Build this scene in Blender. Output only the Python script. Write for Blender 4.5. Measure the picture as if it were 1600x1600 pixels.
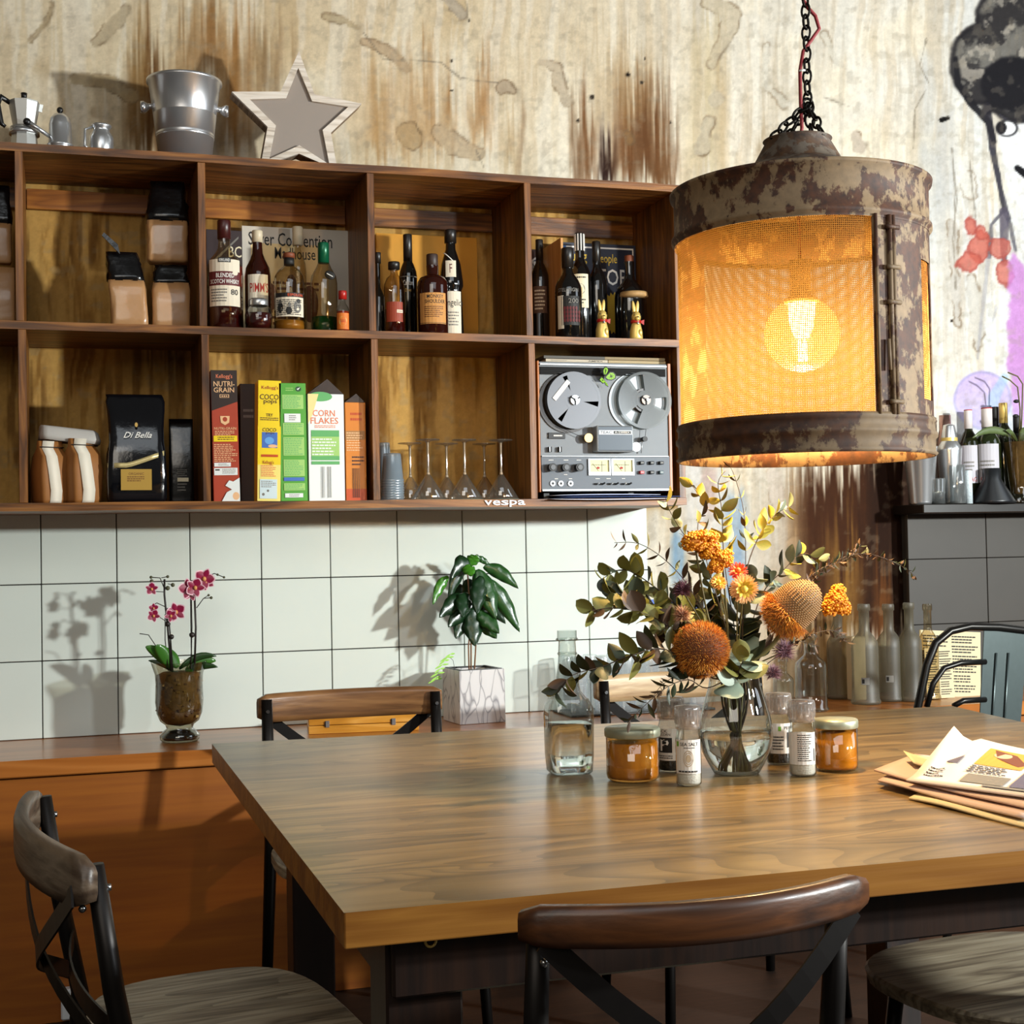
import bpy, bmesh, math, random
import numpy as np
from mathutils import Vector, Matrix, Euler
R_ = math.radians
random.seed(7)
for o in list(bpy.data.objects): bpy.data.objects.remove(o)
scene = bpy.context.scene
COL = scene.collection

# ---------------------------------------------------------------- camera
CAM = np.array([0.065142, -4.099006, 1.142668]); YAW, PIT, ROL, FPX = 0.305589, 0.026624, -0.018838, 2212.8
def _axes():
    cy, sy, cp, sp = math.cos(YAW), math.sin(YAW), math.cos(PIT), math.sin(PIT)
    f = np.array([sy*cp, cy*cp, sp]); r = np.array([cy, -sy, 0]); u = np.cross(r, f)
    c, s = math.cos(ROL), math.sin(ROL)
    return c*r+s*u, -s*r+c*u, f
AR, AU, AF = _axes()
cam_d = bpy.data.cameras.new('camera'); cam = bpy.data.objects.new('camera', cam_d); COL.objects.link(cam)
m = Matrix.Identity(4)
for i in range(3): m[i][0] = AR[i]; m[i][1] = AU[i]; m[i][2] = -AF[i]; m[i][3] = CAM[i]
cam.matrix_world = m
cam_d.sensor_width = 36; cam_d.lens = FPX/1600*36; cam_d.clip_start = .05
scene.camera = cam
# ---------------------------------------------------------------- exposure, world, large lights
scene.view_settings.view_transform = 'Standard'; scene.view_settings.look = 'None'
scene.view_settings.gamma = 1; scene.view_settings.use_curve_mapping = False
scene.view_settings.exposure = 0.0
w = bpy.data.worlds.new('world'); scene.world = w; w.use_nodes = True
bg = w.node_tree.nodes['Background']; bg.inputs[0].default_value = (.80, .70, .56, 1); bg.inputs[1].default_value = .09
def area(name, loc, target, sx, sy, power, color):
    d = bpy.data.lights.new(name, 'AREA'); d.shape = 'RECTANGLE'; d.size = sx; d.size_y = sy; d.energy = power; d.color = color
    o = bpy.data.objects.new(name, d); COL.objects.link(o); o.location = loc
    o.rotation_euler = (Vector(target)-Vector(loc)).to_track_quat('-Z', 'Y').to_euler(); return o
area('low_daylight', (3.85, -3.55, 1.72), (1.0, 0, 1.2), .15, .15, 205, (.96, 1, .97))
area('low_daylight_two', (2.7, -3.9, 1.72), (1.0, 0, 1.2), .16, .2, 34, (.86, .94, 1))
area('window_behind', (-1.2, -5.6, 2.9), (.9, -1.4, .6), 2.4, 1.6, 42, (1, .92, .80))
area('window_right', (4.9, -2.4, 2.3), (1.8, -.6, 1.0), 1.4, 1.6, 21, (.80, .90, 1))

area('overhead_fill', (.6, -4.2, 3.3), (.9, -2.2, .6), 2.6, 1.4, 22, (.88, .95, 1))  # added cool fill from above, lifts the chair seats and table top

# ---------------------------------------------------------------- pixel -> place on a known plane
def ray(x, y): return AF+(x-800)/FPX*AR-(y-800)/FPX*AU
def aY(x, y, Y):
    d = ray(x, y); t = (Y-CAM[1])/d[1]; return Vector(CAM+t*d)
def aZ(x, y, Z):
    d = ray(x, y); t = (Z-CAM[2])/d[2]; return Vector(CAM+t*d)
def mpp(p): return float((np.array(p)-CAM)@AF)/FPX     # metres per pixel at a place
def face(p): return math.atan2(CAM[1]-p[1], CAM[0]-p[0])+math.pi/2   # turn so local -Y looks at the camera

# ---------------------------------------------------------------- materials
def lin(c):
    if isinstance(c, str): c = [int(c[i:i+2], 16)/255 for i in (0, 2, 4)]
    return tuple((v/12.92 if v <= .04045 else ((v+.055)/1.055)**2.4) for v in c[:3])+(1,)
MATS = {}
def newmat(name):
    m = bpy.data.materials.new(name); m.use_nodes = True; nt = m.node_tree
    b = nt.nodes['Principled BSDF']; MATS[name] = m
    return m, nt, b
def plain(name, col, rough=.5, metal=0, emis=0, coat=0, spec=None, var=.0, bump=0, scale=60):
    if name in MATS: return MATS[name]
    m, nt, b = newmat(name); c = lin(col)
    b.inputs['Base Color'].default_value = c; b.inputs['Roughness'].default_value = rough; b.inputs['Metallic'].default_value = metal
    if coat: b.inputs['Coat Weight'].default_value = coat; b.inputs['Coat Roughness'].default_value = .08
    if spec is not None: b.inputs['Specular IOR Level'].default_value = spec
    if emis: b.inputs['Emission Color'].default_value = c; b.inputs['Emission Strength'].default_value = emis
    if var or bump:
        tc = nt.nodes.new('ShaderNodeTexCoord'); n = nt.nodes.new('ShaderNodeTexNoise'); n.inputs['Scale'].default_value = scale; n.inputs['Detail'].default_value = 5
        nt.links.new(tc.outputs['Object'], n.inputs['Vector'])
        if var:
            mx = nt.nodes.new('ShaderNodeMix'); mx.data_type = 'RGBA'
            mx.inputs[6].default_value = tuple(v*(1-var) for v in c[:3])+(1,); mx.inputs[7].default_value = tuple(min(1, v*(1+var)) for v in c[:3])+(1,)
            nt.links.new(n.outputs['Fac'], mx.inputs[0]); nt.links.new(mx.outputs[2], b.inputs['Base Color'])
        if bump:
            bp = nt.nodes.new('ShaderNodeBump'); bp.inputs['Strength'].default_value = bump; bp.inputs['Distance'].default_value = .003
            nt.links.new(n.outputs['Fac'], bp.inputs['Height']); nt.links.new(bp.outputs[0], b.inputs['Normal'])
    return m
def ramp(nt, src, stops):
    r = nt.nodes.new('ShaderNodeValToRGB'); e = r.color_ramp.elements
    e[0].position, e[0].color = stops[0][0], lin(stops[0][1]); e[1].position, e[1].color = stops[-1][0], lin(stops[-1][1])
    for p, c in stops[1:-1]: k = e.new(p); k.color = lin(c)
    nt.links.new(src, r.inputs[0]); return r.outputs[0]
def wood(name, cols, axis=0, rough=.4, grain=1., bump=.25, knots=True, coat=0, noisy=.5, lines=0):
    if name in MATS: return MATS[name]
    m, nt, b = newmat(name); L = nt.links.new
    tc = nt.nodes.new('ShaderNodeTexCoord'); mp = nt.nodes.new('ShaderNodeMapping'); s = [9*grain]*3; s[axis] = .9*grain; mp.inputs['Scale'].default_value = s
    L(tc.outputs['Object'], mp.inputs[0])
    n1 = nt.nodes.new('ShaderNodeTexNoise'); n1.inputs['Scale'].default_value = 1.6; n1.inputs['Detail'].default_value = 3; n1.inputs['Distortion'].default_value = .6; L(mp.outputs[0], n1.inputs['Vector'])
    mul = nt.nodes.new('ShaderNodeMath'); mul.operation = 'MULTIPLY'; mul.inputs[1].default_value = 9; L(n1.outputs['Fac'], mul.inputs[0])
    fr = nt.nodes.new('ShaderNodeMath'); fr.operation = 'PINGPONG'; fr.inputs[1].default_value = 1; L(mul.outputs[0], fr.inputs[0])
    mp2 = nt.nodes.new('ShaderNodeMapping'); s = [120*grain]*3; s[axis] = 4*grain; mp2.inputs['Scale'].default_value = s; L(tc.outputs['Object'], mp2.inputs[0])
    n2 = nt.nodes.new('ShaderNodeTexNoise'); n2.inputs['Scale'].default_value = 1; n2.inputs['Detail'].default_value = 6; L(mp2.outputs[0], n2.inputs['Vector'])
    n3 = nt.nodes.new('ShaderNodeTexNoise'); n3.inputs['Scale'].default_value = 2.2*grain; n3.inputs['Detail'].default_value = 4; L(tc.outputs['Object'], n3.inputs['Vector'])
    a = nt.nodes.new('ShaderNodeMix'); a.inputs[0].default_value = noisy; L(fr.outputs[0], a.inputs[2]); L(n2.outputs['Fac'], a.inputs[3])
    a2 = nt.nodes.new('ShaderNodeMix'); a2.inputs[0].default_value = .35; L(a.outputs[0], a2.inputs[2]); L(n3.outputs['Fac'], a2.inputs[3])
    k = len(cols)-1; out = ramp(nt, a2.outputs[0], [(.22+.5*i/k, c) for i, c in enumerate(cols)])
    if lines:
        mp3 = nt.nodes.new('ShaderNodeMapping'); s = [5.2]*3; s[axis] = .75; mp3.inputs['Scale'].default_value = s; L(tc.outputs['Object'], mp3.inputs[0])
        n4 = nt.nodes.new('ShaderNodeTexNoise'); n4.inputs['Scale'].default_value = .8; n4.inputs['Detail'].default_value = 2.5; n4.inputs['Distortion'].default_value = .35; L(mp3.outputs[0], n4.inputs['Vector'])
        q1 = nt.nodes.new('ShaderNodeMath'); q1.operation = 'MULTIPLY'; q1.inputs[1].default_value = 34; L(n4.outputs['Fac'], q1.inputs[0])
        q2 = nt.nodes.new('ShaderNodeMath'); q2.operation = 'FRACT'; L(q1.outputs[0], q2.inputs[0])
        q3 = nt.nodes.new('ShaderNodeMapRange'); q3.inputs[1].default_value = 0; q3.inputs[2].default_value = .55; q3.inputs[3].default_value = lines; q3.inputs[4].default_value = 0; L(q2.outputs[0], q3.inputs[0])
        q5 = nt.nodes.new('ShaderNodeMath'); q5.operation = 'MULTIPLY'; L(q3.outputs[0], q5.inputs[0]); L(n2.outputs['Fac'], q5.inputs[1])
        q4 = nt.nodes.new('ShaderNodeMix'); q4.data_type = 'RGBA'; L(q5.outputs[0], q4.inputs[0]); L(out, q4.inputs[6]); q4.inputs[7].default_value = tuple(v*.30 for v in lin(cols[0])[:3])+(1,); out = q4.outputs[2]
    L(out, b.inputs['Base Color']); b.inputs['Roughness'].default_value = rough
    if coat: b.inputs['Coat Weight'].default_value = coat; b.inputs['Coat Roughness'].default_value = .12
    bp = nt.nodes.new('ShaderNodeBump'); bp.inputs['Strength'].default_value = bump; bp.inputs['Distance'].default_value = .002
    L(n2.outputs['Fac'], bp.inputs['Height']); L(bp.outputs[0], b.inputs['Normal'])
    return m
def thin(name, tint='ffffff', gl=.10, edge=.75, rough=.02, dif=0, difcol='ffffff', edgetint=None):
    """thin clear wall: see-through, with a reflective, darker rim"""
    if name in MATS: return MATS[name]
    m = bpy.data.materials.new(name); m.use_nodes = True; MATS[name] = m; nt = m.node_tree; nt.nodes.clear(); L = nt.links.new
    out = nt.nodes.new('ShaderNodeOutputMaterial'); tr = nt.nodes.new('ShaderNodeBsdfTransparent'); g = nt.nodes.new('ShaderNodeBsdfGlossy')
    g.inputs['Roughness'].default_value = rough; lw = nt.nodes.new('ShaderNodeLayerWeight'); lw.inputs['Blend'].default_value = .5
    pw = nt.nodes.new('ShaderNodeMath'); pw.operation = 'POWER'; pw.inputs[1].default_value = 3.2; L(lw.outputs['Facing'], pw.inputs[0])
    t1 = nt.nodes.new('ShaderNodeMix'); t1.data_type = 'RGBA'; t1.inputs[6].default_value = lin(tint)
    et = lin(edgetint) if edgetint else tuple(v*.35 for v in lin(tint)[:3])+(1,)
    t1.inputs[7].default_value = et; L(pw.outputs[0], t1.inputs[0]); L(t1.outputs[2], tr.inputs[0])
    ma = nt.nodes.new('ShaderNodeMath'); ma.operation = 'MULTIPLY_ADD'; ma.inputs[1].default_value = edge-gl; ma.inputs[2].default_value = gl; L(pw.outputs[0], ma.inputs[0])
    mx = nt.nodes.new('ShaderNodeMixShader'); L(ma.outputs[0], mx.inputs[0]); L(tr.outputs[0], mx.inputs[1]); L(g.outputs[0], mx.inputs[2])
    last = mx.outputs[0]
    if dif:
        d = nt.nodes.new('ShaderNodeBsdfDiffuse'); d.inputs[0].default_value = lin(difcol); tl = nt.nodes.new('ShaderNodeBsdfTranslucent'); tl.inputs[0].default_value = lin(difcol)
        ad = nt.nodes.new('ShaderNodeMixShader'); L(d.outputs[0], ad.inputs[1]); L(tl.outputs[0], ad.inputs[2])
        m2 = nt.nodes.new('ShaderNodeMixShader'); m2.inputs[0].default_value = dif; L(last, m2.inputs[1]); L(ad.outputs[0], m2.inputs[2]); last = m2.outputs[0]
    L(last, out.inputs[0]); return m
def rust(name, paint, r1, r2, amount=.5, rough=.7, scale=14, metal=.0):
    if name in MATS: return MATS[name]
    m, nt, b = newmat(name); L = nt.links.new
    tc = nt.nodes.new('ShaderNodeTexCoord'); mp = nt.nodes.new('ShaderNodeMapping'); mp.inputs['Scale'].default_value = (1, 1, .75); L(tc.outputs['Object'], mp.inputs[0])
    n = nt.nodes.new('ShaderNodeTexNoise'); n.inputs['Scale'].default_value = scale; n.inputs['Detail'].default_value = 9; n.inputs['Roughness'].default_value = .68; L(mp.outputs[0], n.inputs['Vector'])
    n2 = nt.nodes.new('ShaderNodeTexNoise'); n2.inputs['Scale'].default_value = scale*4; n2.inputs['Detail'].default_value = 6; L(tc.outputs['Object'], n2.inputs['Vector'])
    rc = ramp(nt, n2.outputs['Fac'], [(.3, r1), (.7, r2)]); pc = ramp(nt, n2.outputs['Fac'], [(.2, paint), (.8, ''.join('%02x' % min(255, int(int(paint[i:i+2], 16)*1.25)) for i in (0, 2, 4)))])
    mr = nt.nodes.new('ShaderNodeMapRange'); mr.inputs[1].default_value = amount-.02; mr.inputs[2].default_value = amount+.02; L(n.outputs['Fac'], mr.inputs[0])
    mx = nt.nodes.new('ShaderNodeMix'); mx.data_type = 'RGBA'; L(mr.outputs[0], mx.inputs[0]); L(rc, mx.inputs[6]); L(pc, mx.inputs[7]); L(mx.outputs[2], b.inputs['Base Color'])
    b.inputs['Roughness'].default_value = rough; b.inputs['Metallic'].default_value = metal
    bp = nt.nodes.new('ShaderNodeBump'); bp.inputs['Strength'].default_value = .35; bp.inputs['Distance'].default_value = .002; L(n.outputs['Fac'], bp.inputs['Height']); L(bp.outputs[0], b.inputs['Normal'])
    return m

# ---------------------------------------------------------------- mesh builder
class M:
    def __init__(s): s.V = []; s.F = []; s.I = []; s.S = []; s.mats = []; s.X = Matrix.Identity(4)
    def mi(s, mat):
        if mat not in s.mats: s.mats.append(mat)
        return s.mats.index(mat)
    def add(s, vs, fs, mat, smooth=False):
        b = len(s.V); X = s.X
        s.V += [tuple(X @ Vector(v)) for v in vs]; s.F += [tuple(b+i for i in f) for f in fs]
        k = s.mi(mat); s.I += [k]*len(fs); s.S += [smooth]*len(fs)
        return s
    def box(s, c, d, mat, b=.0, rot=None):
        c = Vector(c); hx, hy, hz = d[0]/2, d[1]/2, d[2]/2
        Rm = Euler(rot).to_matrix() if rot else Matrix.Identity(3)
        b = min(b, hx*.9, hy*.9, hz*.9)
        vs = []; fs = []
        if b <= 0:
            for z in (-1, 1):
                for x, y in ((-1, -1), (1, -1), (1, 1), (-1, 1)): vs.append(c+Rm @ Vector((x*hx, y*hy, z*hz)))
            fs = [(3, 2, 1, 0), (4, 5, 6, 7), (0, 1, 5, 4), (1, 2, 6, 5), (2, 3, 7, 6), (3, 0, 4, 7)]
        else:
            ix = {}
            for sx in (-1, 1):
                for sy in (-1, 1):
                    for sz in (-1, 1):
                        for a in range(3):
                            p = [sx*(hx-b), sy*(hy-b), sz*(hz-b)]; p[a] = (sx*hx, sy*hy, sz*hz)[a]
                            ix[(sx, sy, sz, a)] = len(vs); vs.append(c+Rm @ Vector(p))
            def key(sg, a): return ix[(sg[0], sg[1], sg[2], a)]
            for a in range(3):
                o = [k for k in range(3) if k != a]
                for sa in (-1, 1):
                    q = []
                    for u, v in ((-1, -1), (1, -1), (1, 1), (-1, 1)):
                        sg = [0, 0, 0]; sg[a] = sa; sg[o[0]] = u; sg[o[1]] = v; q.append(key(sg, a))
                    if (sa > 0) == (a == 1): q.reverse()
                    fs.append(tuple(q))
            for a in range(3):      # edges parallel to axis a
                o = [k for k in range(3) if k != a]
                for u in (-1, 1):
                    for v in (-1, 1):
                        q = []
                        for sa, ax in ((-1, o[0]), (1, o[0]), (1, o[1]), (-1, o[1])):
                            sg = [0, 0, 0]; sg[a] = sa; sg[o[0]] = u; sg[o[1]] = v; q.append(key(sg, ax))
                        n = (vs[q[1]]-vs[q[0]]).cross(vs[q[2]]-vs[q[1]]); mid = sum((vs[i] for i in q), Vector())/4-c
                        if n.dot(mid) < 0: q.reverse()
                        fs.append(tuple(q))
            for sx in (-1, 1):
                for sy in (-1, 1):
                    for sz in (-1, 1):
                        q = [ix[(sx, sy, sz, a)] for a in range(3)]
                        if sx*sy*sz < 0: q.reverse()
                        fs.append(tuple(q))
        return s.add(vs, fs, mat)
    def lathe(s, prof, mat, n=32, c=(0, 0, 0), smooth=True, sq=0, a0=0, a1=2*math.pi):
        """prof = [(radius, z)]; sq>0 squares the section"""
        c = Vector(c); full = abs(a1-a0-2*math.pi) < 1e-6; k = n if full else n+1; vs = []
        for r, z in prof:
            for i in range(k):
                a = a0+(a1-a0)*i/n; ca, sa = math.cos(a), math.sin(a)
                if sq: e = 1-sq; q = (abs(ca)**(2/e)+abs(sa)**(2/e))**(-e/2) if e > 0 else 1; rr = r*min(q, 1.4)
                else: rr = r
                vs.append(c+Vector((rr*ca, rr*sa, z)))
        fs = []
        for j in range(len(prof)-1):
            for i in range(n):
                i2 = (i+1) % k; fs.append((j*k+i, j*k+i2, (j+1)*k+i2, (j+1)*k+i))
        if full and prof[0][0] > 1e-5 and False: pass
        return s.add(vs, fs, mat, smooth)
    def cyl(s, c, r, h, mat, n=20, r2=None, axis='Z', smooth=True):
        r2 = r if r2 is None else r2; c = Vector(c)
        Rm = {'Z': Matrix.Identity(3), 'Y': Matrix.Rotation(-math.pi/2, 3, 'X'), 'X': Matrix.Rotation(math.pi/2, 3, 'Y')}[axis]
        vs = [c+Rm @ Vector((q*math.cos(2*math.pi*i/n), q*math.sin(2*math.pi*i/n), z)) for q, z in ((r, -h/2), (r2, h/2)) for i in range(n)]
        s.add(vs, [(i, (i+1) % n, n+(i+1) % n, n+i) for i in range(n)], mat, smooth)
        b = len(s.V)-2*n; s.F += [tuple(b+i for i in range(n-1, -1, -1)), tuple(b+n+i for i in range(n))]
        k = s.mi(mat); s.I += [k, k]; s.S += [False, False]; return s
    def tube(s, pts, r, mat, n=6, closed=False, flat=1., cap=True):
        pts = [Vector(p) for p in pts]; N = len(pts); rs = r if hasattr(r, '__len__') else [r]*N; vs = []; up = None
        for i, p in enumerate(pts):
            t = (pts[(i+1) % N]-pts[i-1]) if closed else (pts[min(i+1, N-1)]-pts[max(i-1, 0)])
            t = t.normalized() if t.length > 1e-9 else Vector((0, 0, 1))
            if up is None: up = Vector((0, 0, 1)) if abs(t.z) < .9 else Vector((0, 1, 0))
            x = t.cross(up)
            if x.length < 1e-6: x = t.orthogonal()
            x.normalize(); y = x.cross(t).normalized(); up = y
            for k in range(n):
                a = 2*math.pi*k/n; vs.append(p+x*math.cos(a)*rs[i]*flat+y*math.sin(a)*rs[i])
        fs = [(j*n+k, j*n+(k+1) % n, ((j+1) % N)*n+(k+1) % n, ((j+1) % N)*n+k) for j in range(N if closed else N-1) for k in range(n)]
        if not closed and cap: fs += [tuple(range(n-1, -1, -1)), tuple((N-1)*n+k for k in range(n))]
        return s.add(vs, fs, mat, True)
    def ell(s, c, r, mat, n=14, m=9, rot=None):
        c = Vector(c); r = (r, r, r) if not hasattr(r, '__len__') else r; Rm = Euler(rot).to_matrix() if rot else Matrix.Identity(3); vs = []
        for j in range(m+1):
            p = math.pi*j/m
            for i in range(n):
                a = 2*math.pi*i/n; vs.append(c+Rm @ Vector((r[0]*math.sin(p)*math.cos(a), r[1]*math.sin(p)*math.sin(a), -r[2]*math.cos(p))))
        return s.add(vs, [(j*n+i, j*n+(i+1) % n, (j+1)*n+(i+1) % n, (j+1)*n+i) for j in range(m) for i in range(n)], mat, True)
    def prism(s, poly, d, mat, smooth=False, hole=None):
        """poly: list of Vector (planar), d: extrusion Vector; hole: same count polygon -> ring"""
        n = len(poly); d = Vector(d); P = [Vector(p) for p in poly]
        if hole:
            H = [Vector(p) for p in hole]; vs = P+H+[p+d for p in P]+[p+d for p in H]; fs = []
            for i in range(n):
                j = (i+1) % n
                fs += [(i, j, n+j, n+i), (2*n+j, 2*n+i, 3*n+i, 3*n+j), (j, i, 2*n+i, 2*n+j), (n+i, n+j, 3*n+j, 3*n+i)]
            return s.add(vs, fs, mat, smooth)
        vs = P+[p+d for p in P]
        return s.add(vs, [tuple(range(n-1, -1, -1)), tuple(range(n, 2*n))]+[(i, (i+1) % n, n+(i+1) % n, n+i) for i in range(n)], mat, smooth)
    def loft(s, secs, mat, n=20, cap=True, smooth=True, e=.5, wob=0, seed=1):
        """secs: (z, half width, half depth, x offset, y offset)"""
        rd = random.Random(seed); vs = []
        for z, a, b, ox, oy in secs:
            for i in range(n):
                t = 2*math.pi*i/n; c, q = math.cos(t), math.sin(t)
                k = 1+wob*(rd.random()-.5)
                vs.append((ox+a*k*math.copysign(abs(c)**e, c), oy+b*k*math.copysign(abs(q)**e, q), z))
        N = len(secs); fs = [(j*n+i, j*n+(i+1) % n, (j+1)*n+(i+1) % n, (j+1)*n+i) for j in range(N-1) for i in range(n)]
        if cap: fs += [tuple(range(n-1, -1, -1)), tuple((N-1)*n+i for i in range(n))]
        return s.add(vs, fs, mat, smooth)
    def grid(s, fn, nu, nv, mat, smooth=True):
        vs = [fn(i/nu, j/nv) for j in range(nv+1) for i in range(nu+1)]; k = nu+1
        return s.add(vs, [(j*k+i, j*k+i+1, (j+1)*k+i+1, (j+1)*k+i) for j in range(nv) for i in range(nu)], mat, smooth)
    def mesh(s, name):
        me = bpy.data.meshes.new(name); me.from_pydata([tuple(v) for v in s.V], [], s.F)
        for k in s.mats: me.materials.append(k)
        me.polygons.foreach_set('material_index', s.I); me.polygons.foreach_set('use_smooth', s.S); me.update(); return me
    def build(s, name, parent=None, label=None, solid=0):
        o = bpy.data.objects.new(name, s.mesh(name)); COL.objects.link(o)
        if parent: o.parent = parent
        if label: o['label'] = label
        if solid: md = o.modifiers.new('thick', 'SOLIDIFY'); md.thickness = solid; md.offset = -1
        return o
def tag(o, label, cat, group=None):
    o['label'] = label; o['category'] = cat
    if group: o['group'] = group
    return o
def thing(name, label, cat, loc=(0, 0, 0), rz=0, group=None, rot=None):
    o = bpy.data.objects.new(name, None); COL.objects.link(o); o.location = loc; o.rotation_euler = rot or (0, 0, rz); o.empty_display_size = .02
    return tag(o, label, cat, group)
def structure(o): o['kind'] = 'structure'; return o

# text and flat print -------------------------------------------------------
_TC = {}
def glyphs(t):
    if t not in _TC:
        cu = bpy.data.curves.new('t', 'FONT'); cu.body = t; cu.resolution_u = 2; cu.offset = .006; o = bpy.data.objects.new('t', cu); COL.objects.link(o)
        dg = bpy.context.evaluated_depsgraph_get(); me = bpy.data.meshes.new_from_object(o.evaluated_get(dg))
        v = [(a.co.x, a.co.y) for a in me.vertices]; f = [tuple(p.vertices) for p in me.polygons]
        bpy.data.objects.remove(o); bpy.data.curves.remove(cu); bpy.data.meshes.remove(me)
        x0 = min(a for a, _ in v); x1 = max(a for a, _ in v); y0 = min(b for _, b in v); y1 = max(b for _, b in v)
        _TC[t] = ([((a-x0)/(x1-x0), (b-y0)/(y1-y0)) for a, b in v], f)
    return _TC[t]
def art(mb, fn, items, d0=.0004):
    """flat print on a surface fn(u,v,d): r=rect, t=text, c=disc, p=polygon, l=row of text-like bars"""
    rd = random.Random(3)
    for k, it in enumerate(items):
        d = d0+.00012*k; q = it[0]
        if q == 'r':
            _, x0, y0, x1, y1, mt = it; n = 8
            vs = [fn(x0+(x1-x0)*i/n, y, d) for y in (y0, y1) for i in range(n+1)]
            mb.add(vs, [(i, i+1, n+2+i, n+1+i) for i in range(n)], mt)
        elif q == 't':
            _, t, x0, y0, x1, y1, mt = it[:7]; sl = it[7] if len(it) > 7 else 0; v, f = glyphs(t)
            mb.add([fn(x0+(x1-x0)*a+sl*b*(x1-x0), y0+(y1-y0)*b, d) for a, b in v], f, mt)
        elif q == 'c':
            _, cx, cy, rx, ry, mt = it; mb.add([fn(cx+rx*math.cos(i*math.pi/12), cy+ry*math.sin(i*math.pi/12), d) for i in range(24)], [tuple(range(24))], mt)
        elif q == 'p':
            _, pts, mt = it; mb.add([fn(a, b, d) for a, b in pts], [tuple(range(len(pts)))], mt)
        elif q == 'l':
            _, x0, y0, x1, y1, rows, mt = it
            for r in range(rows):
                yy = y1-(y1-y0)*(r+.5)/rows; h = (y1-y0)/rows*.22; x = x0; end = x1-(x1-x0)*rd.random()*.3
                while x < end-.01:
                    wd = (x1-x0)*(.05+.11*rd.random()); e = min(x+wd, end)
                    mb.add([fn(x, yy-h, d), fn(e, yy-h, d), fn(e, yy+h, d), fn(x, yy+h, d)], [(0, 1, 2, 3)], mt); x = e+(x1-x0)*.025
def flat(x0, z0, w_, h_, y=0): return lambda u, v, d: (x0+u*w_, y-d, z0+v*h_)
def wrap(r, z0, h_, ang, sq=0):
    return lambda u, v, d: ((r+d)*math.sin((u-.5)*ang), -(r+d)*math.cos((u-.5)*ang), z0+v*h_)
K = plain('black_ink', '141210', .6); WH = plain('white_ink', 'f2eee6', .6); REDI = plain('red_ink', 'a8261c', .6)
CREAM = plain('cream_paper', 'e4d8b8', .7); GOLDI = plain('gold_ink', 'c9a45a', .5, .2); GREYI = plain('grey_ink', '77736c', .6)
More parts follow.
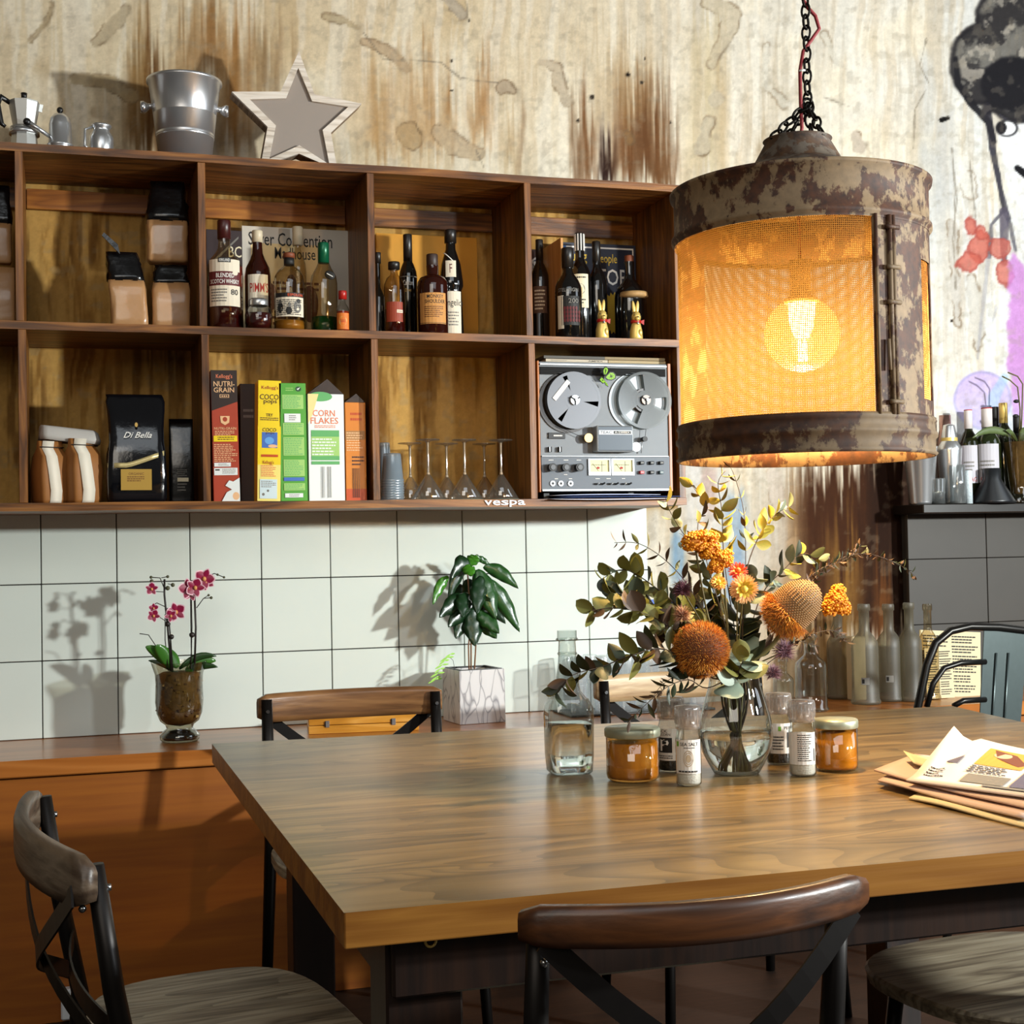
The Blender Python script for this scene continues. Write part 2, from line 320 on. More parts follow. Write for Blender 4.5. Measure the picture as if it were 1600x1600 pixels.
# ================================================================= SETTING
def vnoise(x, y, seed=0):
    rs = np.random.RandomState(seed); T = rs.rand(256, 256)
    xi = np.floor(x).astype(int); yi = np.floor(y).astype(int); fx = x-xi; fy = y-yi; fx = fx*fx*(3-2*fx); fy = fy*fy*(3-2*fy)
    a = T[yi % 256, xi % 256]; b = T[yi % 256, (xi+1) % 256]; c = T[(yi+1) % 256, xi % 256]; d = T[(yi+1) % 256, (xi+1) % 256]
    return (a*(1-fx)+b*fx)*(1-fy)+(c*(1-fx)+d*fx)*fy
def fbm(x, y, seed=0, o=4): return sum(vnoise(x*2**k, y*2**k, seed+k)*.5**k for k in range(o))/sum(.5**k for k in range(o))
def sstep(a, b, x): t = np.clip((x-a)/(b-a), 0, 1); return t*t*(3-2*t)
def build_wall():
    gx = np.concatenate([[-4, -2.5, -1, -.5], np.arange(-.16, 3.36, .0052), [3.6, 4.4, 5.5]])
    gz = np.concatenate([[0, .3, .6], np.arange(.64, 3.06, .0052), [3.2, 3.5]])
    X, Z = np.meshgrid(gx, gz); sh = X.shape
    d = np.stack([X-CAM[0], np.full(sh, -CAM[1]), Z-CAM[2]], -1); dz = d@AF
    px = 800+FPX*(d@AR)/dz; py = 800-FPX*(d@AU)/dz     # where each spot of the wall lies in the reference frame of the survey
    px = np.clip(px, -900, 2600); py = np.clip(py, -500, 2500)
    s3 = lambda h: np.array([int(h[i:i+2], 16)/255 for i in (0, 2, 4)])
    C = np.empty(sh+(3,)); H = np.zeros(sh)
    t = sstep(700, 1350, px)[..., None]
    C[:] = s3('cdbb9c')*(1-t)+s3('d2ccc0')*t
    t = sstep(1400, 1600, px)[..., None]*.8; C = C*(1-t)+s3('c9cbcc')*t
    def mix(col, a):
        nonlocal C
        a = np.clip(a, 0, 1)[..., None]; C = C*(1-a)+s3(col)*a
    big = fbm(px/130, py/130, 1); fine = fbm(px/14, py/14, 9); st = fbm(px/11+big*3, py/190, 20); st2 = fbm(px/7, py/120+3, 30, 3)
    mix('dcd0b8', sstep(.5, .7, big)*.7); mix('b39a74', sstep(.45, .25, fbm(px/90+5, py/200, 5))*.55*(1-sstep(1000, 1200, px)))
    mix('bba78a', sstep(.52, .66, st)*.4); mix('b5aa98', sstep(.48, .62, fbm(px/8+big*2, py/260, 25))*sstep(700, 1000, px)*.45); mix('e2dccf', sstep(.52, .66, fbm(px/12+big*2, py/240, 27))*.4)
    # brown run-marks: (x, y of head, half width, y of foot, strength, colour)
    for x, y, hw, y2, k, col in [(230, 70, 34, 235, .95, '5f3d1c'), (252, 90, 10, 235, .8, '4a2c12'), (216, 30, 18, 230, .7, '8a6a3e'), (290, 25, 22, 150, .7, '7a5429'), (330, 15, 30, 130, .75, '80572c'), (372, 40, 34, 230, .8, '8d6030'), (420, 30, 26, 160, .7, '7d5f3c'), (460, 20, 8, 120, .6, '7a5a34'),
                                 (600, 80, 40, 240, .45, '9a7040'), (665, 90, 38, 230, .6, '9a6f3f'), (705, 120, 9, 220, .7, '8a5c2c'), (755, 110, 22, 225, .65, '95683a'), (800, 150, 16, 250, .45, '8d6a3c'), (815, 120, 7, 260, .4, '6d4b2a'), (590, 60, 16, 240, .45, 'a07a4a'),
                                 (915, 150, 24, 285, .85, '6b4526'), (952, 200, 15, 292, 1.5, '2a1812'), (1030, 200, 40, 292, .9, '4e3018'), (990, 120, 34, 290, .95, '6a4426'), (1020, 140, 34, 290, .95, '5f3d22'), (1040, 190, 18, 290, .8, '704a2a'), (970, 60, 60, 200, .5, '9a7c54'), (900, 120, 10, 270, .6, '5e4026'),
                                 (1105, 10, 30, 280, .45, 'b09a6c'), (1130, 60, 12, 300, .45, 'a58a60'), (1190, 190, 18, 260, .5, '8c7452'), (1245, 120, 30, 200, .25, 'a6967c'),
                                 (1100, 300, 60, 700, .2, 'b4a488'), (1240, 760, 60, 1100, .75, '94734d'), (1300, 780, 50, 1100, .85, '7a5833'), (1190, 720, 40, 820, .4, 'b09c80'),
                                 (1330, 720, 86, 985, 1.7, '3a1f0e'), (1395, 680, 46, 985, 1.6, '26140a'), (1320, 840, 34, 1000, .8, '7c5828'), (1385, 860, 20, 1010, 1, '5a3416'), (1410, 800, 18, 1000, 1, '2c1a10')]:
        u = np.abs(px+(fbm(py/60, px*0+x, 3)-.5)*10-x)/hw; edge = (st2-.5)*90+(st-.5)*90+(fbm(px/3.2, py/300, 33, 2)-.5)*150
        v = sstep(y-25, y+70, py+edge)*(1-sstep(y2-30, y2+20, py+edge*.6)); a = k*(1-sstep(.3, 1.35, u+(st2-.5)*.9))*v*(.62+.5*sstep(.3, .7, st2))
        mix(col, a)
    # ochre washes seen behind the open shelves
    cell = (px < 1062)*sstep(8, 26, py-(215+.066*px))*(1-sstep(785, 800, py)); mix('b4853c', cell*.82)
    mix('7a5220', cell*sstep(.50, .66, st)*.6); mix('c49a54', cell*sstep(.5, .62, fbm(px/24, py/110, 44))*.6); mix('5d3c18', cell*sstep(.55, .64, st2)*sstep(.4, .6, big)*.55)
    # streaky blue and grey under the shelf at the right
    for x, y, hw, y2, k, col in [(1062, 830, 16, 920, .9, '7795ad'), (1150, 770, 24, 950, .85, '7d97b0'), (1115, 840, 18, 960, .7, '8aa4bb'), (1100, 720, 46, 850, .6, 'c9cdd2'), (1205, 730, 40, 900, .45, 'bcbab4'), (1030, 800, 24, 960, .4, 'dfe4e4'),
                                 (1480, 180, 24, 330, .5, 'a9abae'), (1450, 90, 18, 260, .4, 'adaca9'), (1455, 230, 26, 420, .45, 'b0b3b5'), (1500, 330, 30, 560, .3, 'bbb8b6'), (1110, 720, 14, 800, .5, 'a87f78')]:
        a = k*(1-sstep(.4, 1.1, np.abs(px-x)/hw+(st2-.5)*.8))*sstep(y-15, y+20, py+(st2-.5)*50)*(1-sstep(y2-25, y2+25, py+(st2-.5)*40)); mix(col, a*(.5+.8*st2))
    # flaked plaster, each a line with its own width
    def dist(pts):
        D = np.full(sh, 1e9)
        for (x0, y0, r0), (x1, y1, r1) in zip(pts[:-1], pts[1:]):
            vx, vy = x1-x0, y1-y0; tt = np.clip(((px-x0)*vx+(py-y0)*vy)/(vx*vx+vy*vy+1e-6), 0, 1)
            D = np.minimum(D, np.hypot(px-x0-tt*vx, py-y0-tt*vy)-(r0+(r1-r0)*tt))
        return D
    wob = (fbm(px/9, py/9, 60)-.5)*7+(fbm(px/30, py/30, 61)-.5)*10
    for pts, col, k in [([(198, 10, 7), (182, 35, 11), (150, 64, 9)], 'ab9a7e', .8), ([(82, 5, 3), (70, 35, 4), (48, 62, 3)], '8a7554', .5), ([(120, 122, 7), (165, 126, 10), (205, 148, 9)], 'a08a66', .7), ([(508, 24, 6), (540, 30, 8), (558, 40, 4)], 'a89676', .7),
                        ([(570, 62, 5), (612, 80, 9), (636, 105, 8)], 'a99071', .7), ([(845, 94, 6), (875, 104, 8), (874, 128, 10), (888, 158, 7)], 'b3a38c', .8), ([(790, 134, 10), (803, 139, 7)], 'a3917a', .8), ([(640, 206, 17), (646, 214, 18)], 'a98e68', .8),
                        ([(690, 205, 14), (712, 226, 18), (748, 240, 9)], 'b09a7c', .75), ([(700, -10, 8), (722, 20, 8)], 'a79b8a', .8), ([(1098, 230, 11), (1110, 190, 10)], 'b0a48e', .8), ([(1118, 155, 10), (1122, 152, 12)], 'b5a994', .7), ([(1115, 100, 6), (1140, 40, 13), (1146, 20, 14), (1110, 0, 12)], 'b9ab92', .7),
                        ([(860, 206, 5), (984, 210, 7)], '7c5c3c', .0), ([(984, 208, 6), (986, 218, 7)], '80603e', .8), ([(1340, 210, 5), (1346, 228, 7)], 'b2a494', .8), ([(1290, 50, 5), (1312, 100, 6)], 'c2bcae', .6), ([(1200, 70, 6), (1196, 130, 6), (1230, 160, 8)], 'c6c0b2', .6),
                        ([(1490, 350, 6), (1496, 470, 7), (1500, 505, 6)], 'b7b0a6', .8), ([(1522, 435, 10), (1532, 520, 9), (1530, 545, 5)], 'bcb7ae', .8), ([(1508, 80, 5), (1508, 105, 7)], 'c4beb2', 0), ([(1515, 280, 12), (1520, 300, 10)], 'cfcac0', .6), ([(1240, 850, 10), (1250, 860, 12)], 'a68c6c', .4), ([(1210, 740, 12), (1220, 800, 9)], 'b8a89a', .5)]:
        D = dist(pts)+wob; ins = 1-sstep(-1, 1.5, D); mix(col, ins*k); mix('6b563e', k*.75*np.exp(-(D/1.7)**2)*sstep(.35, .6, fbm(px/25, py/25, 70))); H += ins*.0022*k
    for x, y, r in [(707, 93, 2.5), (707, 140, 2), (927, 150, 4), (983, 115, 4), (1005, 127, 3), (905, 187, 3), (1010, 90, 2), (1490, 501, 2.6), (1050, 190, 2), (735, 30, 2)]:
        mix('1d140e', 1-sstep(r*.6, r*1.2, np.hypot(px-x, py-y)))
    mix('0f0d0c', 1-sstep(0, 2, dist([(1474, 186, 3), (1484, 183, 2)])))
    # hairline cracks
    for pts in [[(1450, 60), (1440, 100), (1455, 130), (1432, 170), (1430, 230)], [(1490, 230), (1496, 300), (1493, 380), (1497, 450)], [(1518, 250), (1524, 310), (1528, 350)], [(730, 0), (733, 26)], [(745, 232), (758, 262)], [(570, 50), (600, 90), (690, 95), (720, 120), (780, 128)], [(1290, 150), (1330, 165)]]:
        mix('6f6557', np.exp(-((dist([(a, b, 0) for a, b in pts])+wob*.35)/1.1)**2)*.6)
    # painted figure on the right: hair, face, eye, strands, butterfly, robe
    n3 = fbm(px/16, py/16, 80); n4 = fbm(px/40+n3*2, py/40, 85)
    ell = lambda x, y, a, b: (np.hypot((px-x)/a, (py-y)/b)-1)*min(a, b)
    mix('dfe0e2', (1-sstep(-3, 6, dist([(1600, 210, 36), (1615, 290, 34)])))*.85)
    hair = np.minimum(np.minimum(ell(1580, 30, 52, 60), ell(1545, 98, 56, 66)), ell(1600, 120, 70, 70))+(n3-.5)*8
    mix('5a5650', (1-sstep(-2, 5, hair))*.85); mix('242224', (1-sstep(-2, 4, hair))*sstep(.40, .55, n4)*.85); mix('a49c90', (1-sstep(-14, -8, hair))*sstep(.56, .68, n3)*.7)
    mix('1f1d20', np.exp(-((hair+2)/4)**2)*.8); mix('1a191d', 1-sstep(-2, 5, np.minimum(ell(1585, 130, 48, 42), dist([(1560, 150, 12), (1545, 170, 8)]))+(n3-.5)*6))
    for pts, col, k in [([(1496, 90, 3), (1500, 130, 4), (1520, 160, 5), (1548, 190, 5), (1556, 220, 3)], '1b1a1e', .95), ([(1545, 165, 6), (1554, 230, 4), (1572, 330, 2)], '26242a', .85), ([(1552, 230, 3), (1568, 300, 2), (1580, 340, 2)], '3c3a42', .8),
                        ([(1565, 178, 1), (1578, 188, 1), (1590, 196, 2)], '3a3840', .8), ([(1549, 400, 3), (1552, 350, 2), (1570, 330, 2), (1580, 345, 2), (1590, 390, 2)], '44424c', .75), ([(1548, 400, 3), (1540, 470, 2), (1530, 560, 1)], '8e8d95', .5), ([(1572, 330, 7), (1572, 410, 4)], '4a4452', .8),
                        ([(1560, 480, 1), (1555, 500, 1)], '9a9aa4', .5), ([(1593, 262, 5), (1606, 272, 6)], '151418', 1)]:
        mix(col, (1-sstep(-.5, 2, dist(pts)+(n3-.5)*3))*k)
    mix('f0f0f0', 1-sstep(-1, 1, ell(1576, 199, 16, 12))); mix('2a282c', np.exp(-((ell(1576, 199, 16, 12))/1.6)**2)); mix('1c1a1e', 1-sstep(-1, 1, ell(1568, 198, 8, 10)))
    for x, y, a, b, k in [(1519, 355, 8, 17, .8), (1533, 385, 16, 22, .8), (1516, 408, 17, 14, .8), (1566, 388, 17, 17, .75), (1572, 425, 12, 20, .75), (1536, 365, 9, 10, .7)]:
        D = ell(x, y, a, b)+(n3-.5)*16+(fine-.5)*6; mix('b4584a', (1-sstep(-2, 2, D))*k); mix('8c3a34', np.exp(-((D+1)/1.8)**2)*.55)
    mix('b274b8', (1-sstep(-2, 5, dist([(1588, 400, 6), (1596, 470, 16), (1604, 560, 26), (1612, 640, 26)])+(n3-.5)*14+(fine-.5)*6))*.8)
    mix('b49bd0', (1-sstep(-2, 4, ell(1538, 625, 44, 44)+(n3-.5)*5))*.75); mix('7f7fae', np.exp(-((ell(1538, 625, 44, 44))/2)**2)*.5); mix('8fb0d0', (1-sstep(-1, 4, dist([(1572, 590, 5), (1556, 620, 8), (1548, 680, 6)])))*.6)
    mix('b9c8e0', sstep(1455, 1500, px)*sstep(560, 680, py)*(1-sstep(700, 800, py))*.35)
    mix('8f8472', sstep(.60, .72, fine)*.25); C *= (.93+.14*fbm(px/6, py/6, 90))[..., None]
    Y = .008-H*0-(fbm(px/22, py/22, 50)-.5)*.0016-(fbm(px/120, py/120, 52)-.5)*.006+H+.002
    lc = np.where(C <= .04045, C/12.92, ((np.clip(C, 0, 1)+.055)/1.055)**2.4)
    ny, nx = sh; V = np.stack([X, Y, Z], -1).reshape(-1, 3)
    idx = np.arange(ny*nx).reshape(ny, nx); F = np.stack([idx[:-1, :-1], idx[:-1, 1:], idx[1:, 1:], idx[1:, :-1]], -1).reshape(-1, 4)
    me = bpy.data.meshes.new('wall_back'); me.vertices.add(len(V)); me.vertices.foreach_set('co', V.ravel()); me.loops.add(F.size); me.loops.foreach_set('vertex_index', F.ravel())
    me.polygons.add(len(F)); me.polygons.foreach_set('loop_start', np.arange(0, F.size, 4)); me.polygons.foreach_set('loop_total', np.full(len(F), 4)); me.update(); me.validate()
    me.polygons.foreach_set('use_smooth', np.ones(len(F), bool))
    at = me.color_attributes.new('paint', 'FLOAT_COLOR', 'POINT'); at.data.foreach_set('color', np.concatenate([lc.reshape(-1, 3), np.ones((len(V), 1))], 1).astype(np.float32).ravel())
    mt, nt, b = newmat('painted_plaster'); a = nt.nodes.new('ShaderNodeVertexColor'); a.layer_name = 'paint'
    tc = nt.nodes.new('ShaderNodeTexCoord'); n = nt.nodes.new('ShaderNodeTexNoise'); n.inputs['Scale'].default_value = 160; n.inputs['Detail'].default_value = 4; nt.links.new(tc.outputs['Object'], n.inputs['Vector'])
    mm = nt.nodes.new('ShaderNodeMix'); mm.data_type = 'RGBA'; mm.blend_type = 'MULTIPLY'; mm.inputs[0].default_value = .12
    nt.links.new(a.outputs[0], mm.inputs[6]); nt.links.new(ramp(nt, n.outputs['Fac'], [(.3, 'b0b0b0'), (.6, 'ffffff')]), mm.inputs[7]); nt.links.new(mm.outputs[2], b.inputs['Base Color']); b.inputs['Roughness'].default_value = .85; b.inputs['Specular IOR Level'].default_value = .15
    bp = nt.nodes.new('ShaderNodeBump'); bp.inputs['Strength'].default_value = .12; bp.inputs['Distance'].default_value = .001; nt.links.new(n.outputs['Fac'], bp.inputs['Height']); nt.links.new(bp.outputs[0], b.inputs['Normal'])
    me.materials.append(mt); o = bpy.data.objects.new('wall_back', me); COL.objects.link(o); return structure(o)
wall = build_wall()
floor = M(); floor.box((1.4, -3.6, -.01), (9, 7.4, .02), wood('floor_boards', ['120c08', '1c120b', '26180f'], 0, .5, .5)); structure(floor.build('floor'))
# tiles, each its own piece
TILE = plain('glazed_tile', 'd8e0d8', .16, coat=.4, var=.03, scale=6)
GROUT = plain('dark_grout', '2b2824', .9)
g = M(); g.box((.55, .004, .955), (2.5, .004, .62), GROUT); g.build('grout_bed', wall)
zs = [.65, .862, 1.072, 1.284]
tm = {}
for r in range(3):
    h = zs[r+1]-zs[r]; t = M(); t.box((0, 0, 0), (.1972, .008, h-.003), TILE, .0012); tm[r] = t.mesh('tile')
for i in range(-3, 9):
    for r in range(3):
        o = bpy.data.objects.new('tile', tm[r]); COL.objects.link(o); o.parent = wall
        o.location = (.1+.2*i, .001+random.uniform(-.0006, .0006), (zs[r]+zs[r+1])/2); o.rotation_euler = (random.uniform(-.003, .003), random.uniform(-.001, .001), random.uniform(-.004, .004))
# ledge along the wall
ORW = wood('orange_ply', ['804208', '8c4b0a', '98550e', 'a35e14'], 0, .5, .6, .05, noisy=.75)
LTOP = wood('varnished_ledge', ['9c5820', 'ac662a', 'b87234'], 0, .28, .6, .04, coat=.12, noisy=.3)
led = thing('wall_ledge', 'varnished orange wooden ledge running along the tiled wall', 'ledge', (1.45, -.2, 0))
t = M(); t.box((0, -.0075, .629), (4.6, .425, .042), LTOP, .003); t.build('ledge_top', led)
t = M(); t.box((0, -.19, .303), (4.6, .018, .606), ORW, .001); t.build('front_panel', led)
# bar counter end at the right
DG = plain('dark_grey_panel', '3d3934', .6, var=.12, scale=9)
bar = thing('bar_counter', 'dark grey clad bar end with black top at the right', 'counter', (2.85, -.1, .65))
bx = aY(1419, 900, -.05).x; zt = aY(1500, 787, -.17).z
for k, (z0, z1) in enumerate([(.65, .87), (.872, 1.085), (1.087, zt-.03)]):
    for j, (x0, x1) in enumerate([(bx, bx+.30), (bx+.303, bx+.7), (bx+.703, bx+1.2)]):
        t = M(); t.box(((x0+x1)/2-2.85, .0535, (z0+z1)/2-.65), (x1-x0, .015, z1-z0), DG, .001); t.build('panel', bar)
t = M(); t.box((bx+.6-2.85, .0755, (zt-.03-.65)/2), (1.19, .027, zt-.03-.65), plain('bar_core', '2c2a28', .8)); t.build('carcass', bar)
t = M(); t.box((bx+.60-2.85, .012, zt-.015-.65), (1.24, .176, .03), plain('black_top', '17130f', .35, var=.2), .003); t.build('counter_top', bar)
BARZ = zt

# ================================================================= SHELF UNIT
SW = wood('red_brown_timber', ['2c1608', '54300f', '764618', '905c26'], 2, .42, 1.3, .35)
SWX = wood('red_brown_timber_long', ['301808', '5a340f', '7e4c1a', '99642a'], 0, .42, 1.3, .35)
BAT = wood('golden_batten', ['6a3a12', '96591e', 'b4742c'], 0, .45, 1.2, .2)
SY = -.324; ST, SM, SB = 2.1998, 1.745, 1.263; TB = .021
XD = [-.505, -.050, .405, .858, 1.309, 1.768]
su = thing('shelf_unit', 'dark red-brown timber shelf unit of open boxes hung above the tiles', 'shelf', (.64, -.16, SB))
def sub(b_, n, lab=None): b_.X = Matrix.Identity(4); o = b_.build(n, su, lab); o.location = (-.64, .16, -SB); return o
def bent(x0, x1, zc, th, mat, sag=.0):
    b_ = M(); N = 24; yb = -.004
    pts = [(x0+(x1-x0)*i/N, zc+sag*math.sin(i*.9)+random.uniform(-.0006, .0006)) for i in range(N+1)]
    vs = []
    for x, z in pts: vs += [(x, SY, z-th/2), (x, SY, z+th/2), (x, yb, z+th/2), (x, yb, z-th/2)]
    fs = [(4*i+k, 4*i+4+k, 4*i+4+(k+1) % 4, 4*i+(k+1) % 4) for i in range(N) for k in range(4)]+[(0, 1, 2, 3), (4*N+3, 4*N+2, 4*N+1, 4*N)]
    b_.add(vs, fs, mat); return b_
sub(bent(-.505, 1.79, ST-TB/2, TB, SWX, .0008), 'top_board'); sub(bent(-.505, 1.788, SM-TB/2, TB, SWX, .0005), 'middle_board'); sub(bent(-.505, 1.79, SB+TB/2, TB, SWX, .0006), 'bottom_board')
for i, x in enumerate(XD):
    for z0, z1 in ((SB+TB, SM-TB), (SM, ST-TB)):
        t = M(); off = .004 if (z0 < 1.5 and 0 < i < 5) else 0
        t.box((x+.0105+off, SY/2-.002, (z0+z1)/2), (.02, abs(SY)-.006, z1-z0), SW, .0012); sub(t, 'divider')
for i in range(5):
    x0, x1 = XD[i]+.022, XD[i+1]-.001
    t = M(); t.box(((x0+x1)/2, -.010, ST-TB-.046), (x1-x0, .014, .055), BAT if i in (1, 2) else SWX, .001); sub(t, 'batten')
t = M(); t.box((XD[3]-.12, -.022, SM-.09), (.02, .01, .01), SW); 
# chrome script on the front of the bottom board
p0, p1 = aY(757, 793, SY-.003), aY(822, 790, SY-.003)
bd = thing('metal_badge', 'chrome script badge reading vespa on the bottom shelf edge', 'badge', ((p0.x+p1.x)/2, SY-.002, SB+.011))
CHR = plain('badge_chrome', 'd8dce2', .35, .3)
t = M(); wd = p1.x-p0.x; xs = -wd/2
for ch in 'vespa':
    v, f = glyphs(ch); hh = .0135; lo = -.0065-(.005 if ch == 'p' else 0); h2 = hh+(.005 if ch == 'p' else 0); cw = wd/5.6
    vv = [(xs+a*cw, -.0025, lo+b_*h2) for a, b_ in v]; t.add(vv, f, CHR); xs += wd/5
t.build('lettering', bd, solid=.002)
# ================================================================= BOTTLES
GL_CLEAR = thin('clear_glass', 'f4f6f4', .09, .8); GL_WARM = thin('warm_clear_glass', 'ece2cc', .10, .8); GL_GREEN = thin('green_clear_glass', 'dce4d4', .1, .8)
DARKG = plain('near_black_glass', '0d0c0c', .06, coat=.5, spec=.8); OLIVE = plain('olive_dark_glass', '1c2410', .07, coat=.5, spec=.8); BROWNG = plain('brown_red_glass', '2a0d08', .06, coat=.6)
AMB = plain('amber_spirit', '7a3410', .05, coat=.6); REDL = plain('dark_red_spirit', '3c0c0c', .05, coat=.6); GRNL = plain('green_liqueur', '0e4a22', .05, coat=.6); GOLDL = plain('pale_gold_spirit', 'a5742a', .05, coat=.6)
PROF = {
 'whisky': [(.0, 0), (.93, 0), (1, .015), (1, .52), (.96, .58), (.78, .645), (.5, .70), (.36, .74), (.32, .80), (.34, .9), (.34, .93)],
 'tall': [(.0, 0), (.93, 0), (1, .012), (1, .56), (.92, .64), (.6, .72), (.42, .78), (.38, .84), (.36, .95)],
 'squat': [(.0, 0), (.9, 0), (1, .02), (1, .60), (.94, .70), (.72, .78), (.40, .82), (.33, .86), (.33, .93)],
 'monkey': [(.0, 0), (.95, 0), (1, .015), (1, .60), (.97, .66), (.8, .71), (.5, .735), (.4, .75), (.4, .86)],
 'port': [(.0, 0), (.93, 0), (.98, .01), (1, .52), (1, .60), (.92, .65), (.7, .705), (.5, .74), (.42, .78), (.40, .95)],
 'friar': [(.0, 0), (.95, 0), (1, .02), (.88, .40), (.86, .44), (1, .48), (1, .52), (.82, .68), (.6, .76), (.42, .82), (.38, .93)],
 'wine': [(.0, 0), (.95, 0), (1, .015), (1, .60), (.95, .66), (.7, .73), (.42, .78), (.36, .84), (.36, .96)],
 'sauce': [(.0, 0), (.95, 0), (1, .02), (1, .52), (.8, .62), (.45, .70), (.38, .78), (.38, .85)],
 'slim': [(.0, 0), (.95, 0), (1, .02), (1, .45), (.8, .52), (.4, .58), (.36, .9)],
 'frost': [(.0, 0), (.98, 0), (1.04, .015), (1.04, .03), (.96, .05), (.92, .3), (.94, .55), (.90, .62), (.62, .68), (.40, .72), (.36, .76), (.36, .93), (.44, .935), (.44, .985), (.40, 1.0)],
 'gold': [(.0, 0), (.96, 0), (1, .012), (1, .60), (.9, .68), (.55, .75), (.36, .80), (.33, .86), (.33, .96)],
}
def bottle(name, label, px, ytop, wpx, Y, Z, prof, glass, liq=None, fill=.5, cap=None, capr=.4, caph=.1, capflat=False, lab=None, group=None, cat='bottle', sq=0, kids=True, H=None, extra=None):
    p = aY(px, 700 if Z < 1.5 else 510, Y); top = aY(px, ytop, Y); H = H or top.z-Z; R = wpx/2*mpp(p)
    t = thing(name, label, cat, (p.x, Y, Z+.0004), face((p.x, Y)), group)
    P_ = PROF[prof]; g = M(); g.lathe([(r*R, z*H) for r, z in P_], glass, 28, sq=sq); g.build('glass_body', t)
    if liq:
        q = M(); pts = [(0, .004*1)]
        fz = fill; rr = []
        for (r0, z0), (r1, z1) in zip(P_[1:], P_[2:]):
            if z0 < fz: rr.append((r0*R*.94, max(z0*H, .004)))
            if z0 < fz <= z1: k = (fz-z0)/(z1-z0+1e-9); rr.append(((r0+(r1-r0)*k)*R*.94, fz*H)); break
        q.lathe([(0, .003)]+rr+[(0, fz*H)], liq, 24, sq=sq); q.build('liquid', t)
    if cap:
        c = M(); cr = capr*R; z0 = P_[-1][1]*H-.004; z1 = H
        z0 = H-caph*H
        c.lathe([(0, z0), (cr, z0), (cr, z1-cr*.15), (cr*.93, z1), (0, z1)], cap, 20); c.build('cap', t)
    for k, (z0, z1, ang, items) in enumerate(lab or []):
        zz0, zz1 = z0*H, z1*H
        def rad(z):
            z /= H
            for (r0, a0), (r1, a1) in zip(P_, P_[1:]):
                if a0 <= z <= a1 and a1 > a0: return R*(r0+(r1-r0)*(z-a0)/(a1-a0))
            return R
        rr = max(rad(zz0+.002), rad(zz1-.002))+.0006
        q = M(); art(q, wrap(rr, zz0, zz1-zz0, ang), items, 0); q.build('paper_label' if k == 0 else 'neck_label', t)
    if extra: extra(t, R, H)
    return t
CB = plain('black_cap', '1a1614', .35); CW = plain('cream_cap', 'cfc0a2', .45); CR = plain('red_cap', 'a81d16', .35); CG = plain('green_foil', '0c5c3c', .3, .3); CBR = plain('brown_cork_cap', '7a3c1e', .6); GF = plain('gold_foil', 'e0c06c', .35, .35); SV = plain('brushed_silver', 'c4c5c6', .3, .85)
MAR = plain('maroon_foil', '3c1210', .35); PAP = plain('label_paper', 'ded2bc', .7); TAN = plain('tan_label', 'c48a48', .7); BRL = plain('rust_red_label', '8e3418', .6)
MARI = plain('maroon_print', '5a1418', .6); ORI = plain('orange_print', 'e4541e', .6)
S2 = SM
bottle('whisky_bottle', 'large round whisky bottle with cream Blended Scotch label and maroon cap', 352, 345, 56, -.25, S2, 'whisky', GL_WARM, REDL, .30, MAR, .37, .17, lab=[(.2, .62, 1.9, [('r', 0, 0, 1, 1, PAP), ('r', 0, .44, 1, .74, MARI), ('t', 'BLENDED', .25, .61, .78, .70, WH), ('t', 'SCOTCH WHISKY', .06, .48, .95, .57, WH), ('r', .32, .93, .68, 1.03, K), ('t', 'KIRKLAND', .35, .95, .65, 1.01, WH), ('c', .82, .72, .09, .06, PAP), ('l', .08, .08, .6, .38, 5, GREYI), ('t', '80', .68, .24, .9, .36, K)])])
bottle('aperitif_bottle', 'dark bottle with white cap and cream label lettered in red, second from left', 404, 361, 40, -.20, S2, 'tall', BROWNG, None, 0, CW, .42, .115, lab=[(.20, .56, 1.7, [('r', 0, 0, 1, 1, PAP), ('t', 'PIMM\'S', .12, .52, 1.0, .78, REDI), ('l', .2, .1, .8, .4, 3, K)])])
def jarlid(t, R, H): pass
p = aY(404, 515, -.28); R = 20*mpp(p)
j = thing('preserve_jar', 'small round glass jar of dark red preserve with silver lid in front of dark bottle', 'jar', (p.x, -.285, S2+.0004))
q = M(); q.lathe([(0, 0), (R*.8, 0), (R, .012), (R*1.02, .028), (R*.9, .04), (R*.66, .047), (R*.66, .05)], GL_CLEAR, 24); q.build('glass_body', j)
q = M(); q.lathe([(0, .002), (R*.77, .002), (R*.94, .013), (R*.96, .030), (0, .031)], REDL, 24); q.build('preserve', j)
q = M(); q.lathe([(R*.7, .046), (R*.72, .047), (R*.72, .056), (R*.68, .058), (0, .058)], SV, 24); q.build('lid', j); j.scale = (1.05, 1.05, 1.4)
bottle('tequila_bottle', 'stout clear tequila bottle with orange and black band label and brown stopper', 453, 396, 48, -.26, S2, 'squat', GL_WARM, GOLDL, .13, CBR, .38, .06, lab=[(.17, .46, 2.1, [('r', 0, 0, 1, .86, PAP), ('r', 0, .84, 1, 1.03, K), ('t', 'ESPOLON', .45, .88, .95, .99, ORI), ('c', .2, .4, .1, .22, K), ('c', .2, .62, .06, .08, GREYI), ('c', .75, .42, .13, .26, GREYI), ('c', .78, .68, .07, .09, K), ('c', .48, .25, .09, .16, K), ('c', .5, .5, .05, .1, GREYI), ('l', .05, .05, .95, .75, 9, K)])],
       extra=lambda t, R, H: (lambda c: (c.cyl((0, 0, H*.89), R*.34, H*.09, K), c.build('neck_band', t)))(M()))
bottle('tall_clear_bottle', 'tall clear bottle with cream cap behind the stout tequila bottle', 467, 355, 26, -.10, S2, 'gold', GL_WARM, None, 0, CW, .62, .16)
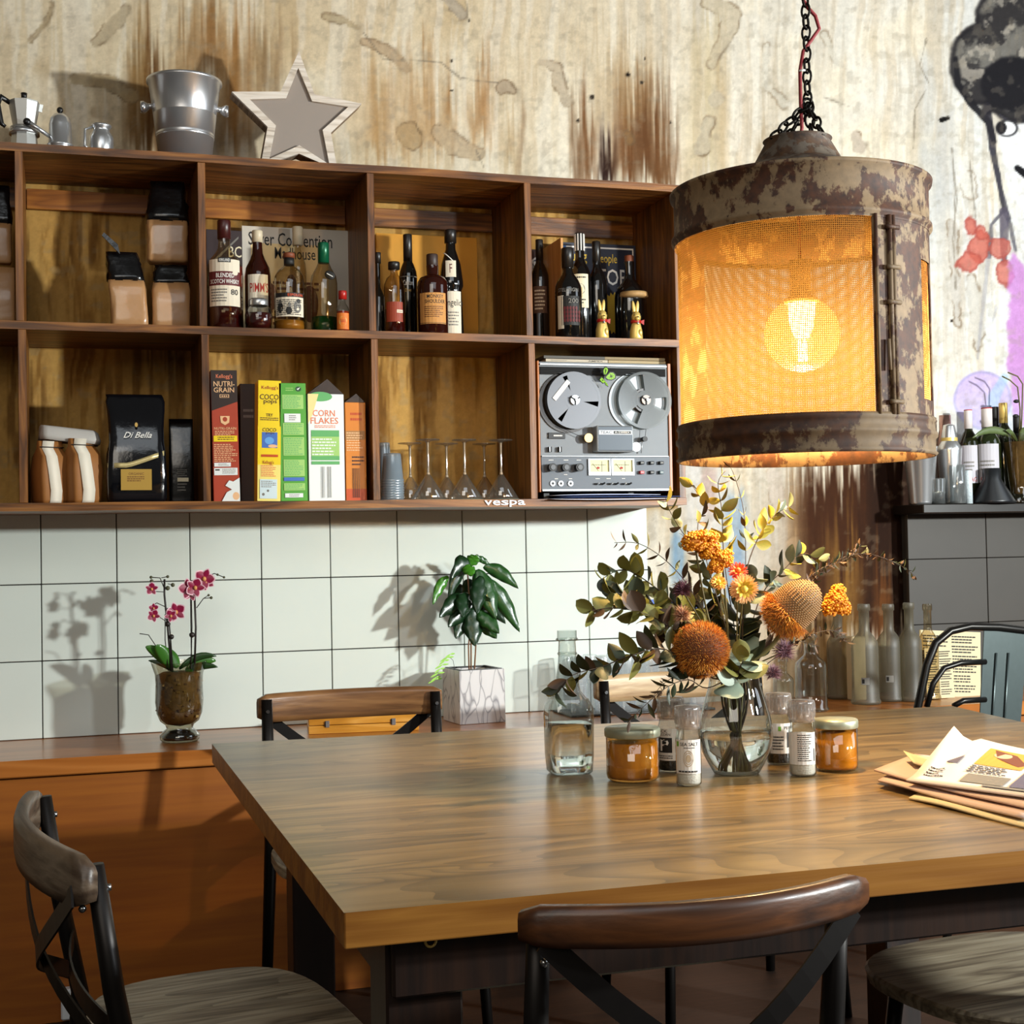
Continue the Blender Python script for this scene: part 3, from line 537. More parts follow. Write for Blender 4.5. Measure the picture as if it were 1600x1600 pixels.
bottle('green_topped_bottle', 'clear bottle with green foil neck and a little green liqueur left', 507, 380, 42, -.22, S2, 'tall', GL_WARM, GRNL, .19, CG, .42, .22, extra=lambda t, R, H: (lambda c: (c.ell((R*.45, -R*.8, H*.63), (R*.4, .002, R*.32), K, rot=(0, .5, 0)), c.box((R*.45, -R*.8-.0022, H*.63), (R*.5, .0006, .002), WH, rot=(0, .5, 0)), c.build('hang_tag', t)))(M()))
bottle('sauce_bottle', 'tiny hot sauce bottle with red cap and orange label at compartment edge', 536, 455, 21, -.28, S2, 'sauce', GL_CLEAR, plain('chili_sauce', '9a2a10', .2), .5, CR, .62, .2, lab=[(.06, .45, 2.0, [('r', 0, 0, 1, 1, plain('orange_label', 'd4701c', .6)), ('c', .5, .5, .3, .3, GOLDI), ('l', .3, .4, .7, .6, 2, REDI)])])
# third compartment
bottle('slim_dark_bottle', 'slim dark bottle with black neck half hidden by the divider', 592, 395, 20, -.22, S2, 'slim', DARKG, None, 0, CB, .5, .13)
bottle('bourbon_bottle', 'small clear shouldered bottle of dark spirit with plain rust-red label', 617, 410, 33, -.25, S2, 'squat', GL_WARM, REDL, .35, CB, .56, .10, lab=[(.17, .44, 1.7, [('r', 0, 0, 1, 1, BRL), ('r', .62, .45, 1, .6, PAP), ('l', .64, .49, .98, .56, 1, BRL)])])
bottle('port_bottle', 'slim black wine bottle between two short whiskies', 639, 367, 28, -.18, S2, 'port', DARKG, None, 0, CB, .5, .26, lab=[(.50, .56, 1.9, [('t', 'Carlton', .2, .1, .8, .9, WH)]), (.44, .48, 1.6, [('t', 'Draws', .3, .1, .7, .9, GOLDI)]), (.585, .592, 2.6, [('r', 0, 0, 1, 1, GREYI)])])
bottle('malt_bottle', 'round whisky bottle with tan Monkey Shoulder label', 677, 398, 48, -.27, S2, 'monkey', BROWNG, None, 0, plain('umber_cap', '33221c', .5), .38, .22, lab=[(.12, .50, 1.9, [('r', 0, 0, 1, 1, TAN), ('t', 'MONKEY', .3, .82, .88, .94, K), ('t', 'SHOULDER', .22, .66, .95, .78, K), ('l', .2, .2, .92, .58, 6, plain('brown_ink', '6a3c18', .6)), ('r', 0, .02, 1, .035, K)])])
def rope(t, R, H):
    c = M(); c.tube([(R*.5*math.cos(a)*1.1, -R*.55*abs(math.sin(a))-R*.25, H*(.72-.06*math.cos(a))) for a in [math.pi*i/14 for i in range(15)]], .0016, WH, 6); c.build('white_cord', t)
bottle('friar_bottle', 'tall black robe-shaped liqueur bottle with white cord and cream label', 706, 360, 38, -.22, S2, 'friar', DARKG, None, 0, CB, .5, .12, lab=[(.02, .42, 1.75, [('r', 0, 0, 1, 1, PAP), ('t', 'Frangelico', -.05, .62, 1.15, .82, K), ('l', .1, .2, .9, .55, 5, GREYI)]), (.55, .70, .9, [('r', 0, 0, 1, 1, PAP), ('t', 'F', .38, .25, .62, .8, MARI)])], extra=rope)
# fourth compartment
bottle('dark_spiced_bottle', 'squat black bottle with glossy label of red arches, front of the right box', 889, 388, 42, -.27, S2, 'whisky', DARKG, None, 0, CB, .44, .22, lab=[(.10, .46, 1.8, [('r', 0, 0, .3, 1, PAP), ('r', .2, .1, 1, .98, K)]+[('c', .34+.12*i, .25+.12*j, .05, .06, MARI) for i in range(6) for j in range(4) if i+j < 8]+[('t', '200', .5, .76, .9, .9, GREYI)]), (.50, .54, 2.0, [('t', 'STELLINGIN', .1, 0, .9, 1, GREYI)])])
def stripes(t, R, H):
    c = M()
    for i in range(10):
        a = 2*math.pi*i/10; c.box((R*.44*math.cos(a), R*.44*math.sin(a), H*.915), (.003, .003, H*.15), WH, rot=(0, 0, a))
    c.build('cap_stripes', t)
bottle('tall_cream_label_bottle', 'tall black bottle with cream picture label and striped cap', 908, 365, 34, -.17, S2, 'port', DARKG, None, 0, K, .44, .16, extra=stripes, lab=[(.32, .62, 1.6, [('r', 0, 0, 1, 1, CREAM), ('l', .1, .85, .9, .95, 1, K), ('c', .5, .55, .28, .16, GREYI), ('r', .35, .3, .6, .6, GOLDI), ('l', .15, .1, .85, .28, 2, K)])])
bottle('plain_black_bottle', 'tall plain black bottle behind the left gold rabbit', 934, 378, 32, -.14, S2, 'port', DARKG, None, 0, CB, .42, .25)
bottle('capped_dark_bottle', 'dark bottle wearing a small toadstool-like brimmed cap, right of the record sleeve', 985, 400, 48, -.18, S2, 'whisky', DARKG, None, 0, CBR, .3, .2, extra=lambda t, R, H: (lambda c: (c.lathe([(0, H*.66), (R*.9, H*.645), (R*.95, H*.60), (R*.7, H*.585), (0, H*.585)][::-1], plain('toadstool_tan', 'b08a58', .6, var=.3, scale=90), 20, c=(R*.25, -R*.5, -.02)), c.build('brimmed_charm', t)))(M()))
# wooden bottle crate with ale bottle
pl_ = M(); a = aY(868, 340, -.2); 
cr = thing('plank_box_side', 'narrow upright light wood plank of a gift box in the right compartment', 'plank', (a.x, -.17, S2))
q = M(); q.box((0, 0, .15), (.008, .16, .30), wood('light_pine', ['a0682c', 'bf8444', 'cc9656'], 2, .5, 1, .2), .001); q.build('plank', cr)
bottle('ale_bottle', 'dark tall ale bottle pictured behind the divider beside the plank', 845, 375, 30, -.12, S2, 'wine', DARKG, None, 0, CB, .4, .2, lab=[(.3, .55, 1.5, [('r', 0, 0, 1, 1, plain('sepia_label', '5c4030', .6)), ('l', .1, .1, .9, .9, 6, PAP)])])
bc = aY(850, 430, -.04)
q = M(); q.box((bc.x-.005, -.03, S2+.155), (.11, .012, .31), plain('maroon_board', '4a2c22', .6), .001)
art(q, flat(bc.x-.06, S2, .11, .31, -.0365), [('c', .42, .80, .30, .13, WH), ('c', .42, .80, .26, .11, plain('badge_navy', '2a2f52', .5)), ('c', .42, .72, .16, .06, REDI), ('r', -.0, .78, .95, .88, WH), ('t', 'CENTENARY', .03, .80, .92, .86, plain('badge_navy', '2a2f52', .5)), ('c', .42, .70, .06, .03, WH)])
tag(q.build('advert_board'), 'maroon advert board with round Centenary badge behind ale bottle', 'board')
# record sleeves
def sleeve(name, label, x0, y0, x1, y1, Y, items, mat):
    a, b_ = aY(x0, y1, Y), aY(x1, y0, Y); q = M(); w_, h_ = b_.x-a.x, b_.z-S2
    q.box(((a.x+b_.x)/2, Y+.003, S2+h_/2+.0005), (w_, .005, h_), mat, .0006)
    art(q, flat(a.x, S2, w_, h_, Y+.0003), items); return tag(q.build(name), label, 'record sleeve')
sleeve('record_sleeve', 'cream record sleeve lettered Silver Convention Madhouse behind the bottles', 380, 361, 545, 516, -.045, [('r', .08, .02, .80, .86, plain('sleeve_buff', 'dcc28c', .7)), ('t', 'Silver Convention', .06, .84, .84, .955, K), ('t', 'Madhouse', .30, .73, .68, .83, K), ('l', .12, .1, .75, .55, 9, plain('brown_ink', '6a3c18', .6)), ('c', .25, .4, .07, .12, plain('brown_ink', '6a3c18', .6)), ('c', .62, .35, .08, .16, plain('brown_ink', '6a3c18', .6)), ('c', .45, .5, .05, .1, plain('brown_ink', '6a3c18', .6))], plain('sleeve_grey', 'c4bcae', .6))
sleeve('dark_sleeve', 'dark maroon sleeve with BC lettering and red block at compartment left', 324, 361, 378, 516, -.05, [('t', 'BC', .62, .76, .98, .86, CREAM), ('r', .5, .5, 1, .68, REDI), ('p', [(.1, .7), (.9, .95), (.9, .93), (.1, .67)], GREYI)], plain('sleeve_maroon', '2a1618', .5))
sleeve('amber_board', 'plain amber board leaning behind the dark liqueur bottles', 590, 372, 745, 521, -.03, [('c', .78, .7, .06, .05, plain('amber_dark', 'a8660c', .7)), ('r', .8, .55, .82, .6, K)], plain('amber_card', 'c98a14', .6, var=.1, scale=8))
sleeve('navy_sleeve', 'navy record sleeve lettered Young People TOP with yellow sunburst', 872, 384, 993, 526, -.05, [('r', .02, .955, .97, .97, WH), ('r', .955, .1, .97, .96, WH), ('t', 'Young', .0, .80, .38, .93, plain('sleeve_yellow', 'e0bc3c', .6)), ('t', 'People', .50, .80, .76, .91, plain('sleeve_yellow', 'e0bc3c', .6)), ('t', 'TOP', .5, .62, .88, .77, WH),
       ('p', [(.72+(.17 if i % 2 else .2)*math.cos(i*math.pi/24), .36+(.17 if i % 2 else .2)*math.sin(i*math.pi/24)) for i in range(48)], plain('sleeve_yellow', 'e0bc3c', .6)), ('r', .0, .72, .12, .97, plain('sleeve_blue', '3f6fae', .6))], plain('sleeve_navy', '15182e', .5))
# gold rabbits
def rabbit(px, lab):
    p = aY(px, 520, -.295); t = thing('foil_rabbit', lab, 'chocolate rabbit', (p.x, -.295, S2), face(p)+.3, 'gold foil rabbits on the shelf')
    q = M(); q.loft([(0, .013, .011, 0, 0), (.004, .0145, .013, 0, 0), (.020, .0135, .013, 0, .001), (.032, .010, .011, 0, 0), (.038, .008, .009, 0, 0)], GF, 18, e=.9); q.ell((.006, -.008, .012), (.006, .006, .010), GF, rot=(.4, 0, 0)); q.build('body', t)
    q = M(); q.ell((0, -.002, .047), (.0105, .0125, .0125), GF); q.ell((0, -.012, .043), (.006, .006, .005), GF)
    for s in (-1, 1): q.ell((s*.004, .002, .066), (.0042, .003, .016), GF, rot=(0, s*.12, 0))
    q.build('head', t)
    q = M(); q.lathe([(.0095, .034), (.0118, .036), (.0118, .040), (.0095, .042)], CR, 18); q.prism([(.006, -.004, .038), (.020, .002, .043), (.019, .002, .032)], (0, .002, 0), CR); q.build('red_ribbon', t)
    q = M(); q.ell((0, -.0145, .033), .0028, SV); q.build('bell', t)
    q = M(); q.ell((-.0065, -.0105, .050), .0014, K); q.ell((.0065, -.0105, .050), .0014, K); q.ell((0, -.018, .0455), (.0018, .0012, .0012), K); q.build('painted_eyes_nose', t); t.scale = (1.32, 1.32, 1.42)
rabbit(941, 'gold foil rabbit with red ribbon, left of the pair'); rabbit(994, 'gold foil rabbit with red ribbon, right of the pair')

# ================================================================= BAGS
KRAFT = plain('kraft_paper', 'a9794a', .6, var=.12, scale=40, bump=.3); BLKB = plain('black_foil_bag', '0c0c0e', .22, coat=.3, bump=.5, scale=35); KPL = plain('kraft_clear_bag', 'b98a5c', .3, coat=.5, var=.08, bump=.5, scale=30)
def bag(name, label, px, ybot, ytop, wpx, Y, Z, mat, top=None, split=.7, lean=0, rz=0, seed=1, group=None, depth=.6, z0=None, pinch=.25):
    p = aY(px, 510 if Z > 1.5 else 700, Y); zt = aY(px, ytop, Y).z; zb = Z if z0 is None else z0; H = zt-zb; w_ = wpx/2*mpp(p)
    t = thing(name, label, 'coffee bag', (p.x, Y, zb+.0005), face(p)+rz, group); d_ = w_*depth
    def sec(k): return (k*H, w_*(1-(.45 if top else .1)*max(0, k-.6)), d_*(1 if k < .5 else 1-(1-pinch)*((k-.5)/.5)), lean*k*k, 0)
    if top:
        q = M(); q.loft([(0, w_*.92, d_*.92, 0, 0)]+[sec(k) for k in np.linspace(.03, split, 7)], mat, 24, e=.35, wob=.07, seed=seed); q.build('lower_bag', t)
        q = M(); q.loft([sec(k) for k in np.linspace(split-.01, 1, 6)], top, 24, e=.5, wob=.22, seed=seed+1); q.build('folded_top', t)
    else:
        q = M(); q.loft([(0, w_*.92, d_*.92, 0, 0)]+[sec(k) for k in np.linspace(.03, 1, 9)], mat, 24, e=.35, wob=.03, seed=seed); q.build('bag', t)
    return t
bag('coffee_bag', 'clear-fronted kraft coffee bag with crumpled black top, leftmost in upper box', 203, 505, 395, 56, -.24, S2, KPL, BLKB, .62, lean=-.02, seed=2)
b2 = bag('coffee_bag', 'lower kraft coffee bag with black top, under another bag', 268, 505, 415, 58, -.23, S2, KPL, BLKB, .72, seed=3)
zmid = aY(262, 413, -.2).z
bag('coffee_bag', 'kraft and black coffee bag stacked on top of another bag', 263, 410, 285, 62, -.19, S2, KPL, BLKB, .5, lean=.004, seed=5, z0=zmid+.004)
q = M(); q.prism([Vector((0, 0, 0)), Vector((.035, 0, -.03)), Vector((.04, 0, -.055)), Vector((-.005, 0, -.008))], (0, .008, 0), BLKB)
tp = aY(162, 366, -.24); o = q.build('bag_tab'); tag(o, 'crumpled black foil strip sticking out from leftmost upper coffee bag', 'foil strip'); o.location = (tp.x, -.262, tp.z)
q.V; 
bag('coffee_bag', 'kraft coffee bag at the left picture edge, lower of the two', 2, 505, 418, 42, -.24, S2, KPL, None, seed=8)
bag('coffee_bag', 'black-topped coffee bag at the left picture edge, upper of the two', -4, 410, 290, 44, -.22, S2, KPL, BLKB, .5, seed=9, z0=aY(2, 413, -.24).z+.004)
# lower box, left
L2 = SB+TB
WSTR = plain('white_bag_gusset', 'e6ddcb', .6, bump=.3, scale=50)
for k, (px, w_, yt, lab) in enumerate([(78, 56, 690, 'kraft gusseted bag with white side strip, left one'), (128, 60, 686, 'kraft gusseted bag with white side strip, right one beside black bag')]):
    p = aY(px, 740, -.235); Hh = aY(px, yt, -.235).z-L2; ww = w_/2*mpp(p)
    t = thing('gusseted_bag', lab, 'bag', (p.x, -.235, L2+.0005), .5, 'kraft gusseted bags')
    q = M(); q.loft([(0, ww*.75, ww*.62, 0, 0), (.01, ww*.8, ww*.72, 0, 0), (Hh*.5, ww*.9, ww*.8, 0, 0), (Hh*.75, ww*.78, ww*.7, 0, 0), (Hh*.88, ww*.72, ww*.2, 0, 0), (Hh, ww*.72, ww*.14, 0, 0)], plain('plain_kraft', '96602a', .65, var=.1, scale=30), 20, e=.3, wob=.03, seed=k); q.build('bag', t)
    q = M(); N = 12; prof = [(0, .74), (.05, .80), (.2, .9), (.5, .93), (.75, .8), (.88, .62), (1, .60)]
    vs = []
    for kk, (z, a) in enumerate(prof):
        for s in (-1, 1): vs.append((-ww*.15+s*ww*.34+ww*.12*math.sin(z*5+1), -ww*a*(.92 if z < .8 else .40), z*Hh))
    q.add(vs, [(2*i, 2*i+1, 2*i+3, 2*i+2) for i in range(len(prof)-1)], WSTR, True); q.build('white_gusset', t, solid=.002)
    q = M(); q.tube([(-ww*.72, -ww*.26, Hh*.9), (ww*.72, -ww*.26, Hh*.9)], .0016, plain('dark_tie', '2a2018', .5), 6); q.build('tin_tie', t)
p = aY(108, 690, -.18); q = M(); zb = L2+.138
vs = lambda u, v: (p.x-.082+.165*u, -.26+.13*v+.004*math.sin(u*9), zb+.012+.018*v+.008*math.sin(u*5+v*2)+.026*(1-u)*v)
q = M(); q.loft([(0, .076, .045, 0, 0), (.012, .078, .046, 0, 0), (.030, .074, .040, -.004, 0), (.036, .070, .034, -.008, 0)], plain('white_paper_bag', 'b8b4ae', .55, bump=.5, scale=25), 22, e=.35, wob=.06)
o = q.build('folded_paper_bag'); tag(o, 'flat folded white paper bag lying across the two kraft bags', 'bag'); o.location = (p.x, -.20, aY(108, 690, -.2).z-.003); o.rotation_euler = (0, .10, .1)
# big black coffee bag
p = aY(213, 700, -.24); Hh = aY(213, 616, -.24).z-L2; ww = 46*mpp(p)
t = thing('black_coffee_bag', 'large glossy black coffee bag lettered Di Bella with gold strip and label', 'coffee bag', (p.x, -.235, L2+.0005), face(p)*.6)
q = M(); SHN = plain('shiny_black_film', '0b0d12', .13, coat=.6, bump=.9, scale=14)
q.loft([(0, ww*.92, ww*.5, 0, 0), (.01, ww*.98, ww*.60, 0, 0), (Hh*.25, ww*1.0, ww*.66, 0, 0), (Hh*.45, ww*.96, ww*.62, 0, 0), (Hh*.55, ww*.90, ww*.58, 0, .002), (Hh*.68, ww*.9, ww*.5, 0, .004), (Hh*.85, ww*.96, ww*.36, 0, .008), (Hh*.93, ww*.98, ww*.22, -.002, .012), (Hh*.97, ww*.94, ww*.2, -.002, .014), (Hh, ww*.92, ww*.14, -.004, .016)], SHN, 32, e=.3, wob=.035, seed=4); q.build('bag', t)
fd = ww*.62+.004
GP = plain('gold_label', 'c09a48', .35, .4)
q = M(); art(q, flat(-ww*.52, Hh*.11, ww*1.0, Hh*.19, -fd-.002), [('r', 0, 0, 1, 1, GP), ('t', 'ORGANIC', .25, .72, .75, .84, plain('brown_ink', '6a3c18', .6)), ('l', .2, .4, .8, .68, 3, plain('brown_ink', '6a3c18', .6))]); q.build('gold_label', t, solid=.0012)
q = M(); art(q, flat(-ww*.5, Hh*.585, ww*1.0, Hh*.16, -ww*.5-.007), [('t', 'Di Bella', .08, 0, .98, .34, WH, .1), ('c', .5, .75, .05, .13, GOLDI)]); q.build('lettering', t)
q = M(); ns = 12; vs = []
for i in range(ns+1):
    u = i/ns; x = (-.95+1.85*u)*ww; zc = Hh*(.335+.13*max(0, u-.35)**1.1*1.4)
    for s in (-1, 1): vs.append((x, -fd-.002-(.004 if .1 < u < .9 else -ww*.14), zc+s*Hh*.022))
q.add(vs, [(2*i, 2*i+2, 2*i+3, 2*i+1) for i in range(ns)], plain('pale_gold_strip', 'd8c48a', .35, .3), True); q.build('gold_strip', t, solid=.001)
t = bag('dark_coffee_bag', 'narrow black coffee bag with cream label beside the divider', 283, 780, 655, 38, -.2, L2, BLKB, None, seed=12, pinch=.15)
q = M(); art(q, flat(-.014, .03, .034, .06, -.026), [('r', .1, .45, .95, .62, CREAM), ('l', .1, .68, .9, 1, 4, GREYI), ('l', .1, .0, .9, .4, 3, GREYI)]); q.build('printed_label', t)

# ================================================================= CEREAL BOXES
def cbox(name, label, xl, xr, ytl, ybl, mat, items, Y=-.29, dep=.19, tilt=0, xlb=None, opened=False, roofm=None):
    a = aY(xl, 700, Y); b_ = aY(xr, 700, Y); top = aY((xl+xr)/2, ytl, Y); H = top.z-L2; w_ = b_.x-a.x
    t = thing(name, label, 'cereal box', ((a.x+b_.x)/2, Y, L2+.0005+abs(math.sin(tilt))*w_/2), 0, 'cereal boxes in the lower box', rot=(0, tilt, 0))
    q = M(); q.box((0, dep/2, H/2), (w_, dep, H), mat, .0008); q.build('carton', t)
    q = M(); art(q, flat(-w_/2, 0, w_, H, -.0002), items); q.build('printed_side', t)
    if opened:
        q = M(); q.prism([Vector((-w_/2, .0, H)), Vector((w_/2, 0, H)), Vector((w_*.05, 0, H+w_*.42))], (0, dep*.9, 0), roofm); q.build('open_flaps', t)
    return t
BK = plain('carton_black_brown', '2a1a14', .4); BRED = plain('carton_brick_red', 'a83c22', .4); YEL = plain('carton_yellow', 'efce10', .4); YL2 = plain('pale_yellow', 'f0de78', .5); GRN = plain('carton_green', '4f9e34', .4); GR2 = plain('pale_green', '9cc86c', .5); GR3 = plain('mid_green', '5aa860', .5); WHC = plain('carton_white', 'e4e8e6', .4); ORC = plain('carton_orange', 'd27a12', .4); OR2 = plain('deep_orange', 'c2450c', .4); BLU = plain('print_blue', '3c6ab8', .5); BRN = plain('print_brown', '4a2410', .5); PCH = plain('print_peach', 'e8b888', .5); MINT = plain('print_mint', 'c8e4b8', .5); PNK = plain('print_salmon', 'e27a52', .5)
cbox('cereal_box', 'tall black and brick-red Nutri-Grain cereal box, leftmost', 333, 374, 579, 783, BRED, [('p', [(0, .69), (1, .76), (1, 1), (0, 1)], BK), ('t', "Kellogg's", .2, .93, .82, .97, PNK), ('t', 'NUTRI-', .1, .875, .9, .915, PCH), ('t', 'GRAIN', .1, .83, .88, .868, PCH), ('r', .32, .79, .68, .815, PCH), ('r', .35, .793, .65, .812, BK), ('c', .42, .802, .03, .005, PCH), ('c', .5, .802, .03, .005, PCH), ('c', .58, .802, .03, .005, PCH),
     ('p', [(.32, .65), (.68, .65), (.66, .60), (.5, .58), (.34, .60)], PCH), ('c', .5, .625, .09, .018, BRED), ('t', 'NUTRI-GRAIN', .08, .545, .92, .565, PCH), ('l', .1, .5, .9, .54, 3, PCH), ('r', .05, .455, .95, .50, YEL), ('l', .2, .465, .9, .495, 2, BRN), ('l', .05, .3, .95, .44, 10, PCH), ('r', .05, .265, .68, .295, WHC), ('l', .2, .27, .6, .29, 2, GREYI), ('r', .04, .2, .93, .255, WHC), ('r', .08, .235, .25, .245, K), ('l', .35, .21, .9, .25, 4, GREYI), ('p', [(.45, .12), (.6, .16), (.75, .15), (1, .18), (1, 0), (.3, 0), (.5, .07), (.7, .09)], WHC), ('c', .85, .04, .13, .03, PCH)], tilt=-.012)
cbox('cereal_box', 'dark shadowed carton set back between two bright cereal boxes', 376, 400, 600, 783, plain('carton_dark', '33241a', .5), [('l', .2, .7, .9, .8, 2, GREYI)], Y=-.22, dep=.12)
cbox('cereal_box', 'yellow Coco Pops cereal box leaning slightly', 401, 437, 595, 783, YEL, [('r', 0, 0, 1, .5, YL2), ('p', [(0, .3), (1, .3), (1, .62), (0, .62)], YEL), ('t', "Kellogg's", .15, .92, .88, .955, REDI), ('t', 'COCO', .08, .84, .9, .885, BRN), ('t', 'pops', .25, .8, .82, .835, BRN), ('t', 'TRY', .35, .70, .65, .725, BRN), ('l', .1, .665, .95, .695, 2, BRN), ('r', .18, .44, .85, .57, BLU), ('c', .5, .5, .2, .03, plain('sky_print', '5ea0dc', .5)), ('c', .65, .455, .2, .014, PCH), ('t', 'COCO', .2, .575, .8, .605, BRN), ('t', 'pops', .35, .55, .72, .57, BRN), ('r', .15, .365, .88, .385, OR2), ('t', "Kellogg's", .22, .30, .7, .335, REDI), ('l', .15, .2, .85, .3, 7, PNK), ('r', .1, .02, .85, .18, plain('pale_blue', 'cfe0e4', .5)), ('l', .15, .11, .8, .17, 4, GREYI), ('c', .25, .055, .06, .012, GREYI), ('c', .45, .085, .05, .01, GREYI)], tilt=.02)
cbox('cereal_box', 'green cereal box covered in pale nutrition panels', 438, 480, 599, 783, GRN, [('c', .72, .95, .11, .022, plain('deep_green', '1e4a24', .5)), ('p', [(.66, .95), (.71, .94), (.8, .965), (.71, .955)], WHC), ('l', .25, .93, .55, .965, 2, GR2)]+[it for y0, y1 in ((.78, .90), (.56, .66), (.385, .54), (.21, .35), (.09, .15)) for it in (('r', .12, y0, .9, y1, GR2), ('l', .16, y0+.005, .86, y1-.005, int((y1-y0)*70), GR3))]+[('r', .18, .665, .78, .74, WHC), ('l', .35, .68, .62, .73, 3, GREYI), ('r', .12, .17, .88, .20, BLU), ('r', .15, .03, .82, .065, WHC), ('l', .3, .035, .75, .06, 2, GREYI)], tilt=-.006)
cbox('cereal_box', 'white Corn Flakes box with green panel and opened top', 482, 538, 616, 783, WHC, [('c', .35, .975, .33, .045, GR3), ('p', [(0, 1), (.3, 1), (.12, .8), (0, .72)], plain('pale_gold_print', 'ead690', .5)), ('t', 'CORN', .13, .79, .75, .85, PNK), ('t', 'FLAKES', .07, .72, .84, .78, PNK), ('l', .18, .68, .8, .71, 2, PNK), ('r', .08, .38, .86, .66, GR2), ('r', .08, .60, .86, .66, GR3), ('l', .1, .42, .84, .59, 6, WHC), ('r', .08, .34, .86, .37, GR3), ('r', .08, .38, .86, .42, GR3)]+[('r', .33+.024*i, .03, .33+.024*i+.004+.01*((i*7) % 3)/2, .32, GREYI) for i in range(13) if i not in (5, 6, 7)], opened=True, roofm=BK)
cbox('cereal_box', 'orange cereal box with barcode, rightmost', 540, 572, 629, 783, ORC, [('r', 0, 0, 1, .12, OR2), ('l', .25, .80, .85, .91, 2, OR2), ('r', 0, .62, .95, .71, plain('tan_print', 'a8743a', .5)), ('l', .05, .5, .9, .7, 8, PCH), ('l', .3, .35, .9, .46, 3, BRN)]+[('r', .3+.045*i, .03, .3+.045*i+.012+.012*(i % 2), .33, BK) for i in range(9)]+[('r', .28, .02, .74, .34, PCH)][:0], opened=True, roofm=BK, tilt=.0)
# ================================================================= GLASSES ON THE SHELF
CUPM = thin('ribbed_clear_plastic', 'dfe8ee', .22, .85, .15, dif=.35, difcol='c8d4dc')
for k, (px, yt, w_, Y, lab) in enumerate([(613, 688, 38, -.24, 'front stack of ribbed clear plastic cups beside martini glasses'), (601, 687, 24, -.14, 'rear taller stack of clear plastic cups against the divider')]):
    p = aY(px, 740, Y); R = w_/2*mpp(p)*.95; H = aY(px, yt, Y).z-L2-(.03 if k == 0 else 0)
    t = thing('cup_stack', lab, 'plastic cups', (p.x, Y, L2), 0)
    n = 9
    for i in range(n):
        c = M(); z = H*.45*i/n; h = H*.55; c.lathe([(0, z+h), (R*.72, z+h), (R*.76, z+h-.004), (R*.94, z+.006), (R, z+.004), (R, z)], CUPM, 24); c.build('cup', t)
MART = [(0, 0)]
def martini(px, Y, lab, rim=None):
    p = aY(px, 740, Y); H = .172; R = .051
    t = thing('martini_glass', lab, 'cocktail glass', (p.x, Y, L2), 0, 'upturned martini glasses')
    q = M(); q.lathe([(R, .0005), (R+.0008, .0015), (.008, .070), (.0045, .074), (.0035, .09), (.0035, .13), (.004, .160), (.008, .166), (.034, .169), (.0345, .171), (0, .171)], thin('cocktail_glass', 'ece8e0', .2, .9, .03, dif=.08, difcol='e0dcd0', edgetint='988c74'), 36); q.build('glass_body', t)
    q = M(); q.lathe([(.0048, .0735), (.0028, .09), (.0026, .13), (.0035, .163)], plain('glass_core', 'b9a58c', .08, coat=.5), 12)
    q.cyl((0, 0, .075), .0045, .007, plain('glass_core', 'b9a58c', .08)); q.build('stem_core', t)
    q = M(); rr = [(R+.001+.0012*math.cos(a), .0014+.0012*math.sin(a)) for a in [2*math.pi*i/8 for i in range(9)]]; q.lathe(rr, thin('rim_glass', 'd8e0d0', .45, .8, dif=.3, difcol='cfd8c0'), 36); q.build('rim', t)
martini(669, -.26, 'upturned martini glass, front row left'); martini(726, -.26, 'upturned martini glass, front row middle'); martini(783, -.26, 'upturned martini glass, front row right above the badge')
martini(641, -.13, 'upturned martini glass, back row nearest plastic cups'); martini(698, -.12, 'upturned martini glass, back row middle'); martini(757, -.12, 'upturned martini glass, back row right')

# ================================================================= TAPE DECK
DY = -.300
def D(cx, cy, dy=0): return aY(820+cx/6.4, 540+cy/6.4, DY-dy)
A0, A1 = D(145, 1470), D(1480, 190); DX, DZ = A0.x, L2+.022
x1 = XD[5]-.012; zt = A1.z
dk = thing('tape_deck', 'grey reel-to-reel tape deck with wooden cheeks in bottom right box', 'tape deck', (0, 0, 0)); dk.location = ((DX+x1)/2, DY, DZ)
OFF = Vector(dk.location)
def L(p): return Vector(p)-OFF
def part(mb, name, lab=None, par=None): return mb.build(name, par or dk, lab)
FP = plain('deck_faceplate', '6e7276', .5, .1, var=.08, scale=30); FP2 = plain('deck_grey_panel', '565c64', .5, .1); BLKP = plain('black_plastic', '0c0c0e', .5); SILV = plain('deck_silver', 'b4b8ba', .35, .5)
CHK = wood('orange_cheek', ['8a4210', 'b0601c', 'c67828'], 2, .35, 1.2, .1)
q = M(); q.box(((DX+x1)/2-OFF.x, .13, (zt+DZ)/2-OFF.z), (x1-DX, .24, zt-DZ), plain('deck_case', '2b2826', .6), .002); part(q, 'case')
zsplit = D(700, 1105).z
q = M(); q.box(((DX+x1)/2-OFF.x, .004, (zt+zsplit)/2-OFF.z), (x1-DX-.012, .008, zt-zsplit), FP, .001); part(q, 'upper_faceplate')
q = M(); q.box(((DX+x1)/2-OFF.x, .002, (zsplit+DZ)/2-OFF.z), (x1-DX-.012, .012, zsplit-DZ), FP2, .001); part(q, 'control_panel')
q = M(); q.box((x1-OFF.x-.0045, .1, (zt+DZ)/2-OFF.z), (.009, .21, zt-DZ+.004), CHK, .001); part(q, 'wooden_cheek')
q = M(); q.box((DX-OFF.x+.002, .1, (zt+DZ)/2-OFF.z), (.005, .21, zt-DZ+.004), CHK, .001); part(q, 'wooden_cheek')
for cy, th in ((200, .005), (1108, .003), (1445, .006)):
    z = D(700, cy).z; q = M(); q.box(((DX+x1)/2-OFF.x-.004, -.006, z-OFF.z), (x1-DX-.02, .008, th), SILV, .0008); part(q, 'silver_trim')
za, zb = D(700, 222).z, D(700, 300).z
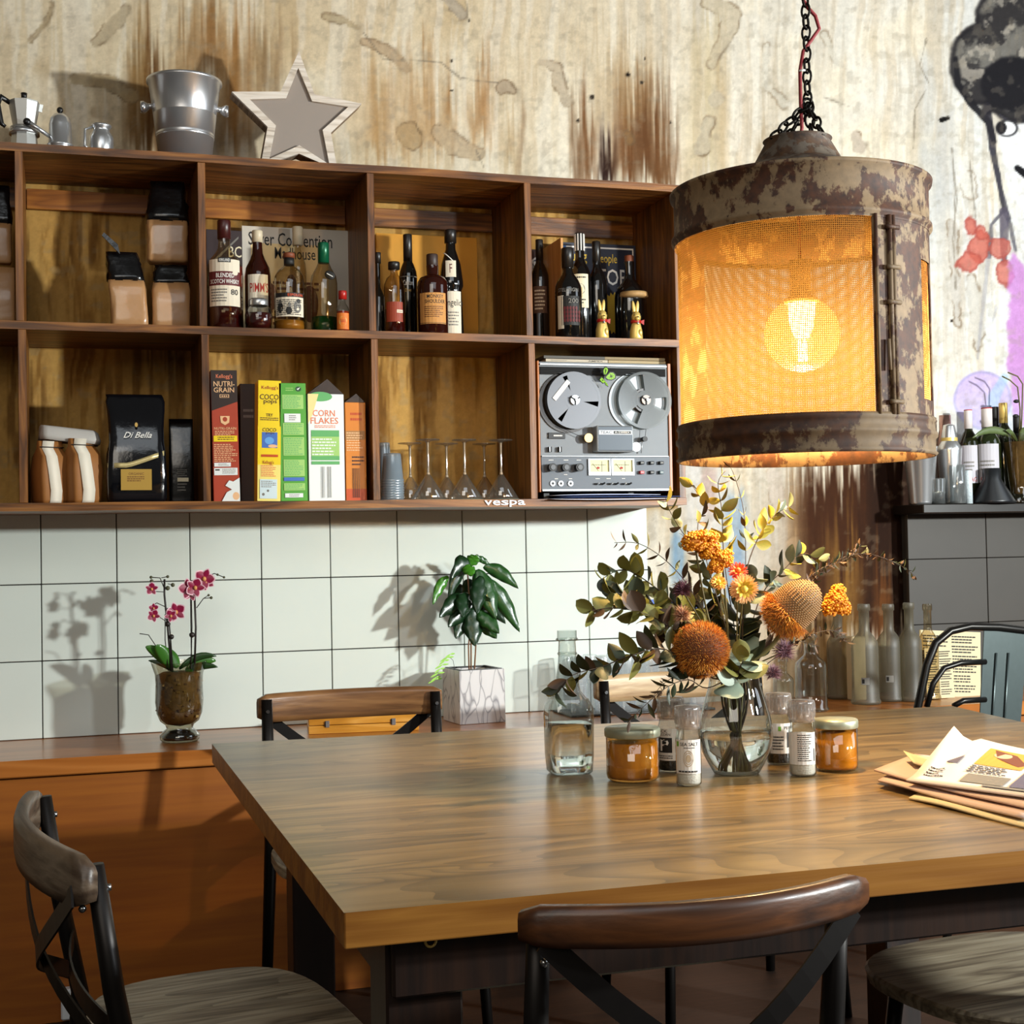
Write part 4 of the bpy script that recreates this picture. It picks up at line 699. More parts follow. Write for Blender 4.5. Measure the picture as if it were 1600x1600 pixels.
for k in range(5):
    q = M(); q.box(((DX+x1)/2-OFF.x-.004, -.002, za+(zb-za)*(k+.5)/5-OFF.z), (x1-DX-.024, .006, abs(za-zb)/5.4), plain('vent_black', '060607', .8), .0005); part(q, 'vent_slat')
def circ(c, r, y, n=40, a0=0, a1=2*math.pi): return [Vector((c.x+r*math.cos(a0+(a1-a0)*i/n), y, c.z+r*math.sin(a0+(a1-a0)*i/n))) for i in range(n)]
def reel(cx, cy, rpx, mat, tape, lab, clear=False):
    c = L(D(cx, cy)); R = rpx/6.4*mpp(D(cx, cy))
    q = M()
    for y in (-.006, -.024):
        # flange with three open windows: ring + hub + spokes
        n = 72
        for r0, r1 in ((R*.90, R), (R*.12, R*.34)):
            P0 = circ(c, r1, y, n); H0 = circ(c, r0, y, n); q.prism(P0, (0, -.0015, 0), mat, hole=H0)
        for k in range(3):
            a0 = {0: .9, 1: 3.0, 2: 5.1}[k]; wdt = 1.15 if not clear else .75
            pts = [Vector((c.x+r*math.cos(a), y, c.z+r*math.sin(a))) for r, a in [(R*.33, a0-wdt*.9)]+[(R*.91, a0-wdt+2*wdt*i/14) for i in range(15)]+[(R*.33, a0+wdt*.9)]+[(R*.33, a0+wdt*.9-2*.9*wdt*i/8) for i in range(1, 8)]]
            q.prism(pts, (0, -.0013, 0), mat)
    o = part(q, 'reel', lab)
    q = M(); q.cyl((c.x, -.014, c.z), tape*R, .014, plain('brown_tape', '2a1c18', .3), 40, axis='Y'); part(q, 'wound_tape', par=o)
    q = M(); q.cyl((c.x, -.028, c.z), R*.17, .012, SILV if not clear else plain('hub_grey', '6c625c', .3, .4), 24, axis='Y'); q.cyl((c.x+.002, -.036, c.z), R*.05, .010, SILV, 12, axis='Y')
    for k in range(3): a = k*2.094+.5; q.box((c.x+R*.1*math.cos(a), -.035, c.z+R*.1*math.sin(a)), (R*.16, .004, R*.04), BLKP, .0003, rot=(0, -a, 0))
    part(q, 'hub', par=o); return o, c, R
q = M(); c0 = L(D(430, 560)); R0 = 305/6.4*mpp(D(430, 560)); q.cyl((c0.x-.002, -.002, c0.z-.003), R0, .006, plain('platter_dark', '26221f', .3, .6), 48, axis='Y'); part(q, 'platter')
q = M(); c0 = L(D(1100, 560)); q.cyl((c0.x, -.002, c0.z), R0*.95, .006, plain('platter_grey', '85898c', .4, .3), 48, axis='Y'); part(q, 'platter')
o, c, R = reel(465, 555, 285, plain('grey_reel', '55565a', .35, .3), .86, 'grey opaque supply reel with white paper strip')
q = M(); q.box((c.x-R*.48, -.0275, c.z+R*.34), (R*.20*.8, .001, R*.85), WH, rot=(0, .70, 0)); part(q, 'paper_strip', par=o)
reel(1170, 555, 285, thin('clear_reel', 'c8ccca', .15, .7, .15, dif=.3, difcol='8c9090'), .42, 'clear take-up reel', True)
a, b_ = L(D(672, 1068)), L(D(1030, 815))
q = M(); q.box(((a.x+b_.x)/2, -.022, (a.z+b_.z)/2), (b_.x-a.x, .040, b_.z-a.z), SILV, .003); q.box(((a.x+b_.x)/2, -.0415, (a.z+b_.z)/2), ((b_.x-a.x)*.94, .003, (b_.z-a.z)*.93), plain('head_cover_slate', '2c3640', .4, .2), .001)
w2, h2 = b_.x-a.x, b_.z-a.z
art(q, flat(a.x, a.z, w2, h2, -.0432), [('r', .05, .65, .95, .82, plain('plate_pale', 'c8ccd0', .4)), ('t', 'TEAC', .09, .68, .40, .79, K), ('r', .45, .68, .92, .79, K), ('t', 'A-2300SX', .48, .70, .89, .775, WH)]); part(q, 'head_cover')
def knob(cx, cy, r, mat, dep=.018, name='knob', cap=None):
    c = L(D(cx, cy)); R = r/6.4*mpp(D(cx, cy)); q = M(); q.cyl((c.x, -.006-dep/2, c.z), R, dep, mat, 24, R*.88, axis='Y')
    if cap: q.cyl((c.x+.0, -.006-dep-.001, c.z), R*.6, .002, cap, 20, axis='Y')
    part(q, name)
knob(1078, 1020, 46, SILV, .022, 'capstan_roller'); knob(608, 930, 45, plain('brass_roller', '9a7a4c', .3, .8), .02, 'tension_roller'); knob(1170, 940, 26, BLKP, .02, 'tension_roller')
q = M(); q.tube([L(D(1175, 950, .012)), L(D(1165, 1075, .012))], .0018, SILV, 6); q.tube([L(D(1175, 950, .016)), L(D(1205, 900, .016)), L(D(1225, 690, .02))], .0008, BLKP, 5); part(q, 'tape_path')
q = M(); q.tube([L(D(610, 930, .016)), L(D(470, 870, .016)), L(D(330, 800, .016))], .0008, BLKP, 5); part(q, 'tape_path')
a, b_ = L(D(232, 932)), L(D(398, 872)); q = M(); q.box(((a.x+b_.x)/2, -.003, (a.z+b_.z)/2), (b_.x-a.x, .006, b_.z-a.z), BLKP, .0006); art(q, flat(a.x, a.z, b_.x-a.x, b_.z-a.z, -.0062), [('l', .3, .25, .85, .75, 1, WH)]); part(q, 'tape_counter')
for cx in (245, 345):
    a = L(D(cx, 1040)); q = M(); q.box((a.x, -.006, a.z), (.0075, .014, .015), BLKP, .001); q.box((a.x-.003, -.0135, a.z), (.002, .001, .014), SILV); part(q, 'rocker_switch')
for cx in (250, 385, 520): knob(cx, 1222, 42, BLKP, .022, 'control_knob', plain('knob_grey', '4a4c50', .4))
for cx in (272, 353, 450):
    c = L(D(cx, 1380)); r = 28/6.4*mpp(D(cx, 1380)); q = M(); q.prism(circ(c, r, -.004, 20), (0, -.004, 0), SILV, hole=circ(c, r*.5, -.004, 20)); q.cyl((c.x, -.005, c.z), r*.5, .003, BLKP, 12, axis='Y'); part(q, 'jack_socket')
for x0, x1_ in ((628, 845), (858, 1080)):
    a, b_ = L(D(x0, 1300)), L(D(x1_, 1135)); w2, h2 = b_.x-a.x, b_.z-a.z
    q = M(); P0 = [Vector((a.x, -.004, a.z)), Vector((b_.x, -.004, a.z)), Vector((b_.x, -.004, b_.z)), Vector((a.x, -.004, b_.z))]; H0 = [Vector((a.x+w2*.06, -.004, a.z+h2*.2)), Vector((b_.x-w2*.06, -.004, a.z+h2*.2)), Vector((b_.x-w2*.06, -.004, b_.z-h2*.06)), Vector((a.x+w2*.06, -.004, b_.z-h2*.06))]
    q.prism(P0, (0, -.006, 0), SILV, hole=H0); o = part(q, 'meter')
    q = M(); art(q, flat(a.x+w2*.06, a.z+h2*.2, w2*.88, h2*.74, -.0045), [('r', 0, 0, 1, 1, plain('meter_dial', 'd8d29a', .5, emis=.12)), ('r', .62, 0, .66, .9, GREYI), ('l', .1, .55, .9, .65, 1, K), ('p', [(.45, .1), (.15, .7), (.17, .72), (.48, .1)], K), ('c', .45, .35, .08, .1, REDI)]); part(q, 'meter_dial', par=o)
for cx in (715, 770, 850, 905, 985, 1035):
    c = L(D(cx, 1385)); q = M(); q.tube([(c.x, -.006, c.z-.001), (c.x+.001, -.020, c.z+.002)], [.002, .0028], SILV if cx in (715, 850, 985) else BLKP, 8); q.box((c.x-.003, -.007, c.z), (.010, .003, .005), BLKP, .0005); part(q, 'toggle_switch')
for i, cx in enumerate((1155, 1255, 1350)):
    for j, cy in enumerate((1175, 1270)):
        c = L(D(cx, cy)); mt = BLKP if j == 0 or i == 1 else (plain('record_red', 'b8323c', .4) if i == 0 else plain('button_teal', '3c5458', .4))
        q = M(); q.box((c.x, -.009, c.z), (.0128, .014, .0095), mt, .001); art(q, flat(c.x-.005, c.z-.003, .010, .006, -.0161), [('l', .1, .3, .9, .7, 1, WH)]); part(q, 'push_button')
q = M(); art(q, flat(L(D(160, 1200)).x, L(D(160, 1410)).z, L(D(1080, 1410)).x-L(D(160, 1410)).x, L(D(160, 1130)).z-L(D(160, 1410)).z, -.0042), [('l', x, y, x+.06, y+.05, 1, WH) for x, y in ((.08, .92), (.24, .92), (.38, .92), (.24, .4), (.14, .25), (.29, .25), (.58, .25), (.70, .25), (.87, .25))]); part(q, 'panel_lettering')
for dx in (.03, .29):
    q = M(); q.box((DX+dx-OFF.x, .05, -.012), (.02, .05, .020), BLKP, .002); part(q, 'foot')
# tape boxes on the deck
for x0, x1_, y0, y1, lab, mt, its in [(210, 830, 128, 178, 'cream tape box lettered AMPEX lying on the deck, left', plain('tape_box_cream', 'b9ad98', .6), [('t', 'AMPEX', .68, .25, .92, .75, K), ('l', .08, .3, .35, .7, 2, GREYI)]), (190, 800, 70, 124, 'dark grey tape box on top of the cream one', plain('tape_box_grey', '4a4740', .6), []),
                                      (835, 1410, 130, 184, 'plain beige tape box on the deck, right', plain('tape_box_beige', 'a8946c', .6), []), (800, 1400, 88, 126, 'tan tape box on top of the plain beige one', plain('tape_box_tan', '8a7550', .6), [])]:
    a, b_ = D(x0, y1, -.03), D(x1_, y0, -.03); hh = b_.z-a.z-.0006; base = zt+.0045 if y1 > 150 else None
    z0 = base if base else zt+.0055+.0085
    q = M(); q.box((0, .085, .0042), (b_.x-a.x, .17, .0085), mt, .0006); art(q, flat(-(b_.x-a.x)/2, 0, b_.x-a.x, .0085, -.0001), its); o = q.build('tape_box'); tag(o, lab, 'box', 'tape boxes on the deck'); o.location = ((a.x+b_.x)/2, DY+.03, z0)
# green butterfly ornament
c = D(800, 300, .03); BG = plain('butterfly_green', '86b82c', .5, var=.2, scale=80); t = thing('butterfly_ornament', 'green and black butterfly ornament clipped between the tape reels', 'ornament', (c.x, c.y, c.z), .2)
def wing(pts, k, nm):
    s = 1/6.4*mpp(c); q = M(); P0 = [Vector(((x-800)*s, -.002, (300-y)*s)) for x, y in pts]; cc = sum(P0, Vector())/len(P0)
    q.prism(P0, (0, .0012, 0), plain('butterfly_black', '10140c', .5)); o = q.build(nm, t); q2 = M()
    for i in range(0, len(P0)): a_, b2 = P0[i], P0[(i+1) % len(P0)]; q2.prism([cc+(a_-cc)*.15+Vector((0, -.0006, 0)), cc+(a_-cc)*.78+Vector((0, -.0006, 0)), cc+(b2-cc)*.78+Vector((0, -.0006, 0))], (0, .0004, 0), BG)
    q2.build('wing_cell', o); o.rotation_euler = (0, 0, k)
wing([(770, 290), (765, 250), (790, 215), (825, 210), (848, 235), (840, 260), (800, 310)], .25, 'wing'); wing([(790, 320), (850, 262), (890, 262), (918, 290), (912, 330), (870, 350), (820, 345)], -.25, 'wing'); wing([(700, 350), (735, 315), (780, 340), (800, 370), (760, 385)], .3, 'wing'); wing([(780, 345), (830, 380), (845, 410), (800, 395)], .3, 'wing')
q = M(); q.tube([(-.006, 0, -.004), (0, -.002, .0), (.001, -.002, .02)], [.0006, .0018, .0010], plain('butterfly_black', '10140c', .5), 6); q.build('body', t)
# papers under the deck
for k, (x0, x1_, rz, dz) in enumerate([(1.365, 1.74, .05, .001), (1.40, 1.76, -.03, .006), (1.38, 1.70, .09, .011)]):
    q = M(); q.grid(lambda u, v: (x0+(x1_-x0)*u, SY-.035+.008*k+.26*v+.006*math.sin(3*u), SB+TB+dz+.0005+(.0045*math.sin(math.pi*u)*(1+k*.2)-.010*(1-k*.25)*(.3+.7*math.sin(math.pi*u)))*max(0, (.12-v)/.12)), 14, 4, plain(['sheet_white', 'sheet_blue', 'sheet_grey'][k], ['e2e4ea', '5a74b8', 'c6cad4'][k], .6)); o = q.build('loose_paper', solid=.0008)
    tag(o, ['white paper sheet sticking out lowest under the tape deck', 'blue-edged paper under the tape deck between white sheets', 'grey-white paper topmost of those under the tape deck'][k], 'paper', 'papers under the tape deck')

# ================================================================= ON TOP OF THE SHELF
ALU = plain('cast_aluminium', 'c4c4c0', .4, .7, var=.12, scale=12); STEEL = plain('polished_steel', 'd4d5d7', .27, .85); BAK = plain('black_bakelite', '12100f', .35)
TZ = ST+.0005
def octo(q, secs, mat, n=8): q.loft([(z, r, r, 0, 0) for z, r in secs], mat, n, e=1, smooth=False)
p = aY(38, 200, -.2); k = mpp(p); t = thing('moka_pot', 'large faceted aluminium moka pot with black knob, leftmost on top', 'coffee pot', (p.x, -.2, TZ), .2)
q = M(); q.loft([(0, 22*k, 22*k, 0, 0), (32*k, 19*k, 19*k, 0, 0)], ALU, 8, e=1, smooth=False); q.build('boiler', t)
q = M(); q.cyl((0, 0, 36*k), 23*k, 8*k, STEEL, 24); q.cyl((0, 0, 42*k), 21*k, 4*k, ALU, 24); q.build('collar', t)
q = M(); q.loft([(44*k, 17*k, 17*k, 0, 0), (82*k, 24*k, 24*k, 0, 0), (84*k, 24*k, 24*k, 0, 0)], ALU, 8, e=1, smooth=False); q.prism([(18*k, -4*k, 84*k), (18*k, 4*k, 84*k), (29*k, 0, 84*k)], (-2*k, 0, -12*k), ALU); q.build('upper_chamber', t)
q = M(); q.loft([(84*k, 22*k, 22*k, 0, 0), (89*k, 9*k, 9*k, 0, 0)], ALU, 8, e=1, smooth=False); q.build('lid', t)
q = M(); q.cyl((0, 0, 94*k), 4*k, 9*k, BAK, 10, 5*k); q.build('knob', t)
q = M(); q.tube([(-20*k, 0, 80*k), (-34*k, 0, 88*k), (-40*k, 0, 76*k), (-34*k, 0, 46*k), (-28*k, 0, 42*k)], [4*k, 5*k, 5*k, 4*k, 3*k], BAK, 8); q.build('handle', t)
p = aY(94, 200, -.22); k = mpp(p); t = thing('small_coffee_pot', 'small steel coffee pot with side handle and black ball knob', 'coffee pot', (p.x, -.22, TZ), .1)
q = M(); q.lathe([(0, 0), (21*k, 0), (21*k, 1*k), (19*k, 14*k), (20*k, 15*k), (20*k, 17*k), (18*k, 19*k), (17*k, 48*k), (15*k, 58*k), (9*k, 65*k), (0, 68*k)], STEEL, 28); q.build('pot_body', t)
q = M(); q.ell((0, 0, 72*k), 5*k, BAK); q.build('knob', t)
q = M(); q.tube([(-16*k, -4*k, 28*k), (-46*k, -12*k, 44*k)], [3*k, 4*k], STEEL, 8); q.ell((-50*k, -13*k, 45*k), (6*k, 5*k, 6*k), BAK); q.build('side_handle', t)
p = aY(158, 205, -.22); k = mpp(p); t = thing('milk_jug', 'small lidded steel milk jug beside the coffee pots', 'jug', (p.x, -.22, TZ), .3)
q = M(); q.lathe([(0, 0), (16*k, 0), (18*k, 3*k), (19*k, 30*k), (17*k, 36*k), (13*k, 42*k), (13*k, 46*k), (16*k, 49*k), (16*k, 52*k), (6*k, 55*k), (0, 55*k)], STEEL, 26); q.build('jug_body', t)
q = M(); q.tube([(-15*k, 0, 47*k), (-26*k, 0, 42*k), (-26*k, 0, 16*k), (-17*k, 0, 8*k)], 2.2*k, STEEL, 8, flat=1.5); q.build('handle', t)
p = aY(289, 200, -.18); k = mpp(p); t = thing('ice_bucket', 'tall steel ice bucket with round side knobs on shelf top', 'bucket', (p.x, -.18, TZ), face(p))
H = aY(289, 128, -.18).z-TZ
q = M(); q.lathe([(0, 0), (38*k, 0), (39*k, 2*k), (44*k, H*.33), (45*k, H*.335), (44.5*k, H*.35), (45.5*k, H*.37), (44.6*k, H*.385), (55*k, H*.96), (58*k, H*.97), (58*k, H), (56*k, H), (54*k, H*.96), (40*k, 6*k), (0, 6*k)], plain('spun_steel', 'd2d2d4', .3, .85), 48); q.build('bucket_shell', t)
for s in (-1, 1):
    q = M(); q.tube([(s*48*k, 0, H*.70), (s*56*k, 0, H*.69)], [4*k, 5*k], STEEL, 12); q.tube([(s*55*k, 0, H*.69), (s*62*k, 0, H*.68), (s*67*k, 0, H*.68)], [5*k, 10*k, 9*k], STEEL, 16); q.build('side_knob', t)
# star
SP = lambda x, y, Y=-.24: aY(x, y, Y)
outer = [(467, 66), (491, 133), (565, 148), (517, 193), (527, 252), (467, 226), (407, 246), (418, 184), (362, 129), (438, 129)]
inner = [(466, 92), (487.5, 144), (544, 153), (504, 189), (514.5, 243), (467.6, 213), (421, 234), (431, 182), (390, 141), (447, 139.5)]
c = SP(467, 250); zmin = min(SP(*a).z for a in outer); c.z = zmin
t = thing('wooden_star', 'white-washed wooden star frame with grey centre on shelf top', 'star', (c.x, c.y, TZ))
WWH = wood('whitewashed_wood', ['8e7f72', 'c0b2a2', 'd6cabc', 'e0d6ca'], 0, .7, 2, .4); WSI = wood('star_side_wood', ['5a4634', '86705a', 'a08a72'], 1, .7, 2, .4)
po = [SP(*a)-c for a in outer]; pi_ = [SP(*a)-c for a in inner]
for i in range(10):
    j = (i+1) % 10; q = M(); q.prism([po[i], po[j], pi_[j], pi_[i]], (0, .012, 0), WWH); q.build('face_board', t)
    q = M(); iv = (pi_[i]-po[i])*.35; jv = (pi_[j]-po[j])*.35; q.prism([po[i]+Vector((0, .012, 0)), po[j]+Vector((0, .012, 0)), po[j]+jv+Vector((0, .012, 0)), po[i]+iv+Vector((0, .012, 0))], (0, .045, 0), WSI); q.build('side_board', t)
q = M(); q.prism([a+Vector((0, .010, 0)) for a in pi_], (0, .004, 0), plain('star_grey_panel', '8f8379', .6)); q.build('centre_panel', t)

# ================================================================= ON THE LEDGE
LZ = .6505
# orchid
p = aZ(281, 1158, .65); k = mpp(p); t = thing('glass_pot', 'footed glass vase filled with bark holding the orchid on the ledge', 'vase', (p.x, p.y, LZ), face(p))
H = 125*k
q = M(); q.lathe([(0, 0), (27*k, 0), (30*k, 3*k), (31*k, 10*k), (24*k, 17*k), (20*k, 20*k), (22*k, 26*k), (30*k, 32*k), (35*k, 44*k), (37*k, 62*k), (36*k, 90*k), (37*k, 105*k), (42*k, 120*k), (43*k, 124*k)], thin('smoky_glass', 'd8d4c4', .14, .85), 40); q.build('glass_body', t)
BARK = plain('bark_mix', '6e5228', .8, var=.7, bump=.9, scale=70)
q = M(); q.lathe([(0, 23*k), (20*k, 27*k), (28*k, 34*k), (33*k, 46*k), (35*k, 62*k), (34*k, 90*k), (34*k, 104*k), (25*k, 108*k), (0, 108*k)], BARK, 36)
rd = random.Random(5)
for i in range(150):
    a = rd.random()*6.28; z = (40+62*rd.random())*k; r = 31.5*k; q.box((r*math.cos(a), r*math.sin(a), z), (4*k, 5*k, 9*k), plain('bark_chip', '8a6c38', .8, var=.5, scale=40) if i % 2 else plain('bark_chip_dark', '4e3418', .8), .3*k, rot=(rd.random()*3, rd.random()*3, a))
o = q.build('bark_filling', t); 
q = M(); q.lathe([(0, 2*k), (26*k, 3*k), (28*k, 9*k), (18*k, 17*k), (0, 19*k)], plain('dark_foot_glass', '1c1a16', .05, coat=.6), 28); q.build('solid_foot', t)
orc = thing('orchid', 'small dark pink orchid with arching green leaves on the ledge', 'orchid', (p.x, p.y, LZ+100*k), 0)
def loc(x, y, dy=0): v = aY(x, y, p.y+dy); return Vector((v.x-p.x, v.y-p.y, v.z-(LZ+100*k)))
def leafblade(q, a, tip, wd, sag, mat, side=Vector((0, -1, 0)), n=8, fold=.25, prof=None, wave=0):
    a, tip = Vector(a), Vector(tip); dr = tip-a; sd = dr.cross(side).normalized(); up = sd.cross(dr).normalized(); vs = []
    for i in range(n+1):
        u = i/n; cc = a+dr*u+Vector((0, 0, sag*4*u*(1-u))); ww = wd*(math.sin(math.pi*min(1, u*.93+.05))**.65 if prof is None else prof(u))
        wv = wave*math.sin(u*22)
        vs += [cc-sd*ww+up*(-fold*ww+wv), cc-sd*ww*.5+up*(-fold*.2*ww), cc, cc+sd*ww*.5+up*(-fold*.2*ww), cc+sd*ww+up*(-fold*ww-wv)]
    q.add(vs, [(5*i+j, 5*i+j+1, 5*i+6+j, 5*i+5+j) for i in range(n) for j in range(4)], mat, True)
ORL = plain('orchid_leaf', '3a6b24', .3, coat=.2, var=.2, scale=20); DST = plain('dark_stem', '241c18', .5); ORD = plain('orchid_leaf_dark', '24401c', .35, var=.2)
for (x0, y0, x1_, y1, wd, sg, dy, mt) in [(268, 1045, 228, 1010, 9, .01, -.01, ORL), (268, 1045, 244, 1008, 11, .006, -.02, ORL), (278, 1043, 258, 1012, 10, .0, .02, ORL), (280, 1045, 338, 1025, 6, .014, -.01, ORD), (290, 1048, 337, 1032, 9, .012, .01, ORL), (288, 1052, 340, 1042, 6, .01, -.03, ORD), (276, 1048, 276, 1062, 7, .004, -.035, ORD), (272, 1050, 232, 1032, 4, .006, .02, ORD), (290, 1046, 300, 1060, 7, .004, -.035, ORL)]:
    q = M(); leafblade(q, loc(x0, y0), loc(x1_, y1, dy), wd*k, sg, mt); q.build('leaf', orc, solid=.001)
for pts, r in [([(268, 1048), (262, 980), (257, 930), (257, 905)], 1.6), ([(270, 1048), (266, 990), (262, 950)], 1.1), ([(263, 1048), (258, 1000), (258, 960)], .8), ([(304, 1046), (306, 980), (304, 932)], 1.6), ([(298, 1046), (300, 980), (299, 932)], .9), ([(257, 920), (250, 903), (236, 902)], .8), ([(252, 903), (262, 901)], .7), ([(257, 925), (240, 924)], .7), ([(258, 948), (245, 942), (236, 948)], .8), ([(258, 970), (243, 960)], .6), ([(307, 950), (318, 935), (330, 934)], .8), ([(318, 935), (326, 930)], .6), ([(320, 902), (335, 896), (350, 902)], .8), ([(244, 1010), (232, 992), (218, 990)], .8), ([(304, 932), (312, 910), (322, 900)], 1), ([(262, 912), (270, 914)], .6)]:
    q = M(); q.tube([loc(x, y, -.005) for x, y in pts], r*k, DST, 6); q.build('stem', orc)
for x, y, r in [(236, 902, 2.4), (262, 901, 2.4), (270, 914, 3.2), (262, 919, 3.6), (262, 975, 4.5), (268, 995, 4), (300, 992, 4.5), (330, 934, 2.4), (326, 930, 2), (350, 902, 2), (340, 898, 2), (237, 908, 3)]:
    q = M(); q.ell(loc(x, y, -.008), r*k, plain('orchid_bud', '4c4a30', .5) if y < 940 else DST, 10, 7); q.build('bud' if y < 940 else 'stem_clip', orc)
PET = plain('magenta_petal', '8c0f3c', .4, var=.25, scale=60); PEE = plain('pale_petal_edge', 'e8b8c4', .5)
for x, y, s, tw in [(295, 920, 13, .2), (305, 918, 12, .9), (319, 904, 13, -.4), (322, 910, 10, .5), (275, 956, 12, .3), (267, 962, 8, -.8), (237, 920, 8, 1.2), (240, 962, 8, .8), (298, 928, 9, -.2), (240, 950, 6, 0)]:
    c = loc(x, y, -.012+rd.uniform(-.006, .006)); 
    q = M()
    s *= 1.25
    for i in range(5):
        a = tw+i*2*math.pi/5+math.pi/2; ex = Vector((math.cos(a), -.25, math.sin(a))); wd = (.46 if i in (1, 4) else .30)*s*k
        leafblade(q, c, c+ex*s*k*1.04, wd*1.12, 0, PEE, n=5, fold=.1); q.S[-1] = True
        leafblade(q, c+Vector((0, -.0008, 0)), c+ex*s*k*.92+Vector((0, -.0008, 0)), wd*.92, 0, PET, n=5, fold=.1)
    q.ell(c+Vector((0, -.003, -.001)), (.2*s*k, .2*s*k, .24*s*k), plain('orchid_lip', 'd89a5c', .5), 8, 6); q.build('flower', orc)
# coffee plant in marbled cube
a0, a1, a2, a3 = aZ(719, 1133, .65), aZ(793, 1131, .65), None, None
mk = mpp(a0); wdt = 77*mk; rz = .09; Hc = 84*mk; cc_ = a0+Matrix.Rotation(rz, 3, 'Z') @ Vector((wdt/2, wdt/2, 0)); cx = cc_.x; y0 = cc_.y-wdt/2
t = thing('marbled_pot', 'white marbled cube planter holding the green plant', 'planter', (cx, y0+wdt/2, LZ), rz)
MB_, nt, b = newmat('white_marble'); tc = nt.nodes.new('ShaderNodeTexCoord'); nn = nt.nodes.new('ShaderNodeTexVoronoi'); nn.feature = 'DISTANCE_TO_EDGE'; nn.inputs['Scale'].default_value = 30
mp = nt.nodes.new('ShaderNodeMapping'); mp.inputs['Scale'].default_value = (1, 1, .35); nz = nt.nodes.new('ShaderNodeTexNoise'); nz.inputs['Scale'].default_value = 12; nt.links.new(tc.outputs['Object'], mp.inputs[0]); nt.links.new(mp.outputs[0], nz.inputs['Vector'])
mv = nt.nodes.new('ShaderNodeMix'); mv.data_type = 'RGBA'; mv.inputs[0].default_value = .12; nt.links.new(mp.outputs[0], mv.inputs[6]); nt.links.new(nz.outputs['Color'], mv.inputs[7]); nt.links.new(mv.outputs[2], nn.inputs['Vector'])
nt.links.new(ramp(nt, nn.outputs['Distance'], [(0, '8d8a8c'), (.02, 'b4b0b0'), (.07, 'd6d2d0'), (1, 'dcd8d6')]), b.inputs['Base Color']); b.inputs['Roughness'].default_value = .25
q = M(); h = wdt/2
for s in (-1, 1): q.box((0, s*(h-.004), Hc/2), (wdt, .008, Hc), MB_, .001); q.box((s*(h-.004), 0, Hc/2), (.008, wdt-.016, Hc), MB_, .001)
q.box((0, 0, .005), (wdt-.01, wdt-.01, .01), MB_); q.build('cube_pot', t)
q = M(); P0 = [Vector((sx*(h-.006), sy*(h-.006), Hc-.002)) for sx, sy in ((-1, -1), (1, -1), (1, 1), (-1, 1))]; q.prism(P0, (0, 0, .004), BAK, hole=[v*.88+Vector((0, 0, .12*(Hc-.002))) for v in P0]); q.box((0, 0, Hc*.45), (wdt-.022, wdt-.022, Hc*.85), plain('potting_soil', '241a12', .9, bump=.6)); q.build('inner_pot', t)
for x_, y_, r in ((-.012, -.02, .016), (.022, -.010, .017), (.0, .02, .014)):
    q = M(); q.ell((0, 0, 0), (r, r*.8, r*.6), plain('pebble', '8f8474', .5, var=.15)); o = q.build('pebble', t); o.location = (x_, y_, Hc*.875+r*.55)
pc = Vector((cx, y0+wdt/2, LZ+Hc*.87)); pl2 = thing('coffee_plant', 'young bushy plant with glossy drooping green leaves in marbled cube', 'plant', pc)
def lc(x, y, dy=0): return aY(x, y, pc.y+dy)-pc
DGR = [plain('glossy_leaf', '214a1e', .28, coat=.15, var=.35, scale=25, bump=.6), plain('glossy_leaf_dark', '16321a', .3, coat=.1, var=.3, bump=.5, scale=25), plain('bright_leaf', '3d7a20', .25, coat=.3, var=.2)]
for pts in ([(736, 1050), (736, 980), (731, 900), (728, 880)], [(741, 1050), (744, 1000), (742, 960)], [(733, 1050), (732, 1010), (735, 975), (738, 940)]):
    q = M(); q.tube([lc(*a) for a in pts], .0022, plain('tan_stem', '8a6040', .6), 7); q.build('stem', pl2)
lp = lambda u: math.sin(math.pi*min(1, .04+u*.96))**.8*(1-.25*u)
for (x0, y0_, x1_, y1, wd, sg, dy, mi) in [(745, 890, 775, 968, 17, .01, -.05, 0), (762, 905, 812, 988, 13, .012, -.03, 0), (756, 885, 810, 920, 11, .014, -.02, 0), (742, 892, 705, 905, 15, .03, -.04, 1), (735, 880, 700, 945, 11, .035, -.02, 1), (700, 900, 676, 945, 8, .01, -.03, 2), (735, 935, 686, 965, 14, .012, -.05, 1), (740, 945, 700, 980, 14, .008, -.04, 1), (738, 950, 742, 1010, 15, .0, -.05, 1), (730, 955, 712, 998, 12, .0, -.03, 1), (745, 955, 780, 990, 13, .006, -.06, 0), (750, 965, 776, 998, 12, .004, -.04, 0), (742, 955, 766, 935, 12, .01, -.05, 1), (735, 885, 745, 868, 10, .004, -.03, 2), (728, 882, 738, 900, 10, .003, -.06, 2), (744, 870, 766, 884, 5, .003, .0, 0), (730, 905, 740, 940, 13, .0, .03, 1), (745, 930, 790, 975, 12, .01, .04, 1), (730, 930, 700, 930, 12, .01, .05, 1), (748, 870, 742, 868, 3, 0, 0, 0), (752, 900, 745, 960, 13, .006, -.07, 1), (728, 925, 722, 965, 12, .006, -.065, 1)]:
    q = M(); leafblade(q, lc(x0, y0_, dy*.4), lc(x1_, y1, dy), wd*1.22*mk, sg, DGR[mi], n=18, fold=.30, prof=lp, wave=.0034); q.build('leaf', pl2, solid=.0008)
fn = thing('fern_sprig', 'bright green fern sprig at left edge of marbled cube planter', 'fern', pc+lc(712, 1055))
fc = lc(712, 1055)
FG = plain('fern_green', '8cc23c', .5, var=.15)
pts = [lc(712, 1055), lc(708, 1032), lc(702, 1026)]; q = M(); q.tube([a-fc for a in pts], .0007, DST, 5); q.build('stem', fn)
spine = [(704, 1022), (695, 1032), (688, 1045), (682, 1058), (680, 1064)]
